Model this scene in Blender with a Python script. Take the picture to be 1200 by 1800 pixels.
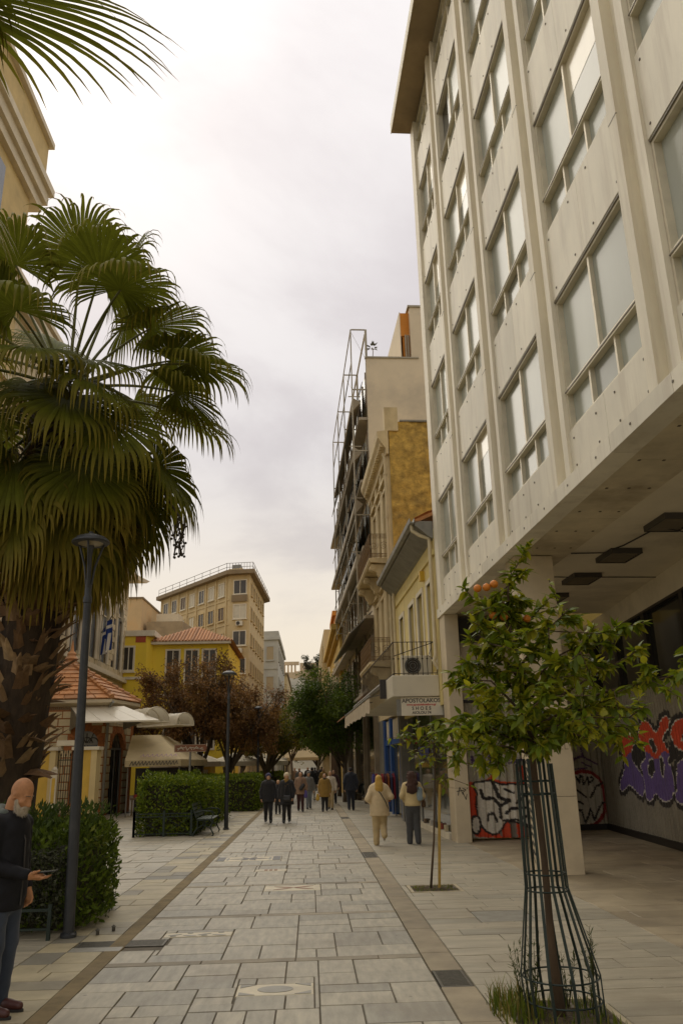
import bpy, math, random
import numpy as np
from mathutils import Vector, Matrix, Euler
R = math.radians
sc = bpy.context.scene
COL = sc.collection
for _o in list(bpy.data.objects):
    bpy.data.objects.remove(_o)

# ------------------------------------------------------------------ camera
cam = bpy.data.cameras.new('camera'); camo = bpy.data.objects.new('camera', cam); COL.objects.link(camo)
cam.sensor_fit = 'HORIZONTAL'; cam.sensor_width = 24.0; cam.lens = 28.0
cam.clip_end = 5000; cam.clip_start = 0.05
CM = ((0.99906622, 0.00926405, -0.04220029), (-0.03740596, -0.30332831, -0.95215163), (-0.02162132, 0.95284108, -0.30269853))
CAMH = 1.85
m4 = Matrix(CM).to_4x4(); m4.translation = Vector((0, 0, CAMH))
camo.matrix_world = m4
# rows of CM are the world axes in camera space, so CM maps camera vectors to world vectors
sc.camera = camo

# ------------------------------------------------------------------ sky and sun
SUN_EL, SUN_AZ = R(46), R(-30)          # azimuth from +Y (down the street), negative = left
world = bpy.data.worlds.new('World'); sc.world = world; world.use_nodes = True
def build_world():
    nt = world.node_tree; N = nt.nodes; L = nt.links
    for n in list(N): N.remove(n)
    out = N.new('ShaderNodeOutputWorld'); bg = N.new('ShaderNodeBackground'); bg.inputs['Strength'].default_value = 0.1
    L.new(bg.outputs[0], out.inputs[0])
    sky = N.new('ShaderNodeTexSky'); sky.sky_type = 'NISHITA'; sky.sun_disc = False
    sky.sun_elevation = SUN_EL; sky.sun_rotation = SUN_AZ; sky.air_density = 1.5; sky.dust_density = 4.0
    tc = N.new('ShaderNodeTexCoord')
    def math_(op, a, b=None, c=None, clamp=False):
        n = N.new('ShaderNodeMath'); n.operation = op; n.use_clamp = clamp
        for i, v in enumerate((a, b, c)):
            if v is None: continue
            if isinstance(v, (int, float)): n.inputs[i].default_value = v
            else: L.new(v, n.inputs[i])
        return n.outputs[0]
    def mix(f, a, b, mode='MIX'):
        n = N.new('ShaderNodeMix'); n.data_type = 'RGBA'; n.blend_type = mode
        if isinstance(f, (int, float)): n.inputs[0].default_value = f
        else: L.new(f, n.inputs[0])
        for s, v in ((6, a), (7, b)):
            if isinstance(v, tuple): n.inputs[s].default_value = (*v, 1)
            else: L.new(v, n.inputs[s])
        return n.outputs[2]
    sp = N.new('ShaderNodeSeparateXYZ'); L.new(tc.outputs['Generated'], sp.inputs[0])
    z = math_('MAXIMUM', sp.outputs[2], 0.0)
    zz = math_('ADD', z, 0.30)
    cx = math_('DIVIDE', sp.outputs[0], zz); cy = math_('DIVIDE', sp.outputs[1], zz)
    cb = N.new('ShaderNodeCombineXYZ'); L.new(cx, cb.inputs[0]); L.new(cy, cb.inputs[1]); cb.inputs[2].default_value = 3.7
    n1 = N.new('ShaderNodeTexNoise'); n1.inputs['Scale'].default_value = 1.55; n1.inputs['Detail'].default_value = 8; n1.inputs['Roughness'].default_value = 0.56
    n1.inputs['Distortion'].default_value = 0.35
    L.new(cb.outputs[0], n1.inputs['Vector'])
    mr = N.new('ShaderNodeMapRange'); mr.interpolation_type = 'SMOOTHSTEP'
    mr.inputs[1].default_value = 0.42; mr.inputs[2].default_value = 0.60; L.new(n1.outputs[0], mr.inputs[0])
    el = N.new('ShaderNodeMapRange'); el.interpolation_type = 'SMOOTHSTEP'; el.inputs[1].default_value = 0.06; el.inputs[2].default_value = 0.40
    L.new(z, el.inputs[0])
    thin = mix(el.outputs[0], (9.4, 8.2, 6.5), (7.0, 6.66, 6.6))       # thin bright cloud, warm low down
    thick = mix(el.outputs[0], (7.4, 6.6, 5.7), (5.75, 5.35, 5.4))       # thicker grey cloud
    cloud = mix(mr.outputs[0], thick, thin)
    # the veiled sun behind the clouds
    sd = Vector((math.sin(SUN_AZ) * math.cos(SUN_EL), math.cos(SUN_AZ) * math.cos(SUN_EL), math.sin(SUN_EL)))
    dp = N.new('ShaderNodeVectorMath'); dp.operation = 'DOT_PRODUCT'; L.new(tc.outputs['Generated'], dp.inputs[0]); dp.inputs[1].default_value = sd
    glow = math_('POWER', math_('MAXIMUM', dp.outputs['Value'], 0.0), 16.0)
    gl = N.new('ShaderNodeVectorMath'); gl.operation = 'SCALE'; gl.inputs[0].default_value = (1.15, 1.12, 1.06); L.new(glow, gl.inputs[3])
    tot = N.new('ShaderNodeVectorMath'); tot.operation = 'ADD'; L.new(cloud, tot.inputs[0]); L.new(gl.outputs[0], tot.inputs[1])
    # an overcast sky brightens evenly towards the zenith
    grd = N.new('ShaderNodeVectorMath'); grd.operation = 'SCALE'; L.new(tot.outputs[0], grd.inputs[0]); L.new(math_('ADD', math_('MULTIPLY', z, 0.55), 0.82), grd.inputs[3])
    fin = mix(0.93, sky.outputs[0], grd.outputs[0])
    L.new(fin, bg.inputs['Color'])
build_world()
sun = bpy.data.lights.new('sun', 'SUN'); suno = bpy.data.objects.new('sun', sun); COL.objects.link(suno)
sun.energy = 1.5; sun.angle = R(60); sun.color = (1.0, 0.92, 0.76)
suno.rotation_euler = Euler((math.pi / 2 - SUN_EL, 0, math.pi - SUN_AZ), 'XYZ')
suno.location = (0, 0, 60)
vs = sc.view_settings
vs.view_transform = 'Standard'; vs.look = 'None'; vs.exposure = 0.16; vs.gamma = 1.0; vs.use_curve_mapping = False
sc.cycles.max_bounces = 8; sc.cycles.diffuse_bounces = 4; sc.cycles.glossy_bounces = 3; sc.cycles.transmission_bounces = 4
sc.cycles.use_denoising = True

# ------------------------------------------------------------------ helpers
def tag(o, label=None, cat=None, group=None, kind=None):
    if label: o['label'] = label
    if cat: o['category'] = cat
    if group: o['group'] = group
    if kind: o['kind'] = kind
    return o
def empty(name, loc=(0, 0, 0), rz=0.0, parent=None, **k):
    o = bpy.data.objects.new(name, None); COL.objects.link(o); o.location = loc; o.rotation_euler = (0, 0, rz)
    o.empty_display_size = 0.1
    if parent: o.parent = parent
    return tag(o, **k)
def inst(name, mesh, parent=None, loc=(0, 0, 0), rot=(0, 0, 0), scale=(1, 1, 1), **k):
    o = bpy.data.objects.new(name, mesh); COL.objects.link(o); o.location = loc; o.rotation_euler = rot; o.scale = scale
    if parent: o.parent = parent
    return tag(o, **k)
def copy_tree(o, parent=None):
    c = o.copy(); COL.objects.link(c); c.parent = parent
    for ch in list(o.children): copy_tree(ch, c)
    return c

class MB:
    def __init__(s): s.v = []; s.f = []; s.m = []; s.c = None
    def add(s, vs, fs, m=0):
        b = len(s.v); s.v.extend([tuple(v) for v in vs]); s.f.extend([tuple(b + i for i in f) for f in fs]); s.m.extend([m] * len(fs)); return s
    def box(s, x0, x1, y0, y1, z0, z1, m=0):
        if x0 > x1: x0, x1 = x1, x0
        if y0 > y1: y0, y1 = y1, y0
        if z0 > z1: z0, z1 = z1, z0
        return s.add([(x0, y0, z0), (x1, y0, z0), (x1, y1, z0), (x0, y1, z0), (x0, y0, z1), (x1, y0, z1), (x1, y1, z1), (x0, y1, z1)],
              [(0, 3, 2, 1), (4, 5, 6, 7), (0, 1, 5, 4), (1, 2, 6, 5), (2, 3, 7, 6), (3, 0, 4, 7)], m)
    def cbox(s, x0, x1, y0, y1, z0, z1, c=0.01, m=0):
        """box with chamfered top and vertical edges"""
        pts = []
        for z, i in ((z0, 0), (z1 - c, 0), (z1, c)):
            pts += [(x0 + i + c, y0 + i, z), (x1 - i - c, y0 + i, z), (x1 - i, y0 + i + c, z), (x1 - i, y1 - i - c, z), (x1 - i - c, y1 - i, z), (x0 + i + c, y1 - i, z), (x0 + i, y1 - i - c, z), (x0 + i, y0 + i + c, z)]
        fs = [tuple(range(7, -1, -1)), tuple(range(16, 24))]
        for k in (0, 8):
            for i in range(8): fs.append((k + i, k + (i + 1) % 8, k + 8 + (i + 1) % 8, k + 8 + i))
        return s.add(pts, fs, m)
    def obox(s, c, size, mat=None, m=0):
        hx, hy, hz = size[0] / 2, size[1] / 2, size[2] / 2
        M = mat if mat is not None else Matrix.Identity(3); c = Vector(c)
        pts = [c + M @ Vector(p) for p in ((-hx, -hy, -hz), (hx, -hy, -hz), (hx, hy, -hz), (-hx, hy, -hz), (-hx, -hy, hz), (hx, -hy, hz), (hx, hy, hz), (-hx, hy, hz))]
        return s.add(pts, [(0, 3, 2, 1), (4, 5, 6, 7), (0, 1, 5, 4), (1, 2, 6, 5), (2, 3, 7, 6), (3, 0, 4, 7)], m)
    def bar(s, a, b, w, h, m=0, up=(0, 0, 1)):
        a = Vector(a); b = Vector(b); d = (b - a); L = d.length
        if L < 1e-6: return s
        d /= L; u = Vector(up)
        if abs(d.dot(u)) > 0.98: u = Vector((1, 0, 0))
        x = d.cross(u).normalized(); z = x.cross(d).normalized()
        M = Matrix((x, d, z)).transposed()
        return s.obox((a + b) / 2, (w, L, h), M, m)
    def tube(s, pts, r, n=8, m=0, cap=True, closed=False):
        pts = [Vector(p) for p in pts]; k = len(pts)
        rs = r if isinstance(r, (list, tuple)) else [r] * k
        b = len(s.v); prev = None
        for i, p in enumerate(pts):
            if closed: d = pts[(i + 1) % k] - pts[i - 1]
            else: d = pts[min(i + 1, k - 1)] - pts[max(i - 1, 0)]
            if d.length < 1e-9: d = Vector((0, 0, 1))
            d.normalize()
            if prev is None:
                u = Vector((0, 0, 1)) if abs(d.z) < 0.9 else Vector((1, 0, 0))
                x = d.cross(u).normalized()
            else:
                x = (prev - d * prev.dot(d))
                x = x.normalized() if x.length > 1e-6 else d.orthogonal().normalized()
            prev = x; y = d.cross(x)
            for j in range(n):
                t = 2 * math.pi * j / n
                s.v.append(tuple(p + x * (rs[i] * math.cos(t)) + y * (rs[i] * math.sin(t))))
        rng = k if closed else k - 1
        for i in range(rng):
            i2 = (i + 1) % k
            for j in range(n):
                j2 = (j + 1) % n
                s.f.append((b + i * n + j, b + i * n + j2, b + i2 * n + j2, b + i2 * n + j)); s.m.append(m)
        if cap and not closed:
            s.f.append(tuple(b + j for j in range(n - 1, -1, -1))); s.m.append(m)
            s.f.append(tuple(b + (k - 1) * n + j for j in range(n))); s.m.append(m)
        return s
    def lathe(s, prof, c=(0, 0, 0), n=16, m=0, a0=0.0, a1=2 * math.pi):
        full = abs(a1 - a0 - 2 * math.pi) < 1e-6; nn = n if full else n + 1; b = len(s.v)
        for r, z in prof:
            for j in range(nn):
                t = a0 + (a1 - a0) * j / n
                s.v.append((c[0] + r * math.cos(t), c[1] + r * math.sin(t), c[2] + z))
        for i in range(len(prof) - 1):
            for j in range(n):
                j2 = (j + 1) % nn if full else j + 1
                s.f.append((b + i * nn + j, b + i * nn + j2, b + (i + 1) * nn + j2, b + (i + 1) * nn + j)); s.m.append(m)
        return s
    def extr(s, pts, vec, m=0):
        """extrude a closed 3D polygon along vec (capped)"""
        n = len(pts); v = Vector(vec); pts = [Vector(p) for p in pts]
        fs = [tuple(range(n - 1, -1, -1)), tuple(range(n, 2 * n))] + [(i, (i + 1) % n, n + (i + 1) % n, n + i) for i in range(n)]
        return s.add(pts + [p + v for p in pts], fs, m)
    def sweep(s, prof, pts, m=0):
        """extrude a 2D profile [(out, z)] along a horizontal polyline; 'out' is to the left of travel"""
        pts = [Vector(p) for p in pts]; n = len(prof); b = len(s.v)
        for i, p in enumerate(pts):
            d = (pts[min(i + 1, len(pts) - 1)] - pts[max(i - 1, 0)]); d.z = 0; d.normalize()
            nrm = Vector((-d.y, d.x, 0))
            k = 1.0
            if 0 < i < len(pts) - 1:
                e = (pts[i + 1] - p); e.z = 0; e.normalize(); k = 1 / max(0.3, d.dot(e))
            for o, z in prof: s.v.append(tuple(p + nrm * (o * k) + Vector((0, 0, z))))
        for i in range(len(pts) - 1):
            for j in range(n):
                j2 = (j + 1) % n
                s.f.append((b + i * n + j, b + (i + 1) * n + j, b + (i + 1) * n + j2, b + i * n + j2)); s.m.append(m)
        s.f.append(tuple(b + j for j in range(n))); s.m.append(m)
        s.f.append(tuple(b + (len(pts) - 1) * n + j for j in range(n - 1, -1, -1))); s.m.append(m)
        return s
    def sphere(s, c, r, nu=12, nv=8, m=0, sc_=(1, 1, 1)):
        b = len(s.v)
        for i in range(nv + 1):
            p = math.pi * i / nv
            for j in range(nu):
                t = 2 * math.pi * j / nu
                s.v.append((c[0] + r * sc_[0] * math.sin(p) * math.cos(t), c[1] + r * sc_[1] * math.sin(p) * math.sin(t), c[2] + r * sc_[2] * math.cos(p)))
        for i in range(nv):
            for j in range(nu):
                j2 = (j + 1) % nu
                s.f.append((b + i * nu + j, b + (i + 1) * nu + j, b + (i + 1) * nu + j2, b + i * nu + j2)); s.m.append(m)
        return s
    def mesh(s, name, mats, smooth=None):
        me = bpy.data.meshes.new(name); me.from_pydata(s.v, [], s.f)
        if not isinstance(mats, (list, tuple)): mats = [mats]
        for mt in mats: me.materials.append(mt)
        if len(mats) > 1: me.polygons.foreach_set('material_index', s.m)
        if smooth:
            me.polygons.foreach_set('use_smooth', [True] * len(me.polygons))
            if smooth is not True: me.set_sharp_from_angle(angle=R(smooth))
        if s.c is not None:
            ca = me.color_attributes.new('tint', 'FLOAT_COLOR', 'POINT')
            ca.data.foreach_set('color', np.asarray(s.c, dtype=np.float32).ravel())
        me.update()
        return me
    def build(s, name, mats, parent=None, smooth=None, loc=(0, 0, 0), rot=(0, 0, 0), **k):
        return inst(name, s.mesh(name, mats, smooth), parent, loc, rot, **k)

# ------------------------------------------------------------------ materials
_M = {}
def mat(name, col=(0.5, 0.5, 0.5), rough=0.7, var=0.0, vscale=3.0, metal=0.0, bump=0.0, bscale=30.0, col2=None, spec=0.5, stretch=(1, 1, 1),
        isl=0.0, tint=False, dirt=None, dscale=1.2, damt=0.5, trans=0.0, sheen=0.0, emit=None, spots=0.0, detail=6.0, dstretch=(1, 1, 1), coord='pos', drange=(0.5, 0.72)):
    """procedural principled material: noise-varied base colour, optional per-piece variation, stains and bump"""
    if name in _M: return _M[name]
    m = bpy.data.materials.new(name); m.use_nodes = True; _M[name] = m
    nt = m.node_tree; N = nt.nodes; L = nt.links; bs = N['Principled BSDF']
    bs.inputs['Roughness'].default_value = rough; bs.inputs['Metallic'].default_value = metal
    bs.inputs['Specular IOR Level'].default_value = spec
    if sheen: bs.inputs['Sheen Weight'].default_value = sheen
    if coord == 'pos':
        ge = N.new('ShaderNodeNewGeometry'); pos = ge.outputs['Position']
    else:
        tcn = N.new('ShaderNodeTexCoord'); pos = tcn.outputs['Object']; ge = N.new('ShaderNodeNewGeometry')
    def mapped(st):
        if tuple(st) == (1, 1, 1): return pos
        mp = N.new('ShaderNodeMapping'); mp.inputs['Scale'].default_value = st; L.new(pos, mp.inputs['Vector']); return mp.outputs[0]
    def noise(scale, st, det=detail, rgh=0.6):
        n = N.new('ShaderNodeTexNoise'); n.inputs['Scale'].default_value = scale; n.inputs['Detail'].default_value = det; n.inputs['Roughness'].default_value = rgh
        L.new(mapped(st), n.inputs['Vector']); return n.outputs[0]
    def mixc(f, a, b, mode='MIX'):
        n = N.new('ShaderNodeMix'); n.data_type = 'RGBA'; n.blend_type = mode
        if isinstance(f, (int, float)): n.inputs[0].default_value = f
        else: L.new(f, n.inputs[0])
        for s_, v in ((6, a), (7, b)):
            if isinstance(v, tuple): n.inputs[s_].default_value = (*v[:3], 1)
            else: L.new(v, n.inputs[s_])
        return n.outputs[2]
    WF_ = (1.12, 1.08, 0.93)
    col = tuple(min(0.8, c * w) if max(col) < 0.95 else c * w / 1.13 for c, w in zip(col, WF_))
    if col2 is not None: col2 = tuple(c * w for c, w in zip(col2, WF_))
    cur = tuple(col)
    if isl:
        oi = N.new('ShaderNodeObjectInfo')
        ad = N.new('ShaderNodeMath'); ad.operation = 'ADD'; L.new(oi.outputs['Random'], ad.inputs[0]); L.new(ge.outputs['Random Per Island'], ad.inputs[1])
        fr = N.new('ShaderNodeMath'); fr.operation = 'FRACT'; L.new(ad.outputs[0], fr.inputs[0])
        c2 = col2 if col2 else tuple(c * (1 - isl) for c in col)
        rp = N.new('ShaderNodeValToRGB'); rp.color_ramp.elements[0].color = (*col, 1); rp.color_ramp.elements[1].color = (*c2, 1)
        e = rp.color_ramp.elements.new(0.55); e.color = (*[a * 0.88 + b * 0.12 for a, b in zip(col, c2)], 1)
        L.new(fr.outputs[0], rp.inputs[0]); cur = rp.outputs[0]
    elif col2 is not None:
        mrn = N.new('ShaderNodeMapRange'); mrn.inputs[1].default_value = 0.35; mrn.inputs[2].default_value = 0.65; L.new(noise(vscale, stretch), mrn.inputs[0])
        cur = mixc(mrn.outputs[0], cur, tuple(col2))
    if tint:
        at = N.new('ShaderNodeAttribute'); at.attribute_name = 'tint'
        cur = mixc(1.0, cur, at.outputs['Color'], 'MULTIPLY')
    if var:
        mrn = N.new('ShaderNodeMapRange'); mrn.inputs[1].default_value = 0.3; mrn.inputs[2].default_value = 0.7
        mrn.inputs[3].default_value = 1 - var; mrn.inputs[4].default_value = 1 + var
        L.new(noise(vscale, stretch), mrn.inputs[0])
        cb = N.new('ShaderNodeCombineColor'); [L.new(mrn.outputs[0], cb.inputs[i]) for i in range(3)]
        cur = mixc(1.0, cur, cb.outputs[0], 'MULTIPLY')
    if dirt is not None:
        mrn = N.new('ShaderNodeMapRange'); mrn.inputs[1].default_value = drange[0]; mrn.inputs[2].default_value = drange[1]; mrn.inputs[4].default_value = damt
        L.new(noise(dscale, dstretch, 8, 0.65), mrn.inputs[0])
        cur = mixc(mrn.outputs[0], cur, tuple(dirt))
    if spots:
        vo = N.new('ShaderNodeTexVoronoi'); vo.inputs['Scale'].default_value = 2.6; L.new(pos, vo.inputs['Vector'])
        mrn = N.new('ShaderNodeMapRange'); mrn.inputs[1].default_value = 0.055; mrn.inputs[2].default_value = 0.035; mrn.inputs[4].default_value = spots; L.new(vo.outputs['Distance'], mrn.inputs[0])
        cur = mixc(mrn.outputs[0], cur, (0.07, 0.06, 0.05))
    if isinstance(cur, tuple): bs.inputs['Base Color'].default_value = (*cur[:3], 1)
    else: L.new(cur, bs.inputs['Base Color'])
    if bump:
        bp = N.new('ShaderNodeBump'); bp.inputs['Strength'].default_value = min(1, bump); bp.inputs['Distance'].default_value = 0.02
        L.new(noise(bscale, stretch, 4), bp.inputs['Height']); L.new(bp.outputs[0], bs.inputs['Normal'])
    if trans:
        # thin leaf or cloth: some light passes through
        tr = N.new('ShaderNodeBsdfTranslucent'); mx = N.new('ShaderNodeMixShader'); mx.inputs[0].default_value = trans
        if isinstance(cur, tuple): tr.inputs['Color'].default_value = (*cur[:3], 1)
        else: L.new(cur, tr.inputs['Color'])
        L.new(bs.outputs[0], mx.inputs[1]); L.new(tr.outputs[0], mx.inputs[2]); L.new(mx.outputs[0], N['Material Output'].inputs['Surface'])
    return m
def glass_mat(name, col=(0.03, 0.035, 0.035), rough=0.06, var=0.3):
    return mat(name, col, rough, var=var, vscale=0.7, spec=0.6)
rnd = random.Random(7)
# ================================================================== ground and paving
M_mortar = mat('mortar', (0.12, 0.105, 0.085), 0.9, var=0.25, vscale=8)
M_slab = mat('street marble', (0.36, 0.335, 0.285), 0.46, spots=0.55, isl=1, col2=(0.255, 0.245, 0.22), var=0.24, vscale=2.2, stretch=(6, 1.2, 1), dirt=(0.22, 0.18, 0.12), dscale=0.8, damt=0.7, bump=0.25, bscale=60, spec=0.5)
M_slabR = mat('pavement marble', (0.36, 0.33, 0.275), 0.48, spots=0.55, isl=1, col2=(0.275, 0.26, 0.225), var=0.2, vscale=1.6, stretch=(1, 5, 1), dirt=(0.24, 0.195, 0.13), dscale=0.5, damt=0.75, bump=0.25, bscale=60, spec=0.45)
M_slabA = mat('arcade stone', (0.33, 0.28, 0.205), 0.6, isl=1, col2=(0.25, 0.21, 0.15), var=0.2, vscale=1.6, dirt=(0.15, 0.12, 0.08), dscale=0.7, damt=0.6, bump=0.2, bscale=50)
M_slabG = mat('grey band stone', (0.36, 0.315, 0.22), 0.6, isl=1, col2=(0.16, 0.155, 0.14), var=0.2, vscale=2, dirt=(0.14, 0.12, 0.08), dscale=0.8, damt=0.6, bump=0.25, bscale=60)
M_strip = mat('brown aggregate strip', (0.20, 0.155, 0.085), 0.85, var=0.3, vscale=4, bump=0.5, bscale=150, dirt=(0.12, 0.10, 0.07), dscale=1.0, damt=0.5)
M_gutter = mat('gutter concrete', (0.30, 0.255, 0.19), 0.75, isl=0.25, var=0.2, vscale=3, bump=0.3, bscale=90, dirt=(0.14, 0.12, 0.09), dscale=0.8, damt=0.6)
M_cross = mat('cross band stone', (0.29, 0.255, 0.20), 0.65, isl=0.3, var=0.25, vscale=3, bump=0.3, bscale=80)
M_ground = mat('city ground', (0.16, 0.15, 0.13), 0.9, var=0.3, vscale=0.3)
M_iron = mat('cast iron', (0.085, 0.08, 0.07), 0.55, metal=0.6, var=0.3, vscale=20, bump=0.3, bscale=60)
M_dark = mat('dark inlay', (0.085, 0.085, 0.09), 0.5, var=0.2, vscale=6)
M_red = mat('red inlay', (0.26, 0.14, 0.09), 0.6, var=0.2, vscale=8)
M_inlay = mat('pale inlay panel', (0.52, 0.47, 0.37), 0.5, var=0.15, vscale=5, dirt=(0.3, 0.26, 0.19), dscale=2, damt=0.6)
M_greyin = mat('grey inlay', (0.24, 0.235, 0.22), 0.5, var=0.2, vscale=6)
M_soil = mat('soil', (0.075, 0.055, 0.035), 0.95, var=0.4, vscale=20, bump=0.8, bscale=60)

gm = MB(); gm.add([(-3000, -800, -0.08), (3000, -800, -0.08), (3000, 4500, -0.08), (-3000, 4500, -0.08)], [(0, 1, 2, 3)])
gm.build('ground', M_ground, kind='structure')

def sheet(name, x0, x1, y0, y1, z, mt, **k):
    b = MB(); b.box(x0, x1, y0, y1, -0.09, z); return b.build(name, mt, kind='structure', **k)
street = sheet('street', -2.05, 1.10, 1.0, 130, -0.014, M_mortar)
gutter = sheet('gutter', 1.10, 1.41, 1.0, 130, -0.022, M_mortar)
pave_r = sheet('pavement_right', 1.41, 8.4, 1.0, 130, -0.016, M_mortar)
strip = sheet('aggregate_strip', -2.22, -2.05, 1.0, 130, 0.001, M_strip)
pave_l = sheet('pavement_left', -16.0, -2.22, 1.0, 130, -0.016, M_mortar)

US = MB(); US.cbox(-0.5, 0.5, -0.5, 0.5, -0.05, 0.0, 0.007)
def unit_slab(mt, _c={}):
    if mt.name not in _c: _c[mt.name] = US.mesh('paving slab ' + mt.name, mt)
    return _c[mt.name]
def guil(x0, x1, y0, y1, rg, out, mx=(1.0, 0.62), mn=0.2):
    w, h = x1 - x0, y1 - y0
    big, small = max(w, h), min(w, h)
    if (big <= mx[0] and small <= mx[1] and w * h < 0.46 and rg.random() < 0.85) or big < 2.0 * mn:
        out.append((x0, x1, y0, y1)); return
    if (w > h and w > 2 * mn) or h <= 2 * mn:
        t = x0 + max(mn, min(w - mn, w * rg.choice((0.33, 0.4, 0.5, 0.6, 0.67)))); guil(x0, t, y0, y1, rg, out, mx, mn); guil(t, x1, y0, y1, rg, out, mx, mn)
    else:
        t = y0 + max(mn, min(h - mn, h * rg.choice((0.33, 0.4, 0.5, 0.6, 0.67)))); guil(x0, x1, y0, t, rg, out, mx, mn); guil(x0, x1, t, y1, rg, out, mx, mn)
def rows(x0, x1, y0, y1, rg, out, dh=(0.28, 0.42), ln=(0.55, 1.25)):
    y = y0
    while y < y1 - 0.05:
        d = min(rg.uniform(*dh), y1 - y)
        if y1 - y - d < 0.12: d = y1 - y
        x = x0
        l = rg.uniform(0.2, ln[1])
        while x < x1 - 0.02:
            e = min(x + l, x1)
            if x1 - e < 0.18: e = x1
            out.append((x, e, y, y + d)); x = e; l = rg.uniform(*ln)
        y += d
def minus(rects, hole):
    hx0, hx1, hy0, hy1 = hole; res = []
    for (a, b, c, d) in rects:
        if b <= hx0 or a >= hx1 or d <= hy0 or c >= hy1: res.append((a, b, c, d)); continue
        if a < hx0: res.append((a, hx0, c, d)); a = hx0
        if b > hx1: res.append((hx1, b, c, d)); b = hx1
        if c < hy0: res.append((a, b, c, hy0)); c = hy0
        if d > hy1: res.append((a, b, hy1, d))
    return [q for q in res if q[1] - q[0] > 0.03 and q[3] - q[2] > 0.03]
def lay(parent, rects, mt, nmax, rg, gap=0.012, name='paving_slab'):
    """the nearest slabs as single pieces, the rest joined into one part"""
    rects = sorted(rects, key=lambda q: (q[2] + q[3]))
    near = [q for q in rects if q[3] > 4.5]
    one, rest = near[:nmax], near[nmax:] + [q for q in rects if q[3] <= 4.5]
    um = unit_slab(mt)
    for (a, b, c, d) in one:
        inst(name, um, parent, ((a + b) / 2, (c + d) / 2, rg.uniform(-0.0025, 0.0025)), (rg.uniform(-0.003, 0.003), rg.uniform(-0.003, 0.003), rg.uniform(-0.003, 0.003)), (b - a - gap, d - c - gap, 1))
    if rest:
        m = MB()
        for (a, b, c, d) in rest:
            g_ = gap / 2; z = rg.uniform(-0.002, 0.002); m.box(a + g_, b - g_, c + g_, d - g_, -0.05, z)
        m.build('far_' + name + '_field', mt, parent, kind='stuff')

rg = random.Random(11)
# --- the street: marble between cross bands
INL = [(-0.66, 0.02, 7.68, 8.06), (-1.98, -0.62, 17.9, 18.65), (-1.72, -0.92, 10.28, 10.52), (-1.05, -0.45, 16.1, 16.42), (-0.75, 0.15, 13.6, 14.2)]
rects = []; cross = []
y = 1.0; nexty = [3.9, 6.42, 8.9, 11.45, 14.25, 16.95, 19.6]
ys = nexty + [19.6 + 2.62 * i for i in range(1, 26)]
prev = 1.0
for yy in ys:
    o = []
    yq = prev
    guil(-2.05, 1.10, prev, yy, rg, o); rects += o
    cross.append((yy, yy + 0.15)); prev = yy + 0.15
for h in INL: rects = minus(rects, h)
rects = minus(rects, (-2.05, -1.62, 9.62, 10.18))
lay(street, rects, M_slab, 300, rg)
cb = []
for (a, b) in cross:
    x = -2.05
    while x < 1.10:
        e = min(1.10, x + rg.uniform(0.7, 1.4))
        if 1.10 - e < 0.2: e = 1.10
        cb.append((x, e, a, b)); x = e
lay(street, cb, M_cross, 90, rg, 0.006, 'band_stone')
# --- inlay panels
def inlay(q, shapes):
    a, b, c, d = q; cx, cy = (a + b) / 2, (c + d) / 2
    base = MB().cbox(a + 0.006, b - 0.006, c + 0.006, d - 0.006, -0.05, 0.001, 0.006).build('inlay_panel', M_inlay, street)
    for pts, mt in shapes:
        s_ = MB(); s_.extr([(cx + x, cy + y, 0.0012) for x, y in pts], (0, 0, 0.0035)); s_.build('inlay_piece', mt, base)
def ell(cx, cy, rx, ry, n=24, a0=0, a1=2 * math.pi): return [(cx + rx * math.cos(a0 + (a1 - a0) * i / n), cy + ry * math.sin(a0 + (a1 - a0) * i / n)) for i in range(n)]
def leafsh(cx, cy, L_, w, ang, n=10):
    p = [(L_ * i / n, w * math.sin(math.pi * i / n)) for i in range(n + 1)] + [(L_ * i / n, -w * math.sin(math.pi * i / n)) for i in range(n - 1, 0, -1)]
    ca, sa = math.cos(ang), math.sin(ang); return [(cx + x * ca - y * sa, cy + x * sa + y * ca) for x, y in p]
inlay(INL[0], [(ell(0, 0, 0.155, 0.105), M_greyin)] + [([(sx * 0.31, sy * 0.165), (sx * 0.17, sy * 0.165), (sx * 0.22, sy * 0.13), (sx * 0.31, sy * 0.07)][::sx * sy], M_greyin) for sx in (-1, 1) for sy in (-1, 1)])
fl = [([(-0.66, -0.34), (-0.5, -0.34), (-0.5, 0.34), (-0.66, 0.34)], M_dark), ([(0.5, -0.34), (0.66, -0.34), (0.66, 0.34), (0.5, 0.34)], M_dark)]
for k in range(6): fl.append((leafsh(0, 0, 0.40 if k % 3 == 0 else 0.31, 0.055, k * math.pi / 3), M_dark))
for sx in (-1, 1): fl.append(([(sx * 0.44 + 0.03 * math.cos(t), 0.22 * math.sin(t)) for t in [i * math.pi / 8 for i in range(16)]], M_greyin))
inlay(INL[1], fl)
wv = []
for k in range(4): wv.append((leafsh(-0.34 + k * 0.17, -0.05, 0.17, 0.025, 0.5 if k % 2 == 0 else -0.3), M_greyin)); wv.append((ell(-0.28 + 0.18 * k, 0.07 if k % 2 else -0.08, 0.035, 0.022, 10), M_greyin))
inlay(INL[2], wv)
inlay(INL[3], [([(-0.12 + i * 0.09, -0.1), (-0.06 + i * 0.09, -0.1), (-0.06 + i * 0.09, 0.1), (-0.12 + i * 0.09, 0.1)], M_red) for i in range(3)])
inlay(INL[4], [(leafsh(0.02, 0.0, 0.36, 0.035, a), M_red) for a in (0.5, math.pi - 0.5, math.pi + 0.5, -0.5)])
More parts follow.
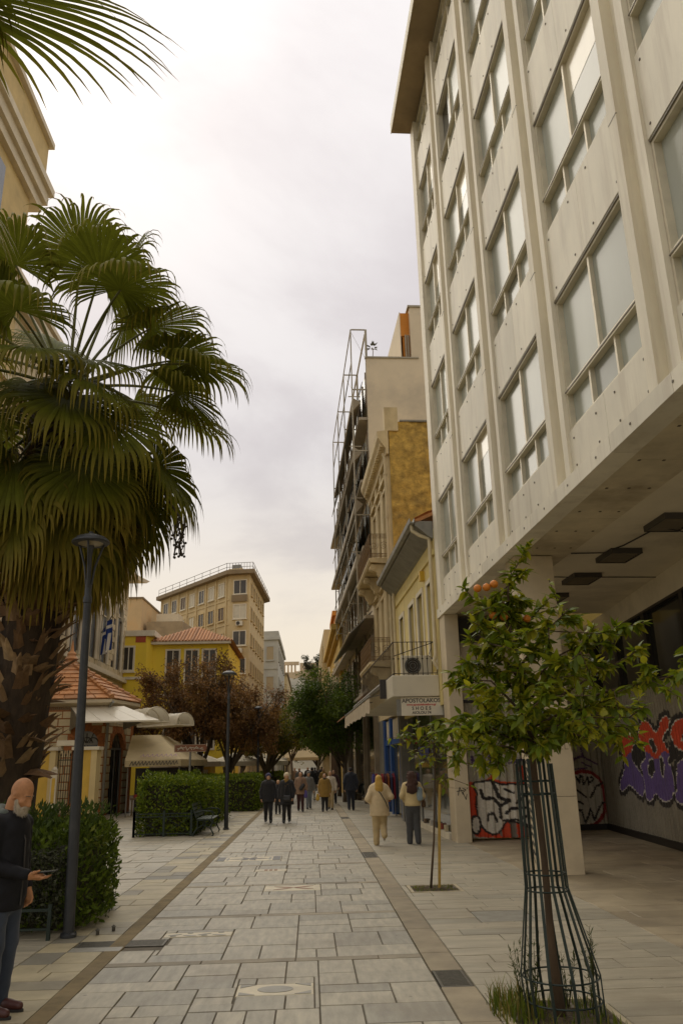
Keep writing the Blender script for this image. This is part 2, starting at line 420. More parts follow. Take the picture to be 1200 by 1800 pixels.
# --- gutter channel stones with two drain grates
gr_ = []
y = 1.0
while y < 110:
    e = y + rg.uniform(0.9, 1.5)
    gr_.append((1.105, 1.405, y, e)); y = e
GR = [(1.105, 1.405, 17.9, 19.0), (1.105, 1.405, 7.75, 8.35), (1.105, 1.405, 30.5, 31.6)]
for h in GR: gr_ = minus(gr_, h)
lay(gutter, gr_, M_gutter, 60, rg, 0.006, 'channel_stone')
def grate(q, parent, n, along='x'):
    a, b, c, d = q
    m = MB(); f = 0.025
    m.box(a, b, c, c + f, -0.03, 0.0); m.box(a, b, d - f, d, -0.03, 0.0); m.box(a, a + f, c + f, d - f, -0.03, 0.0); m.box(b - f, b, c + f, d - f, -0.03, 0.0)
    fr = m.build('drain_grate', M_iron, parent)
    L_ = (d - c - 2 * f) / n
    for i in range(n):
        MB().box(a + f + 0.002, b - f - 0.002, c + f + i * L_ + L_ * 0.25, c + f + i * L_ + L_ * 0.85, -0.02, -0.002).build('grate_bar', M_iron, fr)
for h, n in zip(GR, (26, 14, 10)): grate((h[0] + 0.01, h[1] - 0.01, h[2] + 0.01, h[3] - 0.01), gutter, n)
# --- right pavement, arcade floor and tree pits
PITS = [(1.50, 2.28, 6.25, 7.25), (1.55, 2.25, 13.1, 13.75)]
rr = []; rows(1.41, 3.75, 1.0, 62, rg, rr)
for h in PITS: rr = minus(rr, (h[0] - 0.06, h[1] + 0.06, h[2] - 0.06, h[3] + 0.06))
MH = (2.05, 2.75, 10.6, 11.35)
rr = minus(rr, MH)
lay(pave_r, rr, M_slabR, 290, rg, 0.008)
ra = []; rows(3.75, 8.3, 1.0, 23.2, rg, ra, (0.38, 0.62), (0.7, 1.4))
lay(pave_r, ra, M_slabA, 200, rg, 0.007, 'arcade_slab')
MB().cbox(MH[0] + 0.01, MH[1] - 0.01, MH[2] + 0.01, MH[3] - 0.01, -0.05, 0.0, 0.006).build('manhole_cover', M_greyin, pave_r)
M_kerb = mat('pit edge stone', (0.40, 0.35, 0.26), 0.6, var=0.2, vscale=5, bump=0.2)
for (a, b, c, d) in PITS:
    m = MB(); e = 0.05
    m.box(a - e, b + e, c - e, c, -0.07, 0.004); m.box(a - e, b + e, d, d + e, -0.07, 0.004); m.box(a - e, a, c, d, -0.07, 0.003); m.box(b, b + e, c, d, -0.07, 0.003)
    k = m.build('tree_pit_edge', M_kerb, pave_r)
    g2 = MB(); n = 12
    P = [[(a + (b - a) * i / n, c + (d - c) * j / n, -0.035 + 0.03 * rg.random() + 0.03 * math.sin(math.pi * i / n) * math.sin(math.pi * j / n)) for i in range(n + 1)] for j in range(n + 1)]
    for j in range(n):
        for i in range(n): g2.add([P[j][i], P[j][i + 1], P[j + 1][i + 1], P[j + 1][i]], [(0, 1, 2, 3)])
    g2.build('pit_soil', M_soil, pave_r, kind='stuff')
# --- left pavement
rl = []; rows(-2.95, -2.225, 1.0, 60, rg, rl, (0.3, 0.55), (0.3, 0.9))
lay(pave_l, minus(rl, (-2.62, -2.22, 9.62, 10.18)), M_slabG, 130, rg, 0.008, 'band_slab')
rl = []; guil(-6.2, -2.95, 8.0, 13.0, rg, rl)
for yy in range(9): 
    o = []; guil(-6.2, -2.95, 13.0 + yy * 2.6, 13.0 + yy * 2.6 + 2.5, rg, o); rl += o
rows(-6.2, -2.95, 1.0, 8.0, rg, rl); rows(-10.5, -6.2, 16.0, 38, rg, rl, (0.4, 0.6), (0.7, 1.2)); rows(-6.2, -2.95, 36.4, 70, rg, rl, (0.4, 0.6), (0.7, 1.2))
lay(pave_l, rl, M_slabR, 280, rg, 0.01)
MB().box(-2.61, -2.06, 9.63, 9.83, -0.05, 0.003).build('manhole_cover', M_greyin, pave_l)
grate((-2.6, -1.63, 9.85, 10.17), pave_l, 8)
# ================================================================== large marble-clad office block on the right
M_clad = mat('marble cladding', (0.69, 0.665, 0.60), 0.55, var=0.12, vscale=1.2, stretch=(1, 1, 0.5), isl=0.14, dirt=(0.36, 0.28, 0.185), dscale=2.0, damt=0.38, dstretch=(1.8, 1.8, 0.2), bump=0.08, bscale=40)
M_pil = mat('pilaster stone', (0.69, 0.66, 0.59), 0.6, var=0.12, vscale=1.5, stretch=(1, 1, 0.3), dirt=(0.34, 0.26, 0.165), dscale=2.0, damt=0.4, dstretch=(2, 2, 0.18), bump=0.08, bscale=40)
M_alu = mat('window aluminium', (0.62, 0.585, 0.51), 0.45, metal=0.25, var=0.1, vscale=4)
M_aludk = mat('window track', (0.17, 0.155, 0.13), 0.5, var=0.2, vscale=5)
M_paneA = mat('blind behind glass', (0.38, 0.41, 0.39), 0.2, isl=0.3, var=0.12, vscale=0.5, stretch=(1, 1, 0.25), spec=0.22, dirt=(0.36, 0.37, 0.33), dscale=0.35, damt=0.6)
M_paneB = mat('grey window glass', (0.27, 0.285, 0.255), 0.15, isl=0.3, var=0.2, vscale=0.4, spec=0.35)
M_wbl = mat('lowered blind behind glass', (0.60, 0.57, 0.48), 0.15, var=0.06, vscale=2, spec=0.5)
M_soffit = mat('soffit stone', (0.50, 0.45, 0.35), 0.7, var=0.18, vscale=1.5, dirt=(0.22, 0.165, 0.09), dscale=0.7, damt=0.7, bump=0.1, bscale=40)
M_plaster = mat('ceiling plaster', (0.60, 0.56, 0.48), 0.85, var=0.10, vscale=0.8, dirt=(0.24, 0.20, 0.14), dscale=0.5, damt=0.5, bump=0.1, bscale=50)
M_bolt = mat('bolt heads', (0.10, 0.085, 0.065), 0.6)
M_blackgl = mat('dark shop glass', (0.022, 0.024, 0.022), 0.08, var=0.3, vscale=0.5, spec=0.5)
M_blackfr = mat('black frame', (0.025, 0.022, 0.02), 0.5)
M_roofconc = mat('roof concrete', (0.30, 0.235, 0.155), 0.8, var=0.2, vscale=1, dirt=(0.16, 0.12, 0.07), dscale=0.8, damt=0.6, bump=0.2)
TH = R(1.83)
off = empty('office_block', (3.5, 20.9, 0), TH, label='tall cream marble office block with pilasters and rows of pale windows above an arcade', cat='building')
def L2W(x, y, z=0):
    c, s = math.cos(TH), math.sin(TH); return Vector((3.5 + x * c - y * s, 20.9 + x * s + y * c, z))
NB = 7
pil_c = [-2.88 - 3.42 * i for i in range(NB)]
FL = [6.5, 9.97, 13.42, 16.87, 20.3]          # window sill heights
HT = 2.2
YN = pil_c[-1] - 0.36
# core walls set behind the glass, then the roof
MB().box(0.42, 13, YN, 0.28, 5.85, 22.6).build('core_wall', M_clad, off)
rf = MB(); rf.box(-0.62, 13.4, YN - 0.4, 0.32, 21.72, 22.02); rf.build('roof_slab', M_roofconc, off)
MB().box(-0.64, -0.62, YN - 0.4, 0.33, 21.70, 22.10).build('roof_edge', M_pil, off)
# pilasters: two fins with a channel between
for c in pil_c:
    p = MB(); hw = 0.36
    p.box(0.0, 0.40, c + 0.13, c + hw, 5.78, 21.715); p.box(0.03, 0.40, c - hw, c - 0.17, 5.78, 21.715); p.box(0.15, 0.40, c - 0.17, c + 0.13, 5.78, 21.715)
    po = p.build('pilaster', M_pil, off)
    for z in (9.6, 13.1, 16.5, 19.9):
        MB().box(-0.004, 0.02, c + 0.128, c + hw + 0.002, z, z + 0.012).build('joint', M_aludk, po)
p = MB(); p.box(0.0, 0.42, -0.22, 0.30, 5.78, 21.715); p.build('corner_pilaster', M_pil, off)
# fascia beam and soffit
fz = MB(); y = 0.30
k = 0
while y > YN:
    e = max(YN, y - 1.71); MB().box(-0.04, 0.30, e + 0.004, y - 0.004, 5.54, 5.778).build('fascia_stone', M_clad, off); y = e
y = 0.27
while y > YN:
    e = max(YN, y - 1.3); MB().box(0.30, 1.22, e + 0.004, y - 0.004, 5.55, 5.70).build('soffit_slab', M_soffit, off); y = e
MB().box(1.22, 4.9, YN, 0.1, 5.615, 5.8).build('arcade_ceiling', M_plaster, off)
bolts = MB()
def bolt(x, y, z, r=0.013): bolts.box(x - 0.006, x + 0.006, y - r, y + r, z - r, z + r)
y = -0.4
while y > YN:
    bolts.box(0.02 + 0.3, 0.36, y - 0.03, y + 0.03, 5.544, 5.556) if False else None
    for xx in (0.45, 0.78, 1.08): bolts.box(xx - 0.018, xx + 0.018, y - 0.02, y + 0.02, 5.543, 5.552)
    bolt(-0.042, y + 0.2, 5.66, 0.014); y -= 1.1
bays = []
ed = [-0.22] + [v for c in pil_c for v in (c + 0.36, c - 0.36)][:-1]
for i in range(0, len(ed) - 1, 2): bays.append((ed[i], ed[i + 1]))
WF = []
def window(bi, fi, y1, y0, zs):
    """y1 far edge, y0 near edge (y0<y1)"""
    zt = zs + (HT if fi < 4 else 1.38); ztr = zs + 0.63
    w = empty('window', (0, 0, 0), 0, off)
    f = MB(); fx0, fx1 = 0.105, 0.235; t = 0.045
    f.box(fx0, fx1, y0, y1, zs, zs + t); f.box(fx0, fx1, y0, y1, zt - t, zt); f.box(fx0, fx1, y0, y0 + t, zs + t, zt - t); f.box(fx0, fx1, y1 - t, y1, zs + t, zt - t)
    f.box(fx0 - 0.02, fx1, y0 + t, y1 - t, ztr - 0.035, ztr + 0.045)
    ym = (y0 + y1) / 2 + 0.05
    f.box(fx0 + 0.02, fx1, ym - 0.03, ym + 0.03, ztr + 0.045, zt - t)
    w3 = (y1 - y0) / 3
    for q in (1, 2): f.box(fx0 + 0.01, fx1, y0 + q * w3 - 0.025, y0 + q * w3 + 0.025, zs + t, ztr - 0.035)
    f.build('frame', M_alu, w)
    MB().box(fx0 - 0.022, fx0, y0, y1, zt - 0.006, zt + 0.02).build('head_track', M_aludk, w); MB().box(fx0 - 0.03, fx0 - 0.001, y0 + 0.02, y1 - 0.02, ztr - 0.005, ztr + 0.012).build('transom_track', M_aludk, w)
    rr_ = random.Random(bi * 31 + fi * 7)
    pm = M_paneA
    def pane(a, b, c, d, mt, dx=0.0): MB().box(0.18 + dx, 0.20 + dx, a, b, c, d).build('pane', mt, w)
    g0 = 0.03
    opened = (bi, fi) in ((1, 3), (1, 4))
    if rr_.random() < 0.3:
        zb_ = zt - t - rr_.uniform(0.4, 1.0); pane(y0 + t, ym - 0.03, zb_, zt - t, M_wbl, 0.004); pane(y0 + t, ym - 0.03, ztr + 0.045, zb_ - 0.004, M_paneB, 0.008)
    else: pane(y0 + t - g0 * 0, ym - 0.03, ztr + 0.045, zt - t, M_paneA, rr_.uniform(0, 0.012))
    if opened: pane(ym + 0.03, ym + 0.5, ztr + 0.045, zt - t, M_paneA, 0.02); pane(ym + 0.5, y1 - t, ztr + 0.045, zt - t, M_blackgl, 0.06)
    else: pane(ym + 0.03, y1 - t, ztr + 0.045, zt - t, M_paneA if rr_.random() < 0.8 else M_paneB, rr_.uniform(0.012, 0.024))
    for q in range(3): pane(y0 + q * w3 + 0.02, y0 + (q + 1) * w3 - 0.02, zs + t, ztr - 0.035, M_paneA if rr_.random() < 0.75 else M_paneB, 0.005 * q)
for bi, (y1, y0) in enumerate(bays):
    for fi, zs in enumerate(FL):
        window(bi, fi, y1 - 0.01, y0 + 0.01, zs)
        zb = 5.78 if fi == 0 else FL[fi - 1] + HT + 0.03
        ym = (y0 + y1) / 2
        MB().box(0.075, 0.42, y0 + 0.002, ym - 0.003, zb, zs - 0.004).build('spandrel_panel', M_clad, off)
        MB().box(0.075, 0.42, ym + 0.003, y1 - 0.002, zb, zs - 0.004).build('spandrel_panel', M_clad, off)
        for yy in (y0 + 0.15, ym - 0.35, ym + 0.35, y1 - 0.15):
            for zz in (zb + 0.14, zs - 0.16): bolt(0.071, yy + rnd.uniform(-0.05, 0.05), zz)
bolts.build('bolt_heads', M_bolt, off, kind='stuff')
# arcade columns
M_colst = mat('column stone', (0.54, 0.47, 0.36), 0.6, var=0.12, vscale=1.3, dirt=(0.33, 0.26, 0.17), dscale=1.0, damt=0.5, bump=0.06, bscale=40)
COLS = [(0.0, 0.36, -0.42, 0.28)] + [(0.16, 0.90, -6.18 - 6.84 * i - 0.3, -6.18 - 6.84 * i + 0.3) for i in (0, 2)]
for (a, b, c, d) in COLS:
    z = 0.0; k = 0
    co = empty('column', (0, 0, 0), 0, off)
    for h in (1.25, 1.25, 1.25, 1.79):
        MB().cbox(a, b, c, d, z, z + h - 0.006, 0.008).build('column_stone', M_colst, co); z += h
# graffiti tags on the columns (flat paint)
M_black = mat('black spray paint', (0.03, 0.028, 0.026), 0.6)
M_pen = mat('pencil scrawl', (0.22, 0.19, 0.15), 0.7)
def stroke3(mb, pts, w, nrm):
    nrm = Vector(nrm)
    for a, b in zip(pts[:-1], pts[1:]):
        a, b = Vector(a), Vector(b); mb.bar(a - (b - a) * 0.05, b + (b - a) * 0.05, w, 0.004, 0, nrm)
tg = MB(); a, b, c, d = COLS[0]
for st in ([(0.08, 1.18), (0.13, 1.36), (0.2, 1.2)], [(0.06, 1.27), (0.22, 1.29)], [(0.2, 1.34), (0.28, 1.30), (0.2, 1.24), (0.27, 1.08), (0.3, 1.2)], [(0.31, 1.34), (0.32, 1.32)]):
    stroke3(tg, [(x, c - 0.004, z - 0.1) for x, z in st], 0.016, (0, -1, 0))
tg.build('graffiti_tag', M_black, off)
tg = MB(); a, b, c, d = COLS[1]
letters = {'C': [[(.8, .9), (.2, .9), (.1, .1), (.8, .1)]], 'A': [[(0, 0), (.5, 1), (1, 0)], [(.2, .4), (.8, .4)]], 'M': [[(0, 0), (.1, 1), (.5, .4), (.9, 1), (1, 0)]], 'E': [[(.9, 1), (.1, 1), (.1, 0), (.9, 0)], [(.1, .5), (.7, .5)]], 'L': [[(.1, 1), (.1, 0), (.9, 0)]]}
for i, ch in enumerate('CAMEL'):
    for st in letters[ch]: stroke3(tg, [(a + 0.2 + (i + x * 0.75) * 0.1, c - 0.004, 2.03 + z * 0.14) for x, z in st], 0.010, (0, -1, 0))
tg.build('graffiti_tag', M_pen, off)
tg = MB()
for i in range(14):
    z = 0.25 + i * 0.135; w = 0.1 + 0.12 * ((i * 7) % 5) / 5
    stroke3(tg, [(a - 0.004, (c + d) / 2 - w, z), (a - 0.004, (c + d) / 2 + 0.05, z + 0.13), (a - 0.004, (c + d) / 2 + w, z + 0.02), (a - 0.004, (c + d) / 2, z - 0.08)], 0.018, (-1, 0, 0))
tg.build('graffiti_tag', M_black, off)
# ceiling lamps and cable
M_lamp = mat('lamp housing', (0.05, 0.045, 0.04), 0.5); M_louv = mat('lamp louvre', (0.30, 0.26, 0.20), 0.4, metal=0.4)
for k, (y, nm) in enumerate(((-8.55, 'nearest of the row in the picture'), (-6.35, 'second in the row'), (-4.35, 'third in the row'), (-2.3, 'farthest, nearly hidden by the orange tree'))):
    w0 = L2W(2.25, y, 5.614)
    o = empty('ceiling_light', w0, TH, label='dark louvred strip light on the arcade ceiling, ' + nm, cat='light', group='strip lights under the arcade')
    h = MB(); h.box(-0.28, 0.28, -0.4, -0.37, -0.10, 0.0); h.box(-0.28, 0.28, 0.37, 0.4, -0.10, 0.0); h.box(-0.3, -0.28, -0.4, 0.4, -0.10, 0.0); h.box(0.28, 0.3, -0.4, 0.4, -0.10, 0.0); h.box(-0.28, 0.28, -0.37, 0.37, -0.02, -0.002)
    h.build('housing', M_lamp, o)
    for q in range(7): MB().box(-0.27, 0.27, -0.34 + q * 0.11, -0.325 + q * 0.11, -0.095, -0.03).build('louvre', M_louv, o)
cbl = MB(); cbl.tube([L2W(1.3, -6.4, 5.60), L2W(1.9, -6.5, 5.585), L2W(2.1, -7.0, 5.60), L2W(2.2, -8.2, 5.59), L2W(2.5, -8.4, 5.45), L2W(2.6, -8.3, 5.55), L2W(2.5, -8.15, 5.61)], 0.012, 6)
cbl.tube([L2W(1.25, -4.4, 5.605), L2W(2.0, -4.38, 5.60), L2W(4.3, -4.3, 5.605)], 0.01, 6)
tag(cbl.build('ceiling_cable', M_blackfr), 'loose black cable running along the arcade ceiling', 'cable')

# ------------------------------------------------------------------ shutters and graffiti
def pin(P, poly):
    x, y = P[:, 0], P[:, 1]; n = len(poly); ins = np.zeros(len(P), bool); j = n - 1
    for i in range(n):
        xi, yi = poly[i]; xj, yj = poly[j]
        c = ((yi > y) != (yj > y)) & (x < (xj - xi) * (y - yi) / (yj - yi + 1e-12) + xi); ins ^= c; j = i
    return ins
def dseg(P, poly, closed=True):
    d = np.full(len(P), 1e9); n = len(poly)
    for i in range(n if closed else n - 1):
        a = np.array(poly[i]); b = np.array(poly[(i + 1) % n]); ab = b - a
        t = np.clip(((P - a) @ ab) / (ab @ ab + 1e-12), 0, 1); q = a + t[:, None] * ab; d = np.minimum(d, np.hypot(*(P - q).T))
    return d
def smooth_poly(p, it=2):
    p = [np.array(q, float) for q in p]
    for _ in range(it): p = [q for i in range(len(p)) for q in (p[i] * 0.75 + p[(i + 1) % len(p)] * 0.25, p[i] * 0.25 + p[(i + 1) % len(p)] * 0.75)]
    return [tuple(q) for q in p]
def corrugated(name, A, B, z0, z1, paint, base, parent, pitch=0.18, dz=0.02):
    """vertical-ribbed metal sheet from A to B (world xy, seen from the left of travel); paint(P)->rgb on (u,z)"""
    A = Vector((*A, 0)); B = Vector((*B, 0)); d = (B - A); Ln = d.length; d /= Ln; nr = Vector((-d.y, d.x, 0))
    nu = int(Ln / pitch) * 8; nz = int((z1 - z0) / dz)
    us = np.linspace(0, Ln, nu + 1); zs = np.linspace(z0, z1, nz + 1)
    prof = np.array([0, 0, 0, 0, 0.02, 0.045, 0.045, 0.02])[np.arange(nu + 1) % 8]
    U, Z = np.meshgrid(us, zs); O = np.broadcast_to(prof, U.shape)
    V = np.stack([A.x + d.x * U + nr.x * O, A.y + d.y * U + nr.y * O, Z], -1).reshape(-1, 3)
    m = MB(); m.v = [tuple(v) for v in V.tolist()]; W = nu + 1
    m.f = [(j * W + i, j * W + i + 1, (j + 1) * W + i + 1, (j + 1) * W + i) for j in range(nz) for i in range(nu)]; m.m = [0] * len(m.f)
    P = np.stack([U.ravel(), Z.ravel()], -1); C = np.ones((len(P), 4)); C[:, :3] = base
    prg = np.random.default_rng(3); paint(P + prg.normal(0, 0.006, P.shape), C); C[:, :3] *= prg.uniform(0.88, 1.08, (len(P), 1)); m.c = C
    return m.build(name, M_shut, parent)
M_shut = mat('painted shutter', (1, 1, 1), 0.55, tint=True, var=0.12, vscale=3, dirt=(0.10, 0.085, 0.06), dscale=1.2, damt=0.35, dstretch=(2, 2, 0.5), spec=0.4)
BL, WH, RD, PU = (0.03, 0.026, 0.026), (0.74, 0.72, 0.69), (0.66, 0.075, 0.025), (0.15, 0.10, 0.34)
DRD = (0.30, 0.03, 0.03)
def fill(C, mask, col): C[mask, :3] = col
SX0, SY0, SK = 810.0, 1230.0, 3.077
def pray(x, y):
    d = Vector(((x - 600), -(y - 900), -1400.0)); return Matrix(CM) @ d
def on_wall(A, B):
    """maps reference drawing points (as seen from the street corner) onto the wall A-B: returns f(x,y)->(u,z)"""
    A = Vector((*A, 0)); B = Vector((*B, 0)); d = (B - A).normalized(); n = Vector((-d.y, d.x, 0)); c = Vector((0, 0, CAMH))
    def f(x, y):
        r = pray(SX0 + x / SK, SY0 + y / SK); t = (A - c).dot(n) / r.dot(n); q = c + r * t
        return ((q - A).dot(d), q.z)
    return f
# right wall shutter: two-tone lettering
RA, RB = (8.15, 23.1), (7.15, 12.0)
fr_ = on_wall(RA, RB)
L1 = [(835, 180), (860, 178), (885, 200), (905, 165), (935, 150), (946, 180), (940, 230), (922, 270), (920, 320), (945, 360), (975, 400), (990, 440), (990, 530), (960, 520), (930, 480), (905, 462), (880, 500), (858, 495), (855, 450), (875, 400), (885, 340), (870, 290), (838, 250), (828, 215)]
L2_ = [(958, 150), (975, 112), (1000, 110), (1025, 140), (1045, 178), (1065, 165), (1068, 130), (1085, 93), (1110, 83), (1128, 110), (1120, 160), (1095, 190), (1085, 215), (1110, 260), (1130, 290), (1115, 330), (1135, 370), (1155, 440), (1150, 520), (1120, 560), (1080, 550), (1050, 500), (1030, 560), (1000, 545), (996, 480), (985, 420), (962, 345), (990, 330), (1000, 285), (975, 250), (957, 200)]
L3 = [(1125, 180), (1145, 120), (1180, 98), (1235, 105), (1250, 160), (1215, 180), (1190, 200), (1190, 230), (1230, 225), (1250, 260), (1195, 285), (1150, 255)]
L4 = [(1160, 360), (1180, 325), (1250, 300), (1262, 400), (1260, 570), (1180, 572), (1155, 540), (1165, 450)]
L5 = [(1275, 130), (1330, 90), (1390, 110), (1400, 300), (1380, 560), (1300, 580), (1275, 400), (1300, 300)]
HO = [[(1015, 210), (1035, 215), (1058, 270), (1047, 298), (1020, 250)], [(1012, 330), (1035, 318), (1047, 380), (1030, 425), (1010, 400)], [(1074, 290), (1093, 330), (1097, 405), (1085, 418), (1076, 350)]]
GAP = [[(905, 262), (950, 248), (985, 262), (990, 330), (955, 345), (975, 380), (935, 350), (915, 310)], [(1110, 190), (1130, 250), (1180, 290), (1130, 355), (1115, 320), (1135, 285)]]
def paint_right(P, C):
    conv = lambda pl: smooth_poly([fr_(*q) for q in pl], 2)
    lets = [conv(q) for q in (L1, L2_, L3, L4, L5)]; holes = [conv(q) for q in HO]; gaps = [conv(q) for q in GAP]
    sel = (P[:, 1] > 0.8) & (P[:, 1] < 3.6)
    Q = P[sel]; K = C[sel]
    outl = np.full(len(Q), 1e9)
    for l in lets: outl = np.minimum(outl, np.where(pin(Q, l), 0, dseg(Q, l)))
    jit = 0.02 * np.sin(Q[:, 0] * 23) * np.sin(Q[:, 1] * 31)
    fill(K, outl < 0.115 + jit, BL)
    for g_ in gaps: fill(K, pin(Q, g_), BL)
    zl = fr_(940, 305)[1]; 
    for l in lets:
        i_ = pin(Q, l); dd = dseg(Q, l)
        for h in holes:
            hi = pin(Q, h); dd = np.where(i_, np.minimum(dd, dseg(Q, h)), dd); i_ = i_ & ~hi
        zz = zl + 0.08 * np.sin(Q[:, 0] * 5)
        fill(K, i_ & (Q[:, 1] > zz), RD); fill(K, i_ & (Q[:, 1] <= zz), PU)
        fill(K, i_ & (dd < 0.022), WH)
    # black tags below
    for st in ([(950, 600), (1000, 590), (1015, 640), (970, 700)], [(960, 650), (1030, 690)], [(985, 630), (990, 700), (1030, 700)], [(1040, 640), (1080, 650), (1045, 680), (1085, 720), (1040, 730)], [(1090, 655), (1110, 690), (1100, 740)], [(1105, 660), (1145, 625)], [(1120, 670), (1125, 730)], [(1130, 680), (1165, 655), (1170, 740)], [(1170, 700), (1195, 690), (1190, 760)], [(1020, 570), (1040, 610), (1060, 600)], [(1090, 585), (1120, 615), (1160, 610)]):
        fill(K, dseg(Q, [fr_(*q) for q in st], False) < 0.014, BL)
    C[sel] = K
tag(corrugated('roller_shutter', RA, RB, 0.16, 3.45, paint_right, (0.28, 0.26, 0.22), None, dz=0.022), 'long ribbed metal shutter with large red and purple graffiti letters inside the arcade', 'shutter')
# end shutter by the corner column: white lettering on red
EA, EB = (3.87, 20.96), (6.2, 20.96)
def orient(A, B): return (A, B)
fe = on_wall(EB, EA)
def paint_end(P, C):
    sel = P[:, 1] < 2.5; Q = P[sel]; K = C[sel]
    cv = lambda pl, it=2: smooth_poly([fe(*q) for q in pl], it)
    blob = cv([(60, 455), (110, 452), (165, 438), (205, 468), (290, 460), (400, 470), (470, 500), (480, 640), (400, 700), (300, 655), (240, 652), (215, 700), (190, 728), (150, 718), (122, 690), (95, 640), (85, 560), (90, 500)])
    red = cv([(35, 440), (80, 455), (150, 425), (160, 400), (175, 428), (250, 450), (480, 440), (520, 640), (420, 740), (270, 760), (190, 750), (120, 745), (60, 740), (35, 600)])
    fill(K, pin(Q, red), RD)
    fill(K, pin(Q, cv([(215, 665), (300, 665), (380, 700), (380, 760), (200, 755)])) & (np.sin(Q[:, 0] * 17) > 0.2), (0.2, 0.17, 0.15))
    i_ = pin(Q, blob); dd = dseg(Q, blob); fill(K, (~i_) & (dd < 0.05), BL); fill(K, i_, WH)
    o = cv([(62, 650), (80, 632), (98, 650), (100, 700), (80, 725), (62, 700)]); fill(K, dseg(Q, o) < 0.06, BL); fill(K, pin(Q, o), WH)
    for st, w in (([(105, 492), (122, 535), (175, 535), (212, 575)], 0.045), ([(168, 440), (205, 530), (262, 548)], 0.05), ([(262, 548), (208, 580), (215, 640)], 0.04), ([(145, 655), (150, 620), (175, 615), (195, 660)], 0.035), ([(235, 485), (280, 505)], 0.035), ([(245, 615), (270, 590), (378, 585)], 0.04), ([(300, 560), (340, 520), (420, 540)], 0.035), ([(330, 640), (400, 620), (470, 560)], 0.04), ([(225, 655), (300, 650), (385, 690)], 0.03)):
        fill(K, dseg(Q, [fe(*q) for q in st], False) < w * 0.9, BL)
    for st in ([(60, 310), (60, 360), (95, 360)], [(60, 335), (90, 330)], [(95, 310), (98, 360), (130, 355), (130, 315)], [(150, 300), (150, 360), (185, 300), (185, 355)], [(250, 330), (290, 300), (300, 345), (350, 310), (350, 350)], [(260, 345), (330, 325)]):
        fill(K, dseg(Q, [fe(*q) for q in st], False) < 0.028, (0.09, 0.045, 0.17))
    fill(K, dseg(Q, [fe(*q) for q in ((325, 375), (355, 430), (380, 400))], False) < 0.09, RD)
    C[sel] = K
tag(corrugated('roller_shutter', EB, EA, 0.05, 3.3, paint_end, (0.42, 0.40, 0.35), None, dz=0.02), 'ribbed shutter with fat white and red graffiti letters beside the corner column', 'shutter')
SA, SB = (8.12, 23.05), (6.2, 23.05)
fs2 = on_wall(SA, SB)
def paint_s2(P, C):
    sel = P[:, 1] < 3.0; Q = P[sel]; K = C[sel]
    cv = lambda pl, it=2: smooth_poly([fs2(*q) for q in pl], it)
    blob = cv([(600, 400), (660, 385), (730, 405), (775, 480), (780, 600), (740, 670), (680, 690), (600, 680), (540, 620), (530, 480)])
    i_ = pin(Q, blob); dd = dseg(Q, blob); fill(K, dd < 0.045, DRD); fill(K, i_ & (dd >= 0.045), (0.56, 0.54, 0.50))
    for st in ([(605, 480), (640, 500), (675, 525)], [(700, 530), (730, 470), (795, 435)], [(610, 540), (660, 565)], [(610, 590), (650, 600), (675, 670), (700, 590), (720, 650), (760, 560), (835, 545)], [(620, 420), (640, 450), (645, 410)], [(655, 415), (660, 460), (685, 420), (690, 460)], [(700, 420), (715, 430), (695, 450)]):
        fill(K, dseg(Q, [fs2(*q) for q in st], False) < 0.026, BL)
    fill(K, pin(Q, cv([(780, 555), (830, 550), (832, 680), (800, 680), (785, 620)])), DRD); o = cv([(795, 605), (815, 600), (825, 650), (808, 670)]); fill(K, dseg(Q, o) < 0.03, BL); fill(K, pin(Q, o), WH)
    for st in ([(600, 250), (640, 240), (655, 300), (600, 330)], [(600, 320), (660, 310), (735, 350)], [(650, 340), (700, 365)], [(600, 380), (680, 370)]): fill(K, dseg(Q, [fs2(*q) for q in st], False) < 0.022, (0.10, 0.05, 0.16))
    C[sel] = K
tag(corrugated('roller_shutter', SA, SB, 0.16, 3.45, paint_s2, (0.36, 0.335, 0.285), None, dz=0.022), 'dim ribbed shutter with a grey round graffiti face at the back corner of the arcade', 'shutter')
# arcade shop fronts behind and above the shutters
shop = empty('arcade_shopfront', (0, 0, 0), 0, label='dark glazed shop front with black frames above the graffiti shutters', cat='shopfront')
m = MB(); m.bar((8.19, 23.4, 0.08), (7.19, 12.0, 0.08), 0.12, 0.155); m.bar((6.2, 23.11, 0.08), (8.2, 23.11, 0.08), 0.1, 0.155); m.build('plinth', M_blackfr, shop)
m = MB(); m.bar((8.3, 23.4, 4.5), (7.3, 12.0, 4.5), 0.05, 2.2); m.build('upper_glass', M_blackgl, shop)
m = MB(); m.bar((8.4, 23.3, 1.8), (7.4, 12.0, 1.8), 0.05, 3.3); m.bar((6.2, 23.2, 2.82), (8.4, 23.2, 2.82), 0.05, 5.62); m.bar((6.26, 21.0, 2.8), (6.26, 23.2, 2.8), 0.06, 5.5); m.build('back_wall', M_plaster, shop)
m = MB(); m.bar((8.2, 23.1, 5.35), (7.2, 12.0, 5.35), 0.12, 0.53); m.build('lintel', M_plaster, shop)
d_ = (Vector((7.15, 12.0, 0)) - Vector((8.15, 23.1, 0))) / 11.145
for u in (0.3, 2.65, 5.1, 7.6, 10.2):
    q = Vector((8.2, 23.1, 0)) + d_ * u; MB().box(q.x - 0.05, q.x + 0.07, q.y - 0.08, q.y + 0.08, 3.45, 5.1).build('mullion', M_blackfr, shop)
m = MB(); m.bar((8.2, 23.1, 3.5), (7.2, 12.0, 3.5), 0.1, 0.09); m.bar((8.19, 23.1, 5.06), (7.19, 12.0, 5.06), 0.1, 0.06); m.build('rail', M_blackfr, shop)
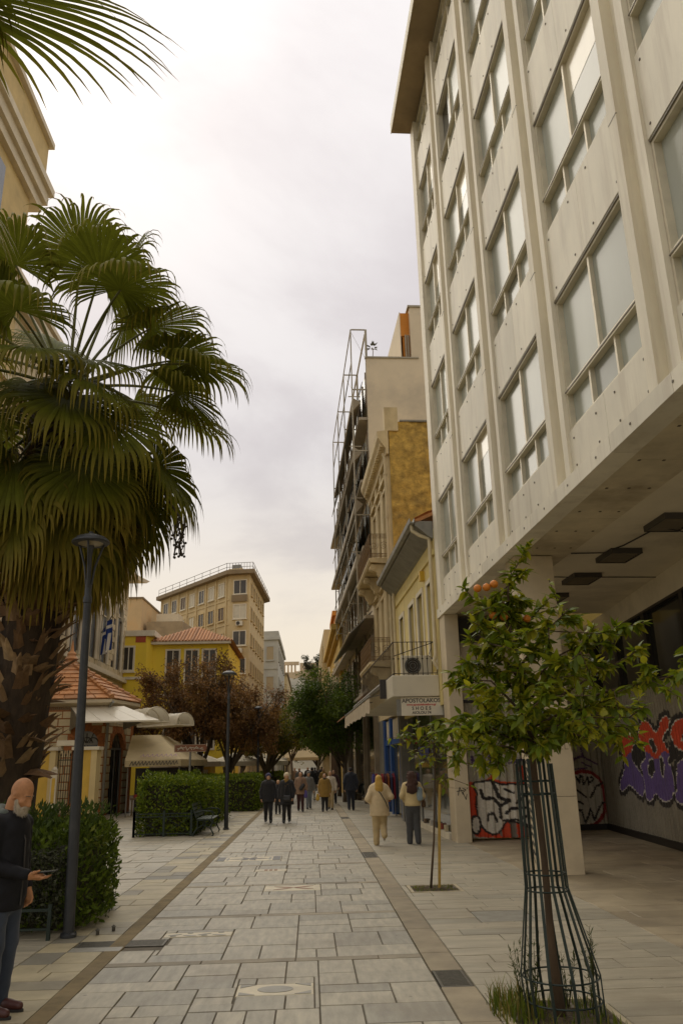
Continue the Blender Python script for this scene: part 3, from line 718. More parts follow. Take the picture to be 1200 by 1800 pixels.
m = MB(); m.box(3.9, 6.2, 20.99, 21.1, 3.3, 5.53); m.build('end_wall', M_plaster, shop)
m = MB(); m.box(3.9, 6.2, 20.9, 20.985, 4.85, 5.5); m.build('shutter_box', M_blackfr, shop)
m = MB(); m.box(3.9, 3.96, 20.93, 20.985, 0.0, 4.84); m.box(6.14, 6.2, 20.93, 20.985, 3.3, 4.84); m.box(3.96, 6.14, 20.93, 20.985, 3.3, 3.38); m.build('shutter_guide', M_blackfr, shop)
# phone-number board
sg = empty('letting_board', (7.25, 22.95, 2.78), 0, label='white letting board with a phone number above the far graffiti shutter', cat='sign')
M_board = mat('white board', (0.50, 0.46, 0.38), 0.6, var=0.08, vscale=4)
MB().box(-0.62, 0.62, -0.02, 0.02, -0.32, 0.32).build('panel', M_board, sg)
M_txtr = mat('red lettering', (0.45, 0.03, 0.03), 0.6); M_txtb = mat('black lettering', (0.03, 0.03, 0.035), 0.6)
def text(s_, size, loc, rot, mt, parent, name='lettering', align='CENTER', ext=0.002, sx=1.0, bold=0.0):
    cu = bpy.data.curves.new('txt', 'FONT'); cu.body = s_; cu.size = size; cu.align_x = align; cu.align_y = 'CENTER'; cu.extrude = ext; cu.offset = bold
    t = bpy.data.objects.new('txt', cu); COL.objects.link(t)
    bpy.context.view_layer.update()
    me = bpy.data.meshes.new_from_object(t.evaluated_get(bpy.context.evaluated_depsgraph_get())); bpy.data.objects.remove(t)
    me.materials.clear(); me.materials.append(mt); me.name = name
    return inst(name, me, parent, loc, rot, (sx, 1, 1))
text('ΕΝΟΙΚΙΑΖΕΤΑΙ', 0.16, (0, -0.022, 0.12), (math.pi / 2, 0, 0), M_txtr, sg)
text('210 3241598', 0.17, (0.02, -0.022, -0.14), (math.pi / 2, 0, 0), M_txtb, sg)
# ================================================================== the right-hand row beyond the office block
M_yel = mat('pale yellow plaster', (0.60, 0.51, 0.235), 0.85, var=0.10, vscale=1.0, dirt=(0.42, 0.31, 0.12), dscale=0.8, damt=0.55, dstretch=(1.5, 1.5, 0.4), bump=0.1, bscale=40)
M_white = mat('white paint', (0.60, 0.56, 0.48), 0.7, var=0.08, vscale=1.5, dirt=(0.42, 0.37, 0.28), dscale=1.2, damt=0.4)
M_shutgrey = mat('grey shutter paint', (0.27, 0.24, 0.20), 0.7, var=0.1, vscale=3)
M_zinc = mat('zinc gutter', (0.22, 0.22, 0.215), 0.55, metal=0.3, var=0.2, vscale=3)
M_tile = mat('roof tile', (0.40, 0.185, 0.075), 0.8, isl=0.4, var=0.2, vscale=5, bump=0.2)
M_pipe = mat('cream downpipe', (0.52, 0.46, 0.33), 0.6, var=0.12, vscale=3)
M_canopy = mat('white canopy panel', (0.56, 0.53, 0.46), 0.55, var=0.05, vscale=1.0, dirt=(0.42, 0.37, 0.29), dscale=0.9, damt=0.4)
M_awn = mat('cream awning cloth', (0.52, 0.45, 0.36), 0.85, var=0.08, vscale=2, trans=0.25)
M_ironp = mat('wrought iron', (0.05, 0.04, 0.03), 0.6, metal=0.3, var=0.3, vscale=12)
M_rust = mat('rusty wrought iron', (0.15, 0.095, 0.045), 0.7, metal=0.2, var=0.35, vscale=12)
M_ac = mat('air conditioner casing', (0.55, 0.52, 0.45), 0.5, var=0.05, vscale=4)
M_greym = mat('grey metal', (0.20, 0.20, 0.20), 0.5, metal=0.4, var=0.15, vscale=3)
M_blue = mat('blue painted door', (0.015, 0.065, 0.26), 0.45, var=0.2, vscale=4)
M_shopgl = mat('shop window glass', (0.05, 0.055, 0.045), 0.05, var=0.5, vscale=0.9, spec=0.7)
def wall_open(mb, x0, x1, y0, y1, z0, z1, ops, m=0):
    """solid wall slab along y between x0..x1 with rectangular openings [(ya,yb,za,zb)] sorted along y; one band of openings"""
    ops = sorted(ops); y = y0
    for (a, b, c, d) in ops:
        if a > y: mb.box(x0, x1, y, a, z0, z1, m)
        if c > z0: mb.box(x0, x1, a, b, z0, c, m)
        if d < z1: mb.box(x0, x1, a, b, d, z1, m)
        y = b
    if y < y1: mb.box(x0, x1, y, y1, z0, z1, m)
def row_frame(name, **k): return empty(name, (3.5, 20.9, 0), TH, **k)
def ac_unit(loc, rz, label, parent=None):
    o = empty('air_conditioner', loc, rz, label=label, cat='air conditioner') if label else empty('air_conditioner', loc, rz, parent)
    MB().cbox(-0.4, 0.4, -0.15, 0.15, 0, 0.56, 0.015).build('casing', M_ac, o)
    f = MB()
    for r in (0.07, 0.13, 0.19, 0.22): f.tube([(-0.1 + r * math.cos(t), -0.165, 0.28 + r * math.sin(t)) for t in [i * math.pi / 10 for i in range(20)]], 0.008, 4, closed=True)
    f.build('fan_grille', M_greym, o)
    MB().lathe([(0.0, 0), (0.225, 0), (0.225, 0.004)], (0, 0, 0), 20).build('fan_opening', M_blackfr, o, loc=(-0.1, -0.152, 0.28), rot=(math.pi / 2, 0, 0))
    return o
# ------------------------------------------------------------------ yellow two-storey shop house
yh = row_frame('shop_house', label='pale yellow two-storey house with grey gutter and tall white-framed windows over a shoe shop', cat='house')
ops = [(0.85, 1.72, 4.25, 6.75), (2.55, 3.5, 4.25, 6.75), (4.2, 5.2, 4.25, 6.75), (6.45, 7.35, 4.25, 6.75)]
w = MB(); wall_open(w, 0.0, 0.3, 0.36, 8.4, 3.3, 8.1, ops); w.build('wall', M_yel, yh)
hc = MB(); hc.box(0.3, 2.62, 0.36, 8.4, 0.0, 8.1); hc.build('house_core', M_yel, yh); MB().box(2.62, 9, 2.8, 8.4, 0.0, 8.1).build('house_core', M_yel, yh)
for (a, b, c, d) in ops:
    wn = empty('window', (0, 0, 0), 0, yh)
    f = MB(); t = 0.13
    f.box(-0.035, 0.05, a - t, a, c, d + t); f.box(-0.035, 0.05, b, b + t, c, d + t); f.box(-0.035, 0.05, a, b, d, d + t); f.build('surround', M_white, wn)
    ym = (a + b) / 2
    for (q, r) in ((a + 0.02, ym - 0.01), (ym + 0.01, b - 0.02)):
        l = MB(); l.box(0.17, 0.21, q, r, c, d - 0.02)
        l.build('shutter_leaf', M_shutgrey, wn)
        for z in (c + 0.25, c + 1.35): MB().box(0.16, 0.169, q + 0.07, r - 0.07, z, z + 0.95).build('shutter_panel', M_shutgrey, wn)
MB().box(-0.05, 0.0, 0.36, 8.4, 7.35, 7.5).build('string_course', M_yel, yh)
cs = MB(); cs.sweep([(-0.5, 8.22), (-0.5, 8.34), (0.0, 8.34), (0.0, 7.85), (-0.12, 7.9), (-0.42, 8.2)][::-1], [(0, 0.36, 0), (0, 8.55, 0)]); 
cs = MB(); cs.extr([(-0.5, 0.37, 8.20), (-0.5, 0.37, 8.32), (0.0, 0.37, 8.32), (0.0, 0.37, 7.82), (-0.1, 0.37, 7.86)], (0, 8.2, 0)); cs.build('eave', M_zinc, yh)
gt = MB(); gt.extr([(-0.66, 0.36, 8.40), (-0.64, 0.36, 8.28), (-0.53, 0.36, 8.24), (-0.505, 0.36, 8.34), (-0.505, 0.36, 8.40), (-0.52, 0.36, 8.40), (-0.54, 0.36, 8.28), (-0.625, 0.36, 8.31), (-0.64, 0.36, 8.40)], (0, 8.25, 0)); gt.build('gutter_trough', M_zinc, yh)
rfb = MB(); rfb.extr([(-0.5, 0.37, 8.36), (3.5, 0.37, 10.2), (3.5, 0.37, 10.1), (-0.5, 0.37, 8.26)], (0, 8.2, 0)); rfo = rfb.build('roof', M_tile, yh)
tl = MB()
for j in range(3):
    tl.lathe([(0.085, 0.0), (0.1, 0.45)], (0, 0, 0), 6, 0, 0.0, math.pi)
tm = MB(); tm.lathe([(0.075, 0.0), (0.095, 0.5)], (0, 0, 0), 6, 0, 0.0, math.pi); tmm = tm.mesh('roof tile half round', M_tile)
sl = math.atan2(1.84, 4.0)
for i in range(38):
    for j in range(3):
        inst('tile', tmm, rfo, (-0.47 + j * 0.42 * math.cos(sl), 0.48 + i * 0.213, 8.375 + j * 0.42 * math.sin(sl)), Euler((0, math.pi / 2 - sl, 0)).to_matrix().to_euler())
dp = MB(); dp.tube([(-0.55, 0.6, 8.28), (-0.55, 0.6, 8.1), (-0.35, 0.55, 7.95), (-0.1, 0.52, 7.85), (-0.09, 0.52, 7.6), (-0.09, 0.52, 4.6), (-0.16, 0.5, 4.45), (-0.09, 0.5, 4.3)], 0.055, 8); dp.build('downpipe', M_pipe, yh, smooth=40)
dp = MB(); dp.tube([(-0.1, 8.1, 8.3), (-0.1, 8.1, 4.2)], 0.05, 8); dp.build('downpipe', M_pipe, yh, smooth=40)
MB().box(-0.14, 0.0, 2.05, 2.25, 7.0, 7.28).build('alarm_box', mat('yellow alarm box', (0.55, 0.36, 0.03), 0.5), yh)
# balcony deck over the shop, its railing
bd = MB(); bd.cbox(-1.28, -0.002, 0.72, 9.6, 3.55, 4.10, 0.02); bd.build('balcony_deck', M_canopy, yh)
rl = MB()
def rail_run(mb, a, b, z0, z1, n, r=0.011, collar=True):
    a, b = Vector(a), Vector(b)
    for z in (z0 + 0.06, z1): mb.bar((*a.xy, z), (*b.xy, z), 0.03, 0.018)
    for i in range(n + 1):
        p = a.lerp(b, i / n); mb.tube([(p.x, p.y, z0), (p.x, p.y, z1)], r, 5)
        if collar: mb.sphere((p.x, p.y, (z0 + z1) / 2), r * 2.6, 6, 4)
rail_run(rl, (-1.2, 0.8, 0), (-0.02, 0.8, 0), 4.1, 5.0, 9); rail_run(rl, (-1.2, 0.82, 0), (-1.2, 9.5, 0), 4.1, 5.0, 34, 0.009, False)
rl.tube([(-1.2, 0.78, 4.62), (-0.1, 0.78, 4.98), (0.0, 0.8, 5.15)], 0.012, 5); rl.tube([(-0.02, 0.78, 4.5), (-0.25, 0.78, 4.62), (-0.15, 0.78, 4.85)], 0.01, 5)
rl.build('railing', M_ironp, yh)
ac = ac_unit((-0.55, 1.15, 4.1), 0, None, yh)
for q in ac.children: pass
ac.name = 'air_conditioner'
# shop front
sf = MB(); sf.box(0.12, 0.30, 0.36, 8.4, 3.3, 3.56); sf.build('shop_lintel', M_canopy, yh)
MB().box(-0.03, 0.28, 0.42, 7.0, 0.0, 0.16).build('shop_plinth', M_white, yh)
for (a, b) in ((0.45, 2.6), (2.66, 4.8), (4.86, 7.0)):
    MB().box(0.06, 0.08, a, b, 0.165, 3.5).build('shop_window', M_shopgl, yh)
for yy in (0.40, 2.605, 4.805): MB().box(0.03, 0.12, yy, yy + 0.052, 0.16, 3.5).build('shop_mullion', M_greym, yh)
MB().box(-0.16, 0.12, 7.35, 7.75, 0.0, 3.5).build('grey_pillar', mat('grey clad pillar', (0.14, 0.14, 0.145), 0.45, var=0.1, vscale=3), yh)
MB().box(0.02, 0.045, 3.1, 4.9, 1.98, 2.32).build('blue_banner', mat('blue banner', (0.05, 0.06, 0.22), 0.6), yh)
for k, (yy, zz, c) in enumerate(((1.0, 0.45, (0.42, 0.36, 0.25)), (1.7, 0.45, (0.25, 0.06, 0.04)), (2.3, 0.45, (0.05, 0.05, 0.05)), (3.2, 0.42, (0.4, 0.38, 0.36)), (4.2, 0.42, (0.12, 0.08, 0.05)))):
    bx = MB(); bx.box(-0.02, 0.05, yy - 0.12, yy + 0.12, zz - 0.28, zz - 0.14)
    bx.build('shoe_box', mat('shoe box %d' % k, c, 0.6), yh)
lt = MB(); lt.sphere((-0.06, 6.2, 2.55), 0.11, 10, 8); lt.build('red_lantern', mat('red paper lantern', (0.5, 0.05, 0.03), 0.7, trans=0.2), yh)
# shop sign hanging under the balcony deck
sg = empty('shop_sign', (2.93, 21.72, 3.29), 0, label='white hanging shoe shop sign with black and red lettering', cat='sign')
MB().box(-0.5, 0.62, -0.05, 0.05, -0.235, 0.235).build('panel', mat('sign white', (0.60, 0.57, 0.51), 0.5, var=0.05), sg)
MB().box(-0.62, -0.505, -0.045, 0.045, -0.235, 0.19).build('end_box', M_greym, sg)
for x in (-0.4, 0.5): MB().tube([(x, 0, 0.23), (x, 0, 0.30)], 0.012, 6).build('hanger', M_greym, sg)
text('APOSTOLAKOS', 0.148, (0.04, -0.052, 0.145), (math.pi / 2, 0, 0), M_txtb, sg, bold=0.0025)
text('www.apostolakosshoes.gr', 0.075, (0.04, -0.052, 0.045), (math.pi / 2, 0, 0), M_txtr, sg, bold=0.002)
text('S H O E S', 0.125, (0.04, -0.052, -0.055), (math.pi / 2, 0, 0), M_txtb, sg, bold=0.0025)
text('AIOLOU 74', 0.10, (0.04, -0.052, -0.165), (math.pi / 2, 0, 0), M_txtb, sg, bold=0.002)
# awning along the deck edge
aw = row_frame('awning', label='cream cloth awning with hanging valance along the shop balcony edge', cat='awning')
ny = 44
cl = MB()
prof = [(-1.3, 4.02), (-1.5, 3.86), (-1.72, 3.70), (-1.74, 3.55), (-1.735, 3.40), (-1.75, 3.24)]
for j in range(ny + 1):
    y = 2.2 + 9.2 * j / ny
    for q, (x, z) in enumerate(prof): cl.v.append((x + 0.02 * math.sin(j * 1.1) * (q >= 3) + 0.012 * math.sin(j * 2.7) * (q > 3), y, z - (0.03 * math.sin(j * 0.9 + 1) if q == 5 else 0)))
for j in range(ny):
    for q in range(5): cl.f.append((j * 6 + q, j * 6 + q + 1, j * 6 + 7 + q, j * 6 + 6 + q)); cl.m.append(0)
cl.build('cloth', M_awn, aw, smooth=True)
MB().tube([(-1.35, 2.1, 4.0), (-1.35, 11.5, 4.0)], 0.07, 8).build('roller', M_greym, aw, smooth=40)
MB().tube([(-1.73, 2.15, 3.68), (-1.73, 11.45, 3.68)], 0.025, 6).build('front_bar', M_greym, aw)
for y in (2.3, 5.4, 8.5, 11.3): MB().tube([(-1.3, y, 3.75), (-1.72, y, 3.66)], 0.018, 6).build('arm', M_greym, aw)
MB().box(-1.45, -1.28, 1.95, 2.12, 3.6, 4.12).build('end_bracket', M_blackfr, aw)
# ------------------------------------------------------------------ tall classical house with rough side wall
M_rough = mat('rough ochre render', (0.42, 0.285, 0.075), 0.95, var=0.4, vscale=4, dirt=(0.10, 0.07, 0.03), dscale=1.1, damt=0.7, bump=1.0, bscale=14)
M_stone = mat('weathered cream stucco', (0.50, 0.42, 0.27), 0.8, var=0.14, vscale=1.5, dirt=(0.27, 0.20, 0.10), dscale=1.0, damt=0.6, dstretch=(1.5, 1.5, 0.35), bump=0.15, bscale=40)
ch = row_frame('classical_house', label='tall weathered classical house with rough ochre side wall and scroll-bracketed balconies', cat='house')
MB().box(0.32, 10, 8.62, 15.2, 0, 14.4).build('core', M_stone, ch)
side = MB(); n = 26; X0, X1, Z0, Z1 = 0.05, 6.5, 7.5, 15.0
for j in range(n * 2 + 1):
    for i in range(n + 1): side.v.append((X0 + (X1 - X0) * i / n, 8.55 - 0.10 * rnd.random() ** 2, Z0 + (Z1 - Z0) * j / (2 * n)))
for j in range(2 * n):
    for i in range(n): side.f.append((j * (n + 1) + i, j * (n + 1) + i + 1, (j + 1) * (n + 1) + i + 1, (j + 1) * (n + 1) + i)); side.m.append(0)
side.build('rough_side_wall', M_rough, ch, smooth=True)
MB().box(0.05, 6.5, 8.56, 8.62, 0, 15.0).build('side_wall_backing', M_rough, ch)
MB().box(0.5, 6.5, 8.44, 8.75, 15.0, 15.07).build('side_coping', M_greym, ch)
wops = lambda c, d: [(9.5, 10.5, c, d), (11.3, 12.3, c, d), (13.1, 14.1, c, d)]
fw = MB(); 
for (z0, z1, c, d) in ((4.6, 9.3, 5.6, 8.4), (9.3, 14.3, 9.7, 12.5)): wall_open(fw, 0.02, 0.32, 8.62, 15.2, z0, z1, wops(c, d))
fw.box(0.02, 0.32, 8.62, 15.2, 3.6, 4.6); fw.build('facade', M_stone, ch)
for (c, d) in ((5.6, 8.4), (9.7, 12.5)):
    for (a, b, _, _) in wops(c, d):
        wn = empty('window', (0, 0, 0), 0, ch)
        MB().box(0.2, 0.24, a, b, c, d).build('shutters', M_shutgrey, wn)
        f = MB(); f.box(-0.06, 0.06, a - 0.16, a - 0.001, c, d + 0.16); f.box(-0.06, 0.06, b + 0.001, b + 0.16, c, d + 0.16); f.box(-0.06, 0.06, a, b, d + 0.001, d + 0.16); f.box(-0.16, 0.02, a - 0.22, b + 0.22, d + 0.3, d + 0.42); f.build('surround', M_stone, wn)
for yy in (8.66, 9.05, 10.75, 11.05, 12.55, 12.85, 14.35, 14.75):
    MB().box(-0.07, 0.018, yy, yy + 0.2, 4.62, 13.6).build('pilaster', M_stone, ch)
co = MB(); co.extr([(0.0, 8.45, 13.6), (-0.1, 8.45, 13.6), (-0.12, 8.45, 13.85), (-0.2, 8.45, 13.95), (-0.42, 8.45, 14.3), (-0.45, 8.45, 14.55), (0.0, 8.45, 14.62)], (0, 6.9, 0)); co.build('cornice', M_stone, ch)
for i in range(22): MB().box(-0.34, -0.12, 8.55 + i * 0.3, 8.68 + i * 0.3, 13.93, 14.08).build('dentil', M_stone, ch)
MB().box(-0.12, 0.42, 8.46, 8.9, 14.6, 15.62).build('parapet_pillar', M_stone, ch)
MB().box(0.0, 0.35, 8.9, 15.2, 14.6, 14.9).build('parapet', M_stone, ch)
for i in range(14): inst('tile', tmm, ch, (-0.36, 9.0 + i * 0.42, 14.64), (0, 1.25, 0))
dp = MB(); dp.tube([(-0.22, 8.72, 13.7), (-0.14, 8.72, 13.5), (-0.14, 8.72, 4.2)], 0.055, 8)
for z in (5.2, 7.0, 9.0, 11.0, 12.8): dp.lathe([(0.075, 0), (0.075, 0.06)], (-0.14, 8.72, z), 8)
dp.build('downpipe', M_pipe, ch, smooth=40)
def scroll_pts(c, r0, turns, a0=0.0, n=22, plane='xz', s=1):
    out = []
    for i in range(n + 1):
        t = i / n; a = a0 + s * turns * 2 * math.pi * t; r = r0 * (1 - 0.85 * t)
        out.append((c[0] + r * math.cos(a), c[1], c[2] + r * math.sin(a)) if plane == 'xz' else (c[0], c[1] + r * math.cos(a), c[2] + r * math.sin(a)))
    return out
def balcony(y0, y1, zs, zr, xo):
    b = empty('balcony', (0, 0, 0), 0, ch)
    s_ = MB(); s_.extr([(0.02, y0, zs), (xo, y0, zs), (xo, y0, zs - 0.07), (xo + 0.06, y0, zs - 0.16), (0.02, y0, zs - 0.22)], (0, y1 - y0, 0)); s_.build('slab', M_stone, b)
    for yy in (y0 + 0.15, (y0 + y1) / 2 - 0.11, y1 - 0.4):
        k = MB(); q = zs - 0.22
        pts = [(0.02, yy, q), (xo + 0.1, yy, q), (xo + 0.06, yy, q - 0.12), (xo + 0.14, yy, q - 0.27), (xo + 0.3, yy, q - 0.30), (xo + 0.36, yy, q - 0.45), (xo + 0.5, yy, q - 0.62), (xo + 0.62, yy, q - 0.66), (0.02, yy, q - 0.85)]
        k.extr(pts, (0, 0.24, 0))
        k.tube([(xo + 0.16, yy - 0.03, q - 0.14), (xo + 0.16, yy + 0.27, q - 0.14)], 0.13, 12); k.tube([(xo + 0.55, yy - 0.03, q - 0.58), (xo + 0.55, yy + 0.27, q - 0.58)], 0.10, 12)
        k.tube(scroll_pts((xo + 0.16, yy - 0.03, q - 0.14), 0.13, 1.6), 0.02, 5); k.tube(scroll_pts((xo + 0.55, yy - 0.03, q - 0.58), 0.1, 1.5), 0.016, 5)
        k.build('scroll_bracket', M_stone, b)
    r = MB(); z0 = zs + 0.03; xi, xe = -0.02, xo + 0.05
    for z in (z0 + 0.05, z0 + 0.17, zr - 0.16, zr): r.bar((xi, y0 + 0.06, z), (xe, y0 + 0.06, z), 0.02, 0.02); r.bar((xe, y0 + 0.06, z), (xe, y1 - 0.06, z), 0.02, 0.02)
    for i in range(6):
        x = xi + (xe - xi) * i / 5; r.tube([(x, y0 + 0.06, z0), (x, y0 + 0.06, zr)], 0.009, 4)
    h = (zr - 0.16 + z0 + 0.17) / 2; rr_ = 0.17; wd = xe - xi
    for sx in (0.24, 0.76):
        r.tube(scroll_pts((xi + wd * sx, y0 + 0.06, h), rr_, 1.7, 0.5, 26, 'xz', 1 if sx < 0.5 else -1), 0.010, 4)
    for i in range(16):
        x = xi + wd * (i + 0.5) / 16
        for zz in (z0 + 0.11, zr - 0.08): r.tube([(x + 0.02 * math.cos(t), y0 + 0.06, zz + 0.045 * math.sin(t)) for t in [q * math.pi / 4 for q in range(8)]], 0.006, 3, closed=True)
    ny = int((y1 - y0) / 0.17)
    for i in range(ny):
        y = y0 + 0.1 + (y1 - y0 - 0.2) * i / (ny - 1); r.tube([(xe, y, z0), (xe, y, zr)], 0.010, 4)
        if i % 3 == 1: r.tube(scroll_pts((xe, y, h), 0.2, 1.6, 0.3, 20, 'yz'), 0.011, 4)
    r.build('railing', M_rust, b)
balcony(9.6, 14.9, 9.62, 10.62, -0.80)
balcony(9.9, 14.2, 5.60, 6.52, -0.86)
# ground floor of the classical house: blue door and shop
gf = MB(); gf.box(0.25, 0.45, 8.62, 15.2, 0, 3.6); gf.build('ground_floor_wall', M_stone, ch)
bdo = empty('blue_doorway', (0, 0, 0), 0, ch)
for yy in (8.75, 11.4, 13.3): MB().box(0.02, 0.24, yy, yy + 0.42, 0, 3.55).build('post', M_blue, bdo)
MB().box(0.05, 0.24, 9.17, 13.3, 2.55, 2.75).build('transom', M_blue, bdo)
for (a, b) in ((9.18, 11.39), (11.83, 13.29)):
    MB().box(0.14, 0.18, a, b, 0.1, 2.54).build('door_glass', M_shopgl, bdo)
    for i in range(5): q = a + (b - a) * (i + 0.5) / 5; MB().box(0.10, 0.14, q - 0.06, q + 0.06, 2.76, 3.5).build('slat', M_white, bdo)
MB().box(0.0, 0.25, 13.75, 15.2, 0, 3.6).build('grey_shutter', M_greym, ch)
# ------------------------------------------------------------------ concrete block behind a steel frame with grey sun screens
M_whw = mat('white rendered side wall', (0.57, 0.50, 0.405), 0.85, var=0.07, vscale=0.8, dirt=(0.36, 0.315, 0.25), dscale=0.33, damt=0.6, bump=0.08, bscale=30)
M_steel = mat('galvanised steel frame', (0.30, 0.275, 0.23), 0.6, metal=0.2, var=0.15, vscale=3)
M_panel = mat('grey sun screen panel', (0.40, 0.36, 0.31), 0.8, var=0.12, vscale=1.5, trans=0.3)
M_orange = mat('orange stucco', (0.50, 0.20, 0.03), 0.85, var=0.08, vscale=1.5)
M_brown = mat('brown reveal', (0.17, 0.12, 0.075), 0.8, var=0.15, vscale=2)
sb = row_frame('screened_block', label='white-sided apartment block behind a steel frame hung with grey screens', cat='building')
MB().box(0.1, 10, 15.22, 40, 0, 21.4).build('core', M_whw, sb)
MB().box(-0.0, 10, 15.16, 15.22, 13.0, 21.5).build('side_wall', M_whw, sb)
MB().box(-0.06, 2.7, 15.1, 15.3, 21.5, 21.58).build('coping', M_steel, sb)
tw = MB(); tw.box(2.35, 10, 15.17, 40, 21.4, 24.5); tw.build('stair_tower', M_whw, sb)
MB().box(1.9, 2.36, 15.5, 18, 23.0, 24.35).build('orange_panel', M_orange, sb)
MB().box(1.86, 1.9, 15.5, 26, 21.4, 24.4).build('tower_screen', M_whw, sb)
MB().box(2.0, 2.35, 15.55, 25, 21.42, 23.0).build('orange_reveal', M_orange, sb)
MB().box(2.25, 10.0, 15.1, 40, 24.5, 24.6).build('tower_coping', M_steel, sb)
for i, (yy, xx) in enumerate(((15.4, 2.12), (15.42, 2.25))): MB().tube([(xx, yy, 21.4), (xx, yy, 23.0)], 0.05, 6).build('tower_post', M_steel, sb)
for z in (5.0, 8.3, 11.6, 14.9, 18.2):
    MB().box(-0.45, 0.1, 15.25, 40, z - 0.07, z + 0.07).build('floor_slab', M_panel, sb)
    for i in range(6): 
        y = 15.8 + i * 3.9; wn = MB().box(0.02, 0.099, y, y + 3.2, z + 0.9, z + 2.75).build('window', M_paneB, sb)
        for k in range(3): MB().box(-0.03, 0.019, y + k * 1.6 - 0.05, y + k * 1.6 + 0.05, z + 0.85, z + 2.8).build('window_post', M_brown, wn)
XO = -0.74
fr = empty('steel_frame', (0, 0, 0), 0, sb)
for i, y in enumerate((15.3, 20.3, 25.3, 30.3)):
    MB().box(XO - 0.03, XO + 0.03, y - 0.03, y + 0.03, 9.5 if i else 8.0, 23.2).build('post', M_steel, fr)
    MB().box(-0.02, 0.09, y - 0.06, y + 0.06, 3.6, 23.2).build('wall_post', M_steel, fr)
    for z in (9.9, 13.2, 16.5, 19.8, 23.2): MB().box(XO + 0.03, -0.02, y - 0.025, y + 0.025, z - 0.03, z + 0.03).build('cross_beam', M_steel, fr)
for z in (23.17, 21.3, 13.0, 9.8): MB().box(XO - 0.026, XO + 0.026, 15.35, 30.3, z - 0.025, z + 0.025).build('rail', M_steel, fr)
MB().box(0.0, 0.08, 15.35, 30.3, 23.12, 23.2).build('rail', M_steel, fr)
for i in range(3):
    b = MB(); y = 15.3 + 5 * i; b.tube([(XO, y, 19.8), (XO, y + 5, 23.2)], 0.012, 4); b.build('brace', M_steel, fr)
b = MB(); b.tube([(0, 15.3, 21.5), (XO, 15.3, 23.1)], 0.008, 4); b.build('brace', M_steel, fr)
def screen(y0, y1, zt, w, h):
    s_ = empty('sun_screen', (0, 0, 0), 0, sb); n = 5
    for k in range(n):
        a = y0 + (y1 - y0) * k / n; c = y0 + (y1 - y0) * (k + 1) / n - 0.03
        MB().extr([(XO + 0.05, a, zt), (XO + w, a, zt - 0.25), (XO + w - 0.02, a, zt - 0.32), (XO - 0.08, a, zt - h - 0.3), (XO - 0.12, a, zt - h - 0.22)], (0, c - a, 0)).build('screen_panel', M_panel, s_)
    MB().box(XO - 0.18, XO + w, y0 - 0.02, y0 - 0.001, zt + 0.02, zt + 0.07).build('screen_top_bar', M_steel, s_)
screen(15.6, 29.2, 19.5, 0.42, 0.55); screen(15.6, 29.6, 16.8, 0.42, 0.55); screen(15.6, 30.0, 14.1, 0.40, 0.55); screen(15.6, 30.4, 11.4, 0.38, 0.5)
# bluish glass screens between frame and wall
for z in (18.6, 15.2, 11.8): MB().extr([(-0.75, 16.0, z), (-0.15, 16.0, z + 2.0), (-0.12, 16.0, z + 2.0), (-0.72, 16.0, z)], (0, 17, 0)).build('glass_screen', mat('slate glass screen', (0.12, 0.135, 0.15), 0.25, spec=0.5), sb)
# sloping grey canopy at first floor and lower front
cy = empty('metal_canopy', (0, 0, 0), 0, sb)
for i in range(5): MB().extr([(-1.18, 15.4 + i * 2.2, 7.6), (-0.1, 15.4 + i * 2.2, 8.6), (-0.08, 15.4 + i * 2.2, 8.56), (-1.16, 15.4 + i * 2.2, 7.52)], (0, 2.15, 0)).build('canopy_sheet', M_greym, cy)
MB().tube([(-1.18, 15.3, 7.58), (-1.18, 26.5, 7.58)], 0.04, 6).build('canopy_edge', M_white, cy)
for y in (15.5, 20.5, 25.5, 30.5, 35.5): MB().box(-0.15, 0.09, y, y + 0.5, 0, 7.5).build('front_pier', mat('dark stone pier', (0.19, 0.16, 0.12), 0.8, var=0.2, vscale=2), sb)
for y in (16.2, 21.2, 26.2, 31.2): MB().box(0.0, 0.095, y, y + 4.1, 0.2, 4.2).build('shop_opening', M_blackgl, sb)
MB().extr([(-1.5, 15.5, 3.9), (-0.1, 15.5, 4.7), (-0.1, 15.5, 4.65), (-1.5, 15.5, 3.85)], (0, 4.5, 0)).build('tile_canopy', M_tile, sb)
# little plant growing on the parapet
pl = empty('parapet_plant', L2W(0.35, 15.2, 21.58), 0, label='small weed growing on the white parapet', cat='plant')
m = MB(); m.tube([(0, 0, 0), (0.03, 0, 0.3), (0.0, 0, 0.55)], 0.02, 5); m.build('stem', M_rust, pl)
M_wd = mat('dusty leaf', (0.09, 0.09, 0.06), 0.7)
for k in range(26):
    a = rnd.uniform(0, 6.28); e = rnd.uniform(-0.3, 1.2); r = rnd.uniform(0.25, 0.42); c = Vector((0, 0, 0.55)); dv = Vector((math.cos(a) * math.cos(e), math.sin(a) * math.cos(e), math.sin(e)))
    sd_ = dv.cross(Vector((0, 0, 1))).normalized() * 0.05
    MB().add([c + dv * 0.1, c + dv * r * 0.6 + sd_, c + dv * r, c + dv * r * 0.6 - sd_], [(0, 1, 2, 3)]).build('leaf', M_wd, pl)
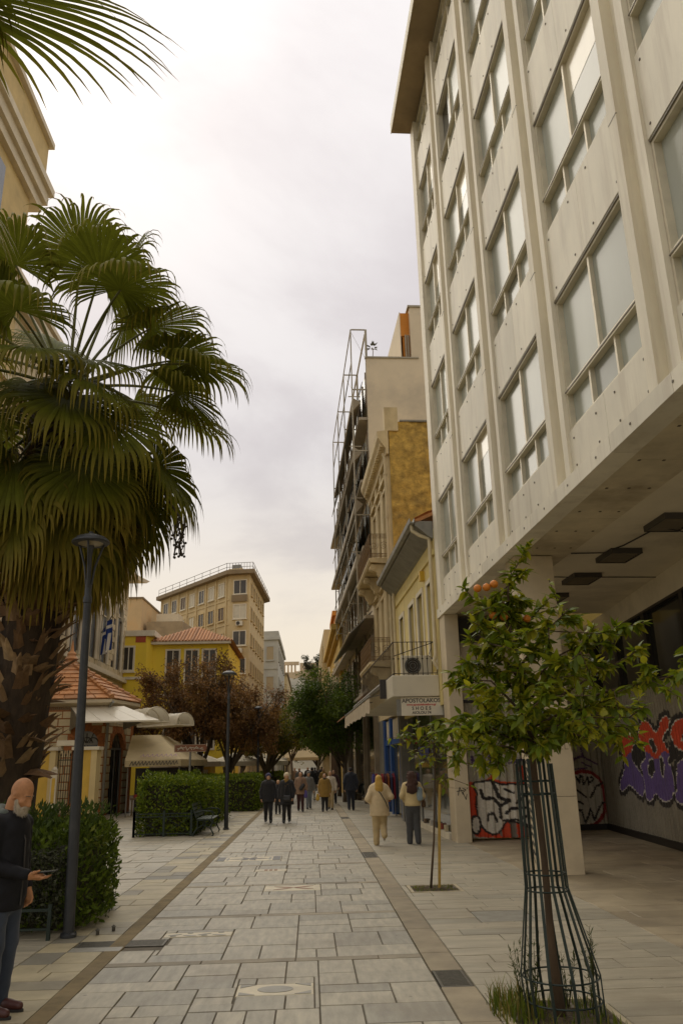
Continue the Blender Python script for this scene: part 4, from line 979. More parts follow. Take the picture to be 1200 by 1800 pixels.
# ================================================================== left side: church, church shop, fence; far buildings
M_chst = mat('church limestone', (0.50, 0.425, 0.295), 0.8, isl=0.22, var=0.12, vscale=1.5, dirt=(0.30, 0.235, 0.14), dscale=0.9, damt=0.5, bump=0.2, bscale=25)
M_chj = mat('church joint', (0.17, 0.13, 0.08), 0.9)
M_chw = mat('church pale trim', (0.56, 0.50, 0.40), 0.7, var=0.1, vscale=2, dirt=(0.38, 0.31, 0.21), dscale=1, damt=0.5)
M_chy = mat('church yellow render', (0.50, 0.385, 0.19), 0.85, var=0.12, vscale=1, dirt=(0.33, 0.25, 0.12), dscale=0.7, damt=0.5)
M_cgl = mat('church window glass', (0.10, 0.115, 0.14), 0.15, var=0.2, vscale=1)
XF = -14.6
church = empty('church', (XF, 37.0, 0), 0, label='tall limestone church with arched windows and yellow bell tower behind the palm', cat='church')
# local: x = towards the street (+), y along the street
MB().box(-14, -0.35, 5.9, 27.6, 0, 17.2).build('nave_core', M_chst, church)
MB().box(-0.35, -0.22, 5.9, 27.6, 0, 16.9).build('joint_backing', M_chj, church)
ARCH = [(12.0, 14.4, 8.9, 12.2), (16.2, 18.4, 9.1, 12.4), (19.1, 21.5, 9.1, 12.5), (24.0, 25.8, 9.0, 13.2)]
def in_arch(y, z, grow=0.0):
    for (a, b, zb, zs) in ARCH:
        if a - grow < y < b + grow:
            if zb < z < zs: return True
            c = (a + b) / 2; r = (b - a) / 2 + grow
            if z >= zs and (y - c) ** 2 + (z - zs) ** 2 < r * r: return True
    return False
z = 8.7; row = 0
while z < 16.6:
    y = 9.5 + (0.5 if row % 2 else 0.0)
    while y < 27.55:
        e = min(y + rnd.uniform(0.85, 1.2), 27.6)
        if not (in_arch((y + e) / 2, z + 0.22, 0.15) or in_arch(y + 0.1, z + 0.2, 0.05) or in_arch(e - 0.1, z + 0.2, 0.05)):
            MB().box(-0.22, -0.04 + rnd.uniform(-0.02, 0.02), y + 0.025, e - 0.025, z + 0.02, z + 0.43).build('stone', M_chst, church)
        y = e
    z += 0.45; row += 1
MB().box(-0.22, -0.05, 5.9, 27.6, 0, 8.3).build('base_wall', M_chst, church)
for (zz, o, h) in ((8.3, 0.28, 0.22), (8.52, 0.16, 0.16), (16.65, 0.35, 0.3), (16.95, 0.55, 0.22)): MB().box(-0.3, o, 5.85, 27.6 + o, zz, zz + h).build('string_course', M_chw, church)
for (a, b, zb, zs) in ARCH:
    w = empty('arched_window', (0, 0, 0), 0, church); c = (a + b) / 2; r = (b - a) / 2
    arcp = [(c + r * math.cos(t), zs + r * math.sin(t)) for t in [math.pi * i / 14 for i in range(15)]]
    g_ = MB(); g_.extr([(-0.21, y, z) for y, z in [(b, zb)] + arcp + [(a, zb)]], (0.04, 0, 0)); g_.build('glass', M_cgl, w)
    t = MB(); k = 0.17
    for i in range(14):
        t0, t1 = math.pi * i / 14, math.pi * (i + 1) / 14
        q = lambda rr, tt: (-0.16, c + rr * math.cos(tt), zs + rr * math.sin(tt))
        t.extr([q(r, t0), q(r + 0.28, t0), q(r + 0.28, t1), q(r, t1)], (0.24, 0, 0))
    t.build('arch_moulding', M_chw, w)
    for yy in (a - k, b): 
        MB().tube([(0.0, yy + k / 2, zb), (0.0, yy + k / 2, zs - 0.25)], 0.12, 10).build('colonnette', M_chw, w, smooth=40); MB().box(-0.16, 0.16, yy - 0.04, yy + k + 0.04, zs - 0.25, zs + 0.02).build('capital', M_chw, w)
    m = MB(); m.box(-0.17, -0.12, c - 0.04, c + 0.04, zb, zs + r); m.box(-0.17, -0.12, a, b, zs - 0.04, zs + 0.04); m.build('mullion', M_chw, w)
# bell tower
MB().box(-9, -0.1, -16, -0.9, 0, 31.0).build('tower', M_chy, church); MB().box(-9, -0.4, -0.9, 5.9, 0, 26.0).build('transept', M_chst, church)
for (zz, o, h) in ((31.0, 0.2, 0.6), (31.6, 0.42, 0.7), (32.3, 0.65, 0.45)): MB().box(-9, o, -16, -0.1 + o, zz, zz + h).build('tower_cornice', M_chw, church)
MB().box(-9, 0.15, -16, 0.3, 32.75, 35.6).build('tower_attic', M_chy, church)
MB().box(-9, 0.4, -16, 0.55, 35.6, 35.95).build('attic_coping', M_chw, church)
for zz in (26.0, 25.3, 24.6, 20.0, 12.0): MB().box(-0.45, 0.12, -16, 6.0, zz, zz + 0.3).build('tower_band', M_chw, church)
for yy in (-12, -5.5): MB().box(-0.1, 0.05, yy - 1.0, yy + 1.0, 26.0, 30.0).build('tower_window', M_cgl, church)
eo = MB(); eo.extr([(0.2, 27.6, 16.9), (1.0, 29.2, 16.75), (1.2, 29.6, 17.0), (0.2, 27.6, 17.3)], (-1.5, 0, 0)); eo.build('eave_corner', M_chw, church)
# flag on the church wall
M_flagb = mat('blue flag cloth', (0.015, 0.04, 0.20), 0.85, trans=0.15); M_flagw = mat('white flag cloth', (0.60, 0.58, 0.56), 0.85, trans=0.15)
fl_ = empty('flag', (XF, 56.2, 11.2), 0, label='blue and white striped flag with a cross hanging from the church wall', cat='flag')
MB().tube([(0.0, 0.5, -0.1), (1.1, -0.9, 1.0)], 0.04, 6).build('pole', M_greym, fl_)
nx, nz = 14, 18; fm = MB()
for j in range(nz + 1):
    for i in range(nx + 1):
        u, v = i / nx, j / nz
        fm.v.append((0.95 - 0.75 * u + 0.10 * math.sin(u * 9 + v * 2), -0.7 + 0.95 * u + 0.14 * math.sin(u * 11 + v), 0.85 - 0.7 * u - 2.3 * v * (1 - 0.18 * u)))
for j in range(nz):
    for i in range(nx):
        # hoist runs along u; a cross in the upper part, stripes below
        cr = (j < 8 and (6 <= i <= 8 or 3 <= j <= 4)); st = (j >= 8 and ((i // 2) % 2 == 1))
        fm.f.append((j * (nx + 1) + i, j * (nx + 1) + i + 1, (j + 1) * (nx + 1) + i + 1, (j + 1) * (nx + 1) + i)); fm.m.append(1 if (cr or st) else 0)
fm.build('cloth', [M_flagb, M_flagw], fl_, smooth=True)
# ------------------------------------------------------------------ church shop: cream stones with brick joints, tiled roof
M_cs = mat('cream stone block', (0.55, 0.47, 0.32), 0.8, isl=0.25, var=0.12, vscale=3, bump=0.15, bscale=30)
M_brick = mat('red brick joint', (0.36, 0.14, 0.05), 0.85, var=0.2, vscale=8, isl=0.25)
M_tileL = mat('terracotta roof slab', (0.46, 0.22, 0.095), 0.8, isl=0.3, var=0.22, vscale=2.5, dirt=(0.55, 0.42, 0.30), dscale=1.0, damt=0.5)
ks = empty('church_shop', (0, 0, 0), 0, label='small church shop of cream stones with red brick joints and hipped orange tile roof', cat='building')
KP = [(-13.9, 36.5), (-8.92, 36.4), (-8.45, 39.2), (-9.3, 42.2), (-13.9, 42.2)]
def kface(i, arches, z1=4.55):
    A = Vector((*KP[i], 0)); B = Vector((*KP[i + 1], 0)); d = (B - A); Ln = d.length; d /= Ln; n = Vector((d.y, -d.x, 0))
    P = lambda u, z, o=0.0: A + d * u + n * o + Vector((0, 0, z))
    f = empty('wall_face', (0, 0, 0), 0, ks)
    bk = MB()
    us = 0.0; n_ = 0
    for (a, b, zb, zs) in sorted(arches):
        r = (b - a) / 2; c = (a + b) / 2
        bk.extr([P(us, 0), P(a, 0), P(a, z1), P(us, z1)], -n * 0.3)
        if zb > 0: bk.extr([P(a, 0), P(b, 0), P(b, zb), P(a, zb)], -n * 0.3)
        pts = [(c + r * math.cos(t), zs + r * math.sin(t)) for t in [math.pi * k / 12 for k in range(13)]]
        for k in range(12): bk.extr([P(pts[k][0], pts[k][1]), P(pts[k][0], z1), P(pts[k + 1][0], z1), P(pts[k + 1][0], pts[k + 1][1])], -n * 0.3)
        us = b
        w = empty('arched_door', (0, 0, 0), 0, ks)
        MB().extr([P(a, zb), P(b, zb), P(b, zs), P(a, zs)], n * 0.02).build('glazing', M_blackgl, w, loc=-n * 0.16)
        MB().extr([P(u, z) for u, z in pts], n * 0.02).build('fanlight_glass', mat('fanlight glass', (0.16, 0.165, 0.15), 0.2), w, loc=-n * 0.16)
        ir = MB()
        for rr_, cx in ((r * 0.45, c), (r * 0.42, c - r * 0.5), (r * 0.42, c + r * 0.5)): ir.tube([P(cx + rr_ * math.cos(t), zs + 0.03 + rr_ * math.sin(t), -0.12) for t in [math.pi * k / 10 for k in range(11)]], 0.018, 4)
        for sg_ in (-1, 0, 1): ir.tube([P(c + sg_ * r * 0.2, zs, -0.12), P(c + sg_ * r * 0.5, zs + r * 0.82, -0.12)], 0.016, 4)
        ir.build('fanlight_iron', M_ironp, w)
        fr2 = MB(); fr2.bar(P(a, zs, -0.1), P(b, zs, -0.1), 0.06, 0.09, 0); fr2.bar(P(a + 0.03, zb, -0.1), P(a + 0.03, zs, -0.1), 0.06, 0.06); fr2.bar(P(b - 0.03, zb, -0.1), P(b - 0.03, zs, -0.1), 0.06, 0.06); fr2.bar(P(c, zb, -0.1), P(c, zs, -0.1), 0.05, 0.05); fr2.build('door_frame', M_greym, w)
        nb = 15
        for k in range(nb):
            t0, t1 = math.pi * (k + 0.08) / nb, math.pi * (k + 0.92) / nb; q = lambda rr_, tt: P(c + rr_ * math.cos(tt), zs + rr_ * math.sin(tt), 0.001)
            MB().extr([q(r, t0), q(r + 0.24, t0), q(r + 0.24, t1), q(r, t1)], n * 0.05).build('voussoir_brick', M_brick, w)
    bk.extr([P(us, 0), P(Ln, 0), P(Ln, z1), P(us, z1)], -n * 0.3)
    bk.build('brick_backing', M_brick, f)
    z = 0.1; row_ = 0
    while z < z1 - 0.2:
        h = 0.33; u = 0.02 + (0.3 if row_ % 2 else 0)
        if row_ % 2: MB().extr([P(0.02, z, 0.001), P(0.26, z, 0.001), P(0.26, z + h - 0.05, 0.001), P(0.02, z + h - 0.05, 0.001)], n * 0.035).build('stone', M_cs, f)
        while u < Ln - 0.15:
            e = min(u + rnd.uniform(0.5, 0.68), Ln - 0.02); bad = False; e0 = e
            for (a, b, zb, zs) in arches:
                c, r = (a + b) / 2, (b - a) / 2 + 0.26
                for zz in (z, z + h - 0.05):
                    if zz < zb: continue
                    if zz <= zs: lo, hi = a - 0.03, b + 0.03
                    else:
                        q = r * r - (zz - zs) ** 2
                        if q <= 0: continue
                        lo, hi = c - math.sqrt(q), c + math.sqrt(q)
                    if u < hi and e > lo:
                        if lo - u > 0.1: e = min(e, lo)
                        elif e0 - hi > 0.1: u = max(u, hi)
                        else: bad = True
            if not bad and e - u > 0.09: MB().extr([P(u, z, 0.001), P(e, z, 0.001), P(e, z + h - 0.05, 0.001), P(u, z + h - 0.05, 0.001)], n * 0.035).build('stone', M_cs, f)
            u = max(e, e0) + 0.05
        z += h; row_ += 1
kface(0, [(0.9, 2.1, 0.0, 2.95), (3.62, 4.72, 0.55, 2.95)]); kface(1, [(0.7, 2.1, 0.0, 2.75)])
for i in (2, 3, 4):
    A = KP[i]; B = KP[(i + 1) % 5]; m = MB(); m.bar((*A, 2.27), (*B, 2.27), 0.3, 4.5); m.build('rear_wall', M_brick, ks)
MB().extr([(*p, 4.4) for p in KP], (0, 0, 0.15)).build('ceiling', M_chw, ks)
cen = Vector((-11.35, 38.9, 6.75)); ctr = Vector((-11.35, 39.2, 0))
EP = [Vector((*p, 4.82)) + (Vector((*p, 0)) - ctr).normalized() * 0.42 for p in KP]
ev = MB()
for i in range(5):
    a, b = EP[i], EP[(i + 1) % 5]; ai, bi = Vector((*KP[i], 4.55)), Vector((*KP[(i + 1) % 5], 4.55))
    ev.add([a - Vector((0, 0, 0.14)), b - Vector((0, 0, 0.14)), bi, ai], [(0, 1, 2, 3)]); ev.add([a, b, b - Vector((0, 0, 0.14)), a - Vector((0, 0, 0.14))], [(0, 1, 2, 3)])
ev.build('eave', M_chw, ks)
for i in range(5):
    a, b = EP[i], EP[(i + 1) % 5]; ro = MB(); ro.add([a + Vector((0, 0, 0.01)), b + Vector((0, 0, 0.01)), cen], [(0, 1, 2)]); rfc = ro.build('roof', M_tileL, ks)
    if i > 1: continue
    nr = (b - a).cross(cen - a).normalized(); nrow = 9
    for j in range(nrow):
        t0, t1 = j / nrow, (j + 1.25) / nrow
        t1 = min(t1, 0.999)
        l0, r0, l1, r1 = a.lerp(cen, t0), b.lerp(cen, t0), a.lerp(cen, t1), b.lerp(cen, t1)
        nc = max(2, int((r0 - l0).length / 0.62))
        for c in range(nc):
            u0, u1 = c / nc + 0.004, (c + 1) / nc - 0.004
            p = [l0.lerp(r0, u0) + nr * 0.085, l0.lerp(r0, u1) + nr * 0.085, l1.lerp(r1, u1) + nr * 0.03, l1.lerp(r1, u0) + nr * 0.03]
            MB().extr(p, -nr * 0.045).build('roof_slab', M_tileL, rfc)
for i in (0, 1, 2):
    hp = MB(); a = EP[i]
    for k in range(12): p0, p1 = a.lerp(cen, k / 12), a.lerp(cen, (k + 1.15) / 12); hp.tube([p0 + Vector((0, 0, 0.1)), p1 + Vector((0, 0, 0.06))], [0.12, 0.09], 7)
    hp.build('hip_tiles', M_tileL, ks, smooth=40)
fi = MB(); fi.lathe([(0.3, -0.1), (0.25, 0.1), (0.32, 0.2), (0.2, 0.35), (0.22, 0.45), (0.08, 0.6), (0.05, 0.9), (0.0, 1.15)], cen, 12); fi.build('finial', M_tileL, ks, smooth=40)
dp = MB(); dp.tube([Vector((*KP[1], 4.7)) + Vector((0.35, -0.35, 0)), Vector((*KP[1], 4.45)) + Vector((0.12, -0.12, 0)), Vector((*KP[1], 0.2)) + Vector((0.1, -0.12, 0))], 0.06, 8); dp.build('downpipe', M_zinc, ks, smooth=40)
# white plastic canopies on the shop
M_poly = mat('white polycarbonate', (0.66, 0.63, 0.57), 0.35, var=0.06, vscale=1.5, dirt=(0.5, 0.44, 0.33), dscale=1.5, damt=0.5, trans=0.3)
cn = empty('flat_canopy', (-10.45, 36.35, 0), 0, label='flat white plastic canopy sloping out from the church shop front', cat='canopy')
for k in range(4): MB().extr([(k * 0.575, -0.02, 4.5), (k * 0.575 + 0.565, -0.02, 4.5), (k * 0.8 + 1.1 * 0.9 + 0.78, -1.75, 3.78), (k * 0.8 + 1.1 * 0.9, -1.75, 3.78)], (0, 0, 0.02)).build('canopy_sheet', M_poly, cn)
m = MB(); m.bar((0.95, -1.77, 3.77), (4.2, -1.77, 3.77), 0.05, 0.06); m.build('front_rail', M_white, cn)
for x in (0.0, 2.3): MB().extr([(x, -0.03, 3.5), (x, -0.03, 4.48), (x + 0.9 + 0.3 * x / 2.3, -1.7, 3.76)], (0.04, 0, 0)).build('bracket', M_greym, cn)
def barrel(loc, rz, L_, r, label):
    o = empty('barrel_canopy', loc, rz, label=label, cat='canopy'); n = 10
    for k in range(3):
        b = MB(); y0, y1 = -L_ * k / 3, -L_ * (k + 1) / 3 + 0.02
        for i in range(n + 1):
            t = math.pi * i / n; b.v += [(-r * math.cos(t), y0, r * math.sin(t)), (-r * math.cos(t), y1, r * math.sin(t))]
        for i in range(n): b.f.append((2 * i, 2 * i + 1, 2 * i + 3, 2 * i + 2)); b.m.append(0)
        b.build('vault_sheet', M_poly, o, smooth=True)
    fr_b = MB()
    for y in (0, -L_ * 0.33, -L_ * 0.66, -L_): fr_b.tube([(-r * math.cos(t), y, r * math.sin(t)) for t in [math.pi * i / n for i in range(n + 1)]], 0.025, 5)
    for x in (-r, 0, r): fr_b.tube([(x, 0, 0), (x, -L_, 0)], 0.025, 5)
    for y in (0, -L_): fr_b.tube([(-r, y, 0), (r, y, 0)], 0.025, 5); fr_b.tube([(-r * 0.6, y, 0), (-r * 0.5, y, r * 0.85)], 0.018, 4); fr_b.tube([(r * 0.6, y, 0), (r * 0.5, y, r * 0.85)], 0.018, 4)
    fr_b.build('frame', M_white, o)
barrel((-8.1, 37.5, 3.78), R(38), 2.5, 0.62, 'white barrel-vaulted plastic canopy at the corner of the church shop'); barrel((-7.7, 39.2, 3.72), R(52), 2.6, 0.55, 'second white vaulted canopy beyond the shop corner, half hidden')
# beige stall awning with dark stall below
M_beige = mat('beige canvas', (0.50, 0.42, 0.27), 0.85, var=0.08, vscale=1.5, trans=0.15, dirt=(0.35, 0.28, 0.17), dscale=1.3, damt=0.5)
st = empty('stall_awning', (0, 0, 0), 0, label='beige canvas stall awning with faded graffiti beside the church shop', cat='awning')
T = [(-8.0, 37.6, 3.3), (-6.75, 37.6, 3.3), (-6.75, 40.5, 3.3), (-8.0, 40.5, 3.3)]; Bm = [(-7.6, 34.6, 2.2), (-5.3, 34.6, 2.2), (-4.95, 40.5, 2.2)]
for nm, p in (('front_slope', [T[0], T[1], Bm[1], Bm[0]]), ('side_slope', [T[1], T[2], Bm[2], Bm[1]]), ('top_sheet', T[::-1])):
    MB().extr(p, (0, 0, 0.015)).build(nm, M_beige, st)
MB().extr([Bm[0], Bm[1], (-5.3, 34.62, 1.95), (-7.6, 34.62, 1.95)], (0, 0.02, 0)).build('valance', M_beige, st); MB().extr([Bm[1], Bm[2], (-4.95, 40.5, 1.95), (-5.3, 34.62, 1.95)], (-0.02, 0, 0)).build('valance', M_beige, st)
gt_ = MB(); pu = mat('faded violet spray', (0.33, 0.22, 0.30), 0.8)
for i in range(8):
    x = -7.0 + i * 0.19; gt_.bar((x, 34.55 + 0.12, 2.33), (x + 0.1, 34.7 + 0.14, 2.44), 0.03, 0.01); gt_.bar((x + 0.1, 34.7 + 0.14, 2.44), (x + 0.16, 34.62, 2.34), 0.03, 0.01)
gt_.build('graffiti_tag', pu, st); 
gt2 = MB()
for i in range(14): x = -7.4 + i * 0.14; gt2.bar((x, 34.59, 2.0), (x + 0.1, 34.59, 2.17), 0.02, 0.02); gt2.bar((x + 0.1, 34.59, 2.17), (x + 0.13, 34.59, 2.02), 0.02, 0.02)
gt2.build('graffiti_scrawl', M_black, st)
for (x, y) in ((-7.5, 34.8), (-5.4, 34.8), (-5.1, 40.2)): MB().tube([(x, y, 0), (x, y, 2.2)], 0.03, 6).build('post', M_greym, st)
stl = empty('market_stall', (-6.9, 38.2, 0), 0, label='dark market stall stacked with goods under the beige awning', cat='stall')
MB().box(-0.95, 1.3, -0.2, 2.2, 0, 1.9).build('cabinet', M_blackfr, stl)
MB().box(-0.7, 1.4, -2.2, -1.3, 0.62, 0.7).build('table', M_brown, stl)
for k in range(4): MB().box(-0.65 + k * 0.62, -0.6 + k * 0.62, -2.15, -2.1, 0, 0.62).build('table_leg', M_brown, stl)
for k in range(16):
    c = [(0.35, 0.05, 0.05), (0.05, 0.07, 0.25), (0.45, 0.42, 0.36), (0.08, 0.08, 0.07), (0.3, 0.22, 0.08)][k % 5]; x = -0.6 + (k % 8) * 0.25; zb = 0.7 if k < 8 else 1.1
    MB().box(x, x + 0.2, -2.0 if k < 8 else -0.35, -1.6 if k < 8 else -0.21, zb, zb + rnd.uniform(0.12, 0.35)).build('goods_box', mat('goods %d' % (k % 5), c, 0.7), stl)
# ------------------------------------------------------------------ yellow fence with iron grilles
M_fy = mat('yellow fence paint', (0.60, 0.40, 0.075), 0.8, var=0.1, vscale=2, dirt=(0.42, 0.28, 0.08), dscale=1.5, damt=0.4)
M_fc = mat('cream fence paint', (0.58, 0.47, 0.26), 0.8, var=0.08, vscale=2)
fn = empty('yellow_fence', (0, 32, 0), 0, label='yellow rendered fence piers with cream edges and black iron grilles', cat='fence')
for (a, b) in ((-10.45, -9.85), (-8.95, -8.3)):
    MB().box(a, b, 0, 0.5, 0, 2.6).build('pier', M_fy, fn); MB().box(b, b + 0.22, -0.06, 0.56, 0, 2.6).build('pier_edge', M_fc, fn); MB().box(a - 0.08, b + 0.3, -0.12, 0.62, 2.6, 2.72).build('pier_cap', M_white, fn)
MB().box(-9.75, -8.9, 0.35, 0.8, 2.78, 2.98).build('lintel', M_white, fn); MB().box(-9.7, -9.6, 0.4, 0.7, 2.72, 2.78).build('lintel_foot', M_white, fn)
MB().box(-15, -10.46, 0.1, 0.4, 0, 0.5).build('low_wall', M_fy, fn)
def grille(x0, x1, z0, z1, n):
    g_ = MB()
    for z in (z0 + 0.15, z1 - 0.25): g_.bar((x0, 0.25, z), (x1, 0.25, z), 0.03, 0.04)
    for i in range(n + 1):
        x = x0 + (x1 - x0) * i / n; h = z1 - (0.12 if i % 2 else 0.0); g_.tube([(x, 0.25, z0), (x, 0.25, h)], 0.014, 5); g_.lathe([(0.014, 0), (0.032, 0.05), (0.0, 0.14)], (x, 0.25, h), 5)
    g_.build('iron_grille', M_ironp, fn)
grille(-9.6, -8.98, 0.3, 2.5, 7); grille(-14, -10.5, 0.5, 2.4, 30)
ni = MB(); ni.box(-9.72, -9.5, -0.12, 0.0, 0.0, 1.9); ni.lathe([(0.11, 0), (0.08, 0.08), (0, 0.12)], (-9.61, -0.06, 1.9), 8); ni.build('niche_post', M_white, fn); MB().box(-9.67, -9.55, -0.135, -0.121, 0.7, 1.6).build('niche', M_fy, fn)

# ================================================================== far buildings
M_wdark = mat('dark window', (0.045, 0.04, 0.035), 0.2, var=0.3, vscale=0.5)
M_wblind = mat('pale roller blind', (0.50, 0.47, 0.40), 0.7, var=0.08, vscale=2)
M_wbr = mat('brown window wood', (0.09, 0.06, 0.04), 0.6)
def face_frame(A, B):
    A = Vector((*A, 0)); B = Vector((*B, 0)); d = B - A; L_ = d.length; d /= L_; n = Vector((d.y, -d.x, 0))
    return (lambda u, z, o=0.0: A + d * u + n * o + Vector((0, 0, z))), L_, n
def quad_box(P, u0, u1, z0, z1, o0, o1):
    m = MB(); a = [P(u0, z0, o0), P(u1, z0, o0), P(u1, z1, o0), P(u0, z1, o0)]; m.extr(a, P(0, 0, o1) - P(0, 0, o0)); return m
def far_window(par, P, u, w, z0, z1, mt, frame=None, sill=True, sur=0.1, mull=True):
    fm_ = frame or M_white
    wn = empty('window', (0, 0, 0), 0, par)
    quad_box(P, u, u + w, z0, z1, 0.002, 0.03).build('pane', mt, wn)
    f = MB()
    for (a, b, c, d) in ((u - sur, u, z0 - sur, z1 + sur), (u + w, u + w + sur, z0 - sur, z1 + sur), (u, u + w, z1, z1 + sur), (u, u + w, z0 - sur, z0)):
        f.extr([P(a, c, 0.0), P(b, c, 0.0), P(b, d, 0.0), P(a, d, 0.0)], P(0, 0, 0.1) - P(0, 0, 0))
    f.build('frame', fm_, wn)
    if mull: quad_box(P, u + w / 2 - 0.04, u + w / 2 + 0.04, z0, z1, 0.031, 0.06).build('mullion', fm_, wn)
    if sill: quad_box(P, u - sur - 0.08, u + w + sur + 0.08, z0 - sur - 0.1, z0 - sur - 0.005, 0.0, 0.2).build('sill', fm_, wn)
def prism(par, name, pts, z0, z1, mt): return MB().extr([(*p, z0) for p in pts], (0, 0, z1 - z0)).build(name, mt, par)
# yellow house with hipped roof
M_ylw = mat('bright yellow stucco', (0.74, 0.54, 0.05), 0.85, var=0.08, vscale=1, dirt=(0.48, 0.30, 0.06), dscale=0.5, damt=0.4)
yb = empty('yellow_mansion', (0, 0, 0), 0, label='bright yellow house with white trim and hipped tile roof behind the brown tree', cat='house')
prism(yb, 'wall', [(-12.5, 65), (-6.5, 65), (-6.5, 76), (-12.5, 76)], 0, 11.4, M_ylw)
prism(yb, 'wing', [(-15.5, 64.2), (-12.9, 64.2), (-12.5, 65.0), (-12.5, 76), (-15.5, 76)], 0, 12.0, M_ylw)
prism(yb, 'wing_parapet', [(-15.6, 64.1), (-12.3, 64.1), (-12.3, 76), (-15.6, 76)], 12.0, 12.45, M_white)
P, L_, n_ = face_frame((-12.5, 65), (-6.5, 65))
for u in (1.1, 2.6, 4.0): far_window(yb, P, u, 0.95, 8.3, 11.0 - 0.1, M_wdark, M_white, False, 0.13); 
for u in (1.1, 2.6, 4.0): far_window(yb, P, u, 0.95, 3.3, 6.0, M_wdark, M_white, False, 0.13)
quad_box(P, -0.2, L_ + 0.2, 11.4, 11.62, 0, 0.35).build('cornice', M_white, yb); quad_box(P, -0.1, L_ + 0.1, 7.25, 7.5, 0.0, 0.14).build('string_course', M_white, yb)
P2, L2, _ = face_frame((-15.5, 64.2), (-12.9, 64.2)); far_window(yb, P2, 0.86, 0.72, 9.35, 11.1, M_wdark, M_white, True, 0.14); quad_box(P2, 0, L2, 8.6, 8.8, 0.0, 0.12).build('string_course', M_white, yb)
quad_box(P2, 1.7, 2.5, 11.5, 11.98, 0.0, 0.03).build('red_panel', mat('brick red panel', (0.34, 0.07, 0.03), 0.8), yb)
e = [(-12.9, 64.6, 11.62), (-6.1, 64.6, 11.62), (-6.1, 76.4, 11.62), (-12.9, 76.4, 11.62)]; rg_ = [(-9.7, 68.5, 13.4), (-9.7, 72.5, 13.4)]
ro = MB(); ro.add(e + rg_, [(0, 1, 4), (1, 2, 5, 4), (2, 3, 5), (3, 0, 4, 5), (3, 2, 1, 0)]); rfy = ro.build('roof', M_tile, yb)
a, b, c = Vector(e[0]), Vector(e[1]), Vector(rg_[0])
for i in range(26):
    t = (i + 0.5) / 26; p0 = a.lerp(b, t); k = 1 - abs(2 * t - 1); p1 = p0.lerp(Vector((p0.x, c.y, c.z)), min(1, k * 0.98)); p1 = p0 + (Vector((p0.x, 68.5, 13.4)) - p0) * k * 0.97
    MB().tube([p0 + Vector((0, 0, 0.04)), p1 + Vector((0, 0, 0.04))], 0.075, 5).build('tile_row', M_tile, rfy)
# tan apartment block
M_tan = mat('tan stucco', (0.50, 0.40, 0.235), 0.85, var=0.08, vscale=0.6, dirt=(0.34, 0.26, 0.14), dscale=0.4, damt=0.5, dstretch=(1, 1, 0.3))
M_tanD = mat('brown roof edge', (0.20, 0.15, 0.09), 0.8, var=0.15, vscale=1)
tb = empty('apartment_block', (0, 0, 0), 0, label='tan six-storey corner apartment block with overhanging flat roof at the end of the square', cat='building')
Q0, Q1, Q2, Q3 = (-20.4, 110.3), (-9.6, 95.6), (-7.1, 95.0), (-6.3, 112.0)
prism(tb, 'wall', [Q0, Q1, Q2, Q3, (-14, 122)], 0, 24.2, M_tan)
prism(tb, 'roof', [(-21.2, 110.2), (-9.9, 94.7), (-6.5, 94.1), (-5.5, 112.2), (-14, 123)], 24.2, 24.7, M_tanD)
prism(tb, 'penthouse', [(-10.0, 98), (-8.2, 97.4), (-8.0, 100.5), (-9.8, 100.5)], 24.7, 25.6, M_tan); prism(tb, 'water_tank', [(-9.6, 98.3), (-8.5, 98), (-8.4, 99.5), (-9.5, 99.5)], 25.6, 26.2, M_greym)
rl = MB()
for (A, B) in (((-20.8, 110.0), (-9.9, 95.0)), ((-9.9, 95.0), (-6.7, 94.5)), ((-6.7, 94.5), (-5.8, 112))):
    for z in (25.1, 25.6): rl.bar((*A, z), (*B, z), 0.05, 0.05)
    for k in range(10): p = Vector((*A, 0)).lerp(Vector((*B, 0)), k / 9); rl.bar((p.x, p.y, 24.7), (p.x, p.y, 25.6), 0.05, 0.05)
rl.build('roof_railing', M_greym, tb)
PL, LL, _ = face_frame(Q0, Q1); PC, LC, _ = face_frame(Q1, Q2); PR, LR, _ = face_frame(Q2, Q3)
zf = [21.9, 18.9, 15.7, 12.4, 9.1, 5.8, 2.5]
bl = [M_wdark, M_wblind, M_wblind, M_wdark, M_wblind, M_wdark, M_wbr]
for fi_, z in enumerate(zf):
    for k in range(7):
        u = 0.8 + k * 2.5; far_window(tb, PL, u, 1.25, z, z + 1.55, bl[(k * 3 + fi_ * 2) % 7], M_tan if fi_ else M_white, True, 0.1)
    far_window(tb, PC, 0.62, 1.5, z, z + 1.6, M_wblind if fi_ == 1 else M_wdark, M_white, True, 0.1)
    for k in range(6): far_window(tb, PR, 1.2 + k * 2.6, 1.0, z, z + 1.4, M_wdark, M_tan, True, 0.1, False)
    quad_box(PL, 0, LL, z - 0.75, z - 0.6, 0.0, 0.07).build('band', M_tan, tb)
for k in range(8): quad_box(PL, k * 2.5 - 0.12 + 0.1, k * 2.5 + 0.14 + 0.1, 15.0, 24.2, 0.001, 0.12).build('rib', M_tan, tb)
quad_box(PC, 0.35, 2.3, 20.9, 21.75, 0.15, 0.2).build('balcony_rail', M_tanD, tb)
for i, (P, u, z) in enumerate(((PC, 1.4, 17.95), (PC, 1.4, 14.7), (PL, 8.6, 18.0), (PL, 1.2, 21.2))):
    p = P(u, z, 0.28); o = ac_unit(p, math.atan2((P(1, 0) - P(0, 0)).y, (P(1, 0) - P(0, 0)).x), None, tb)
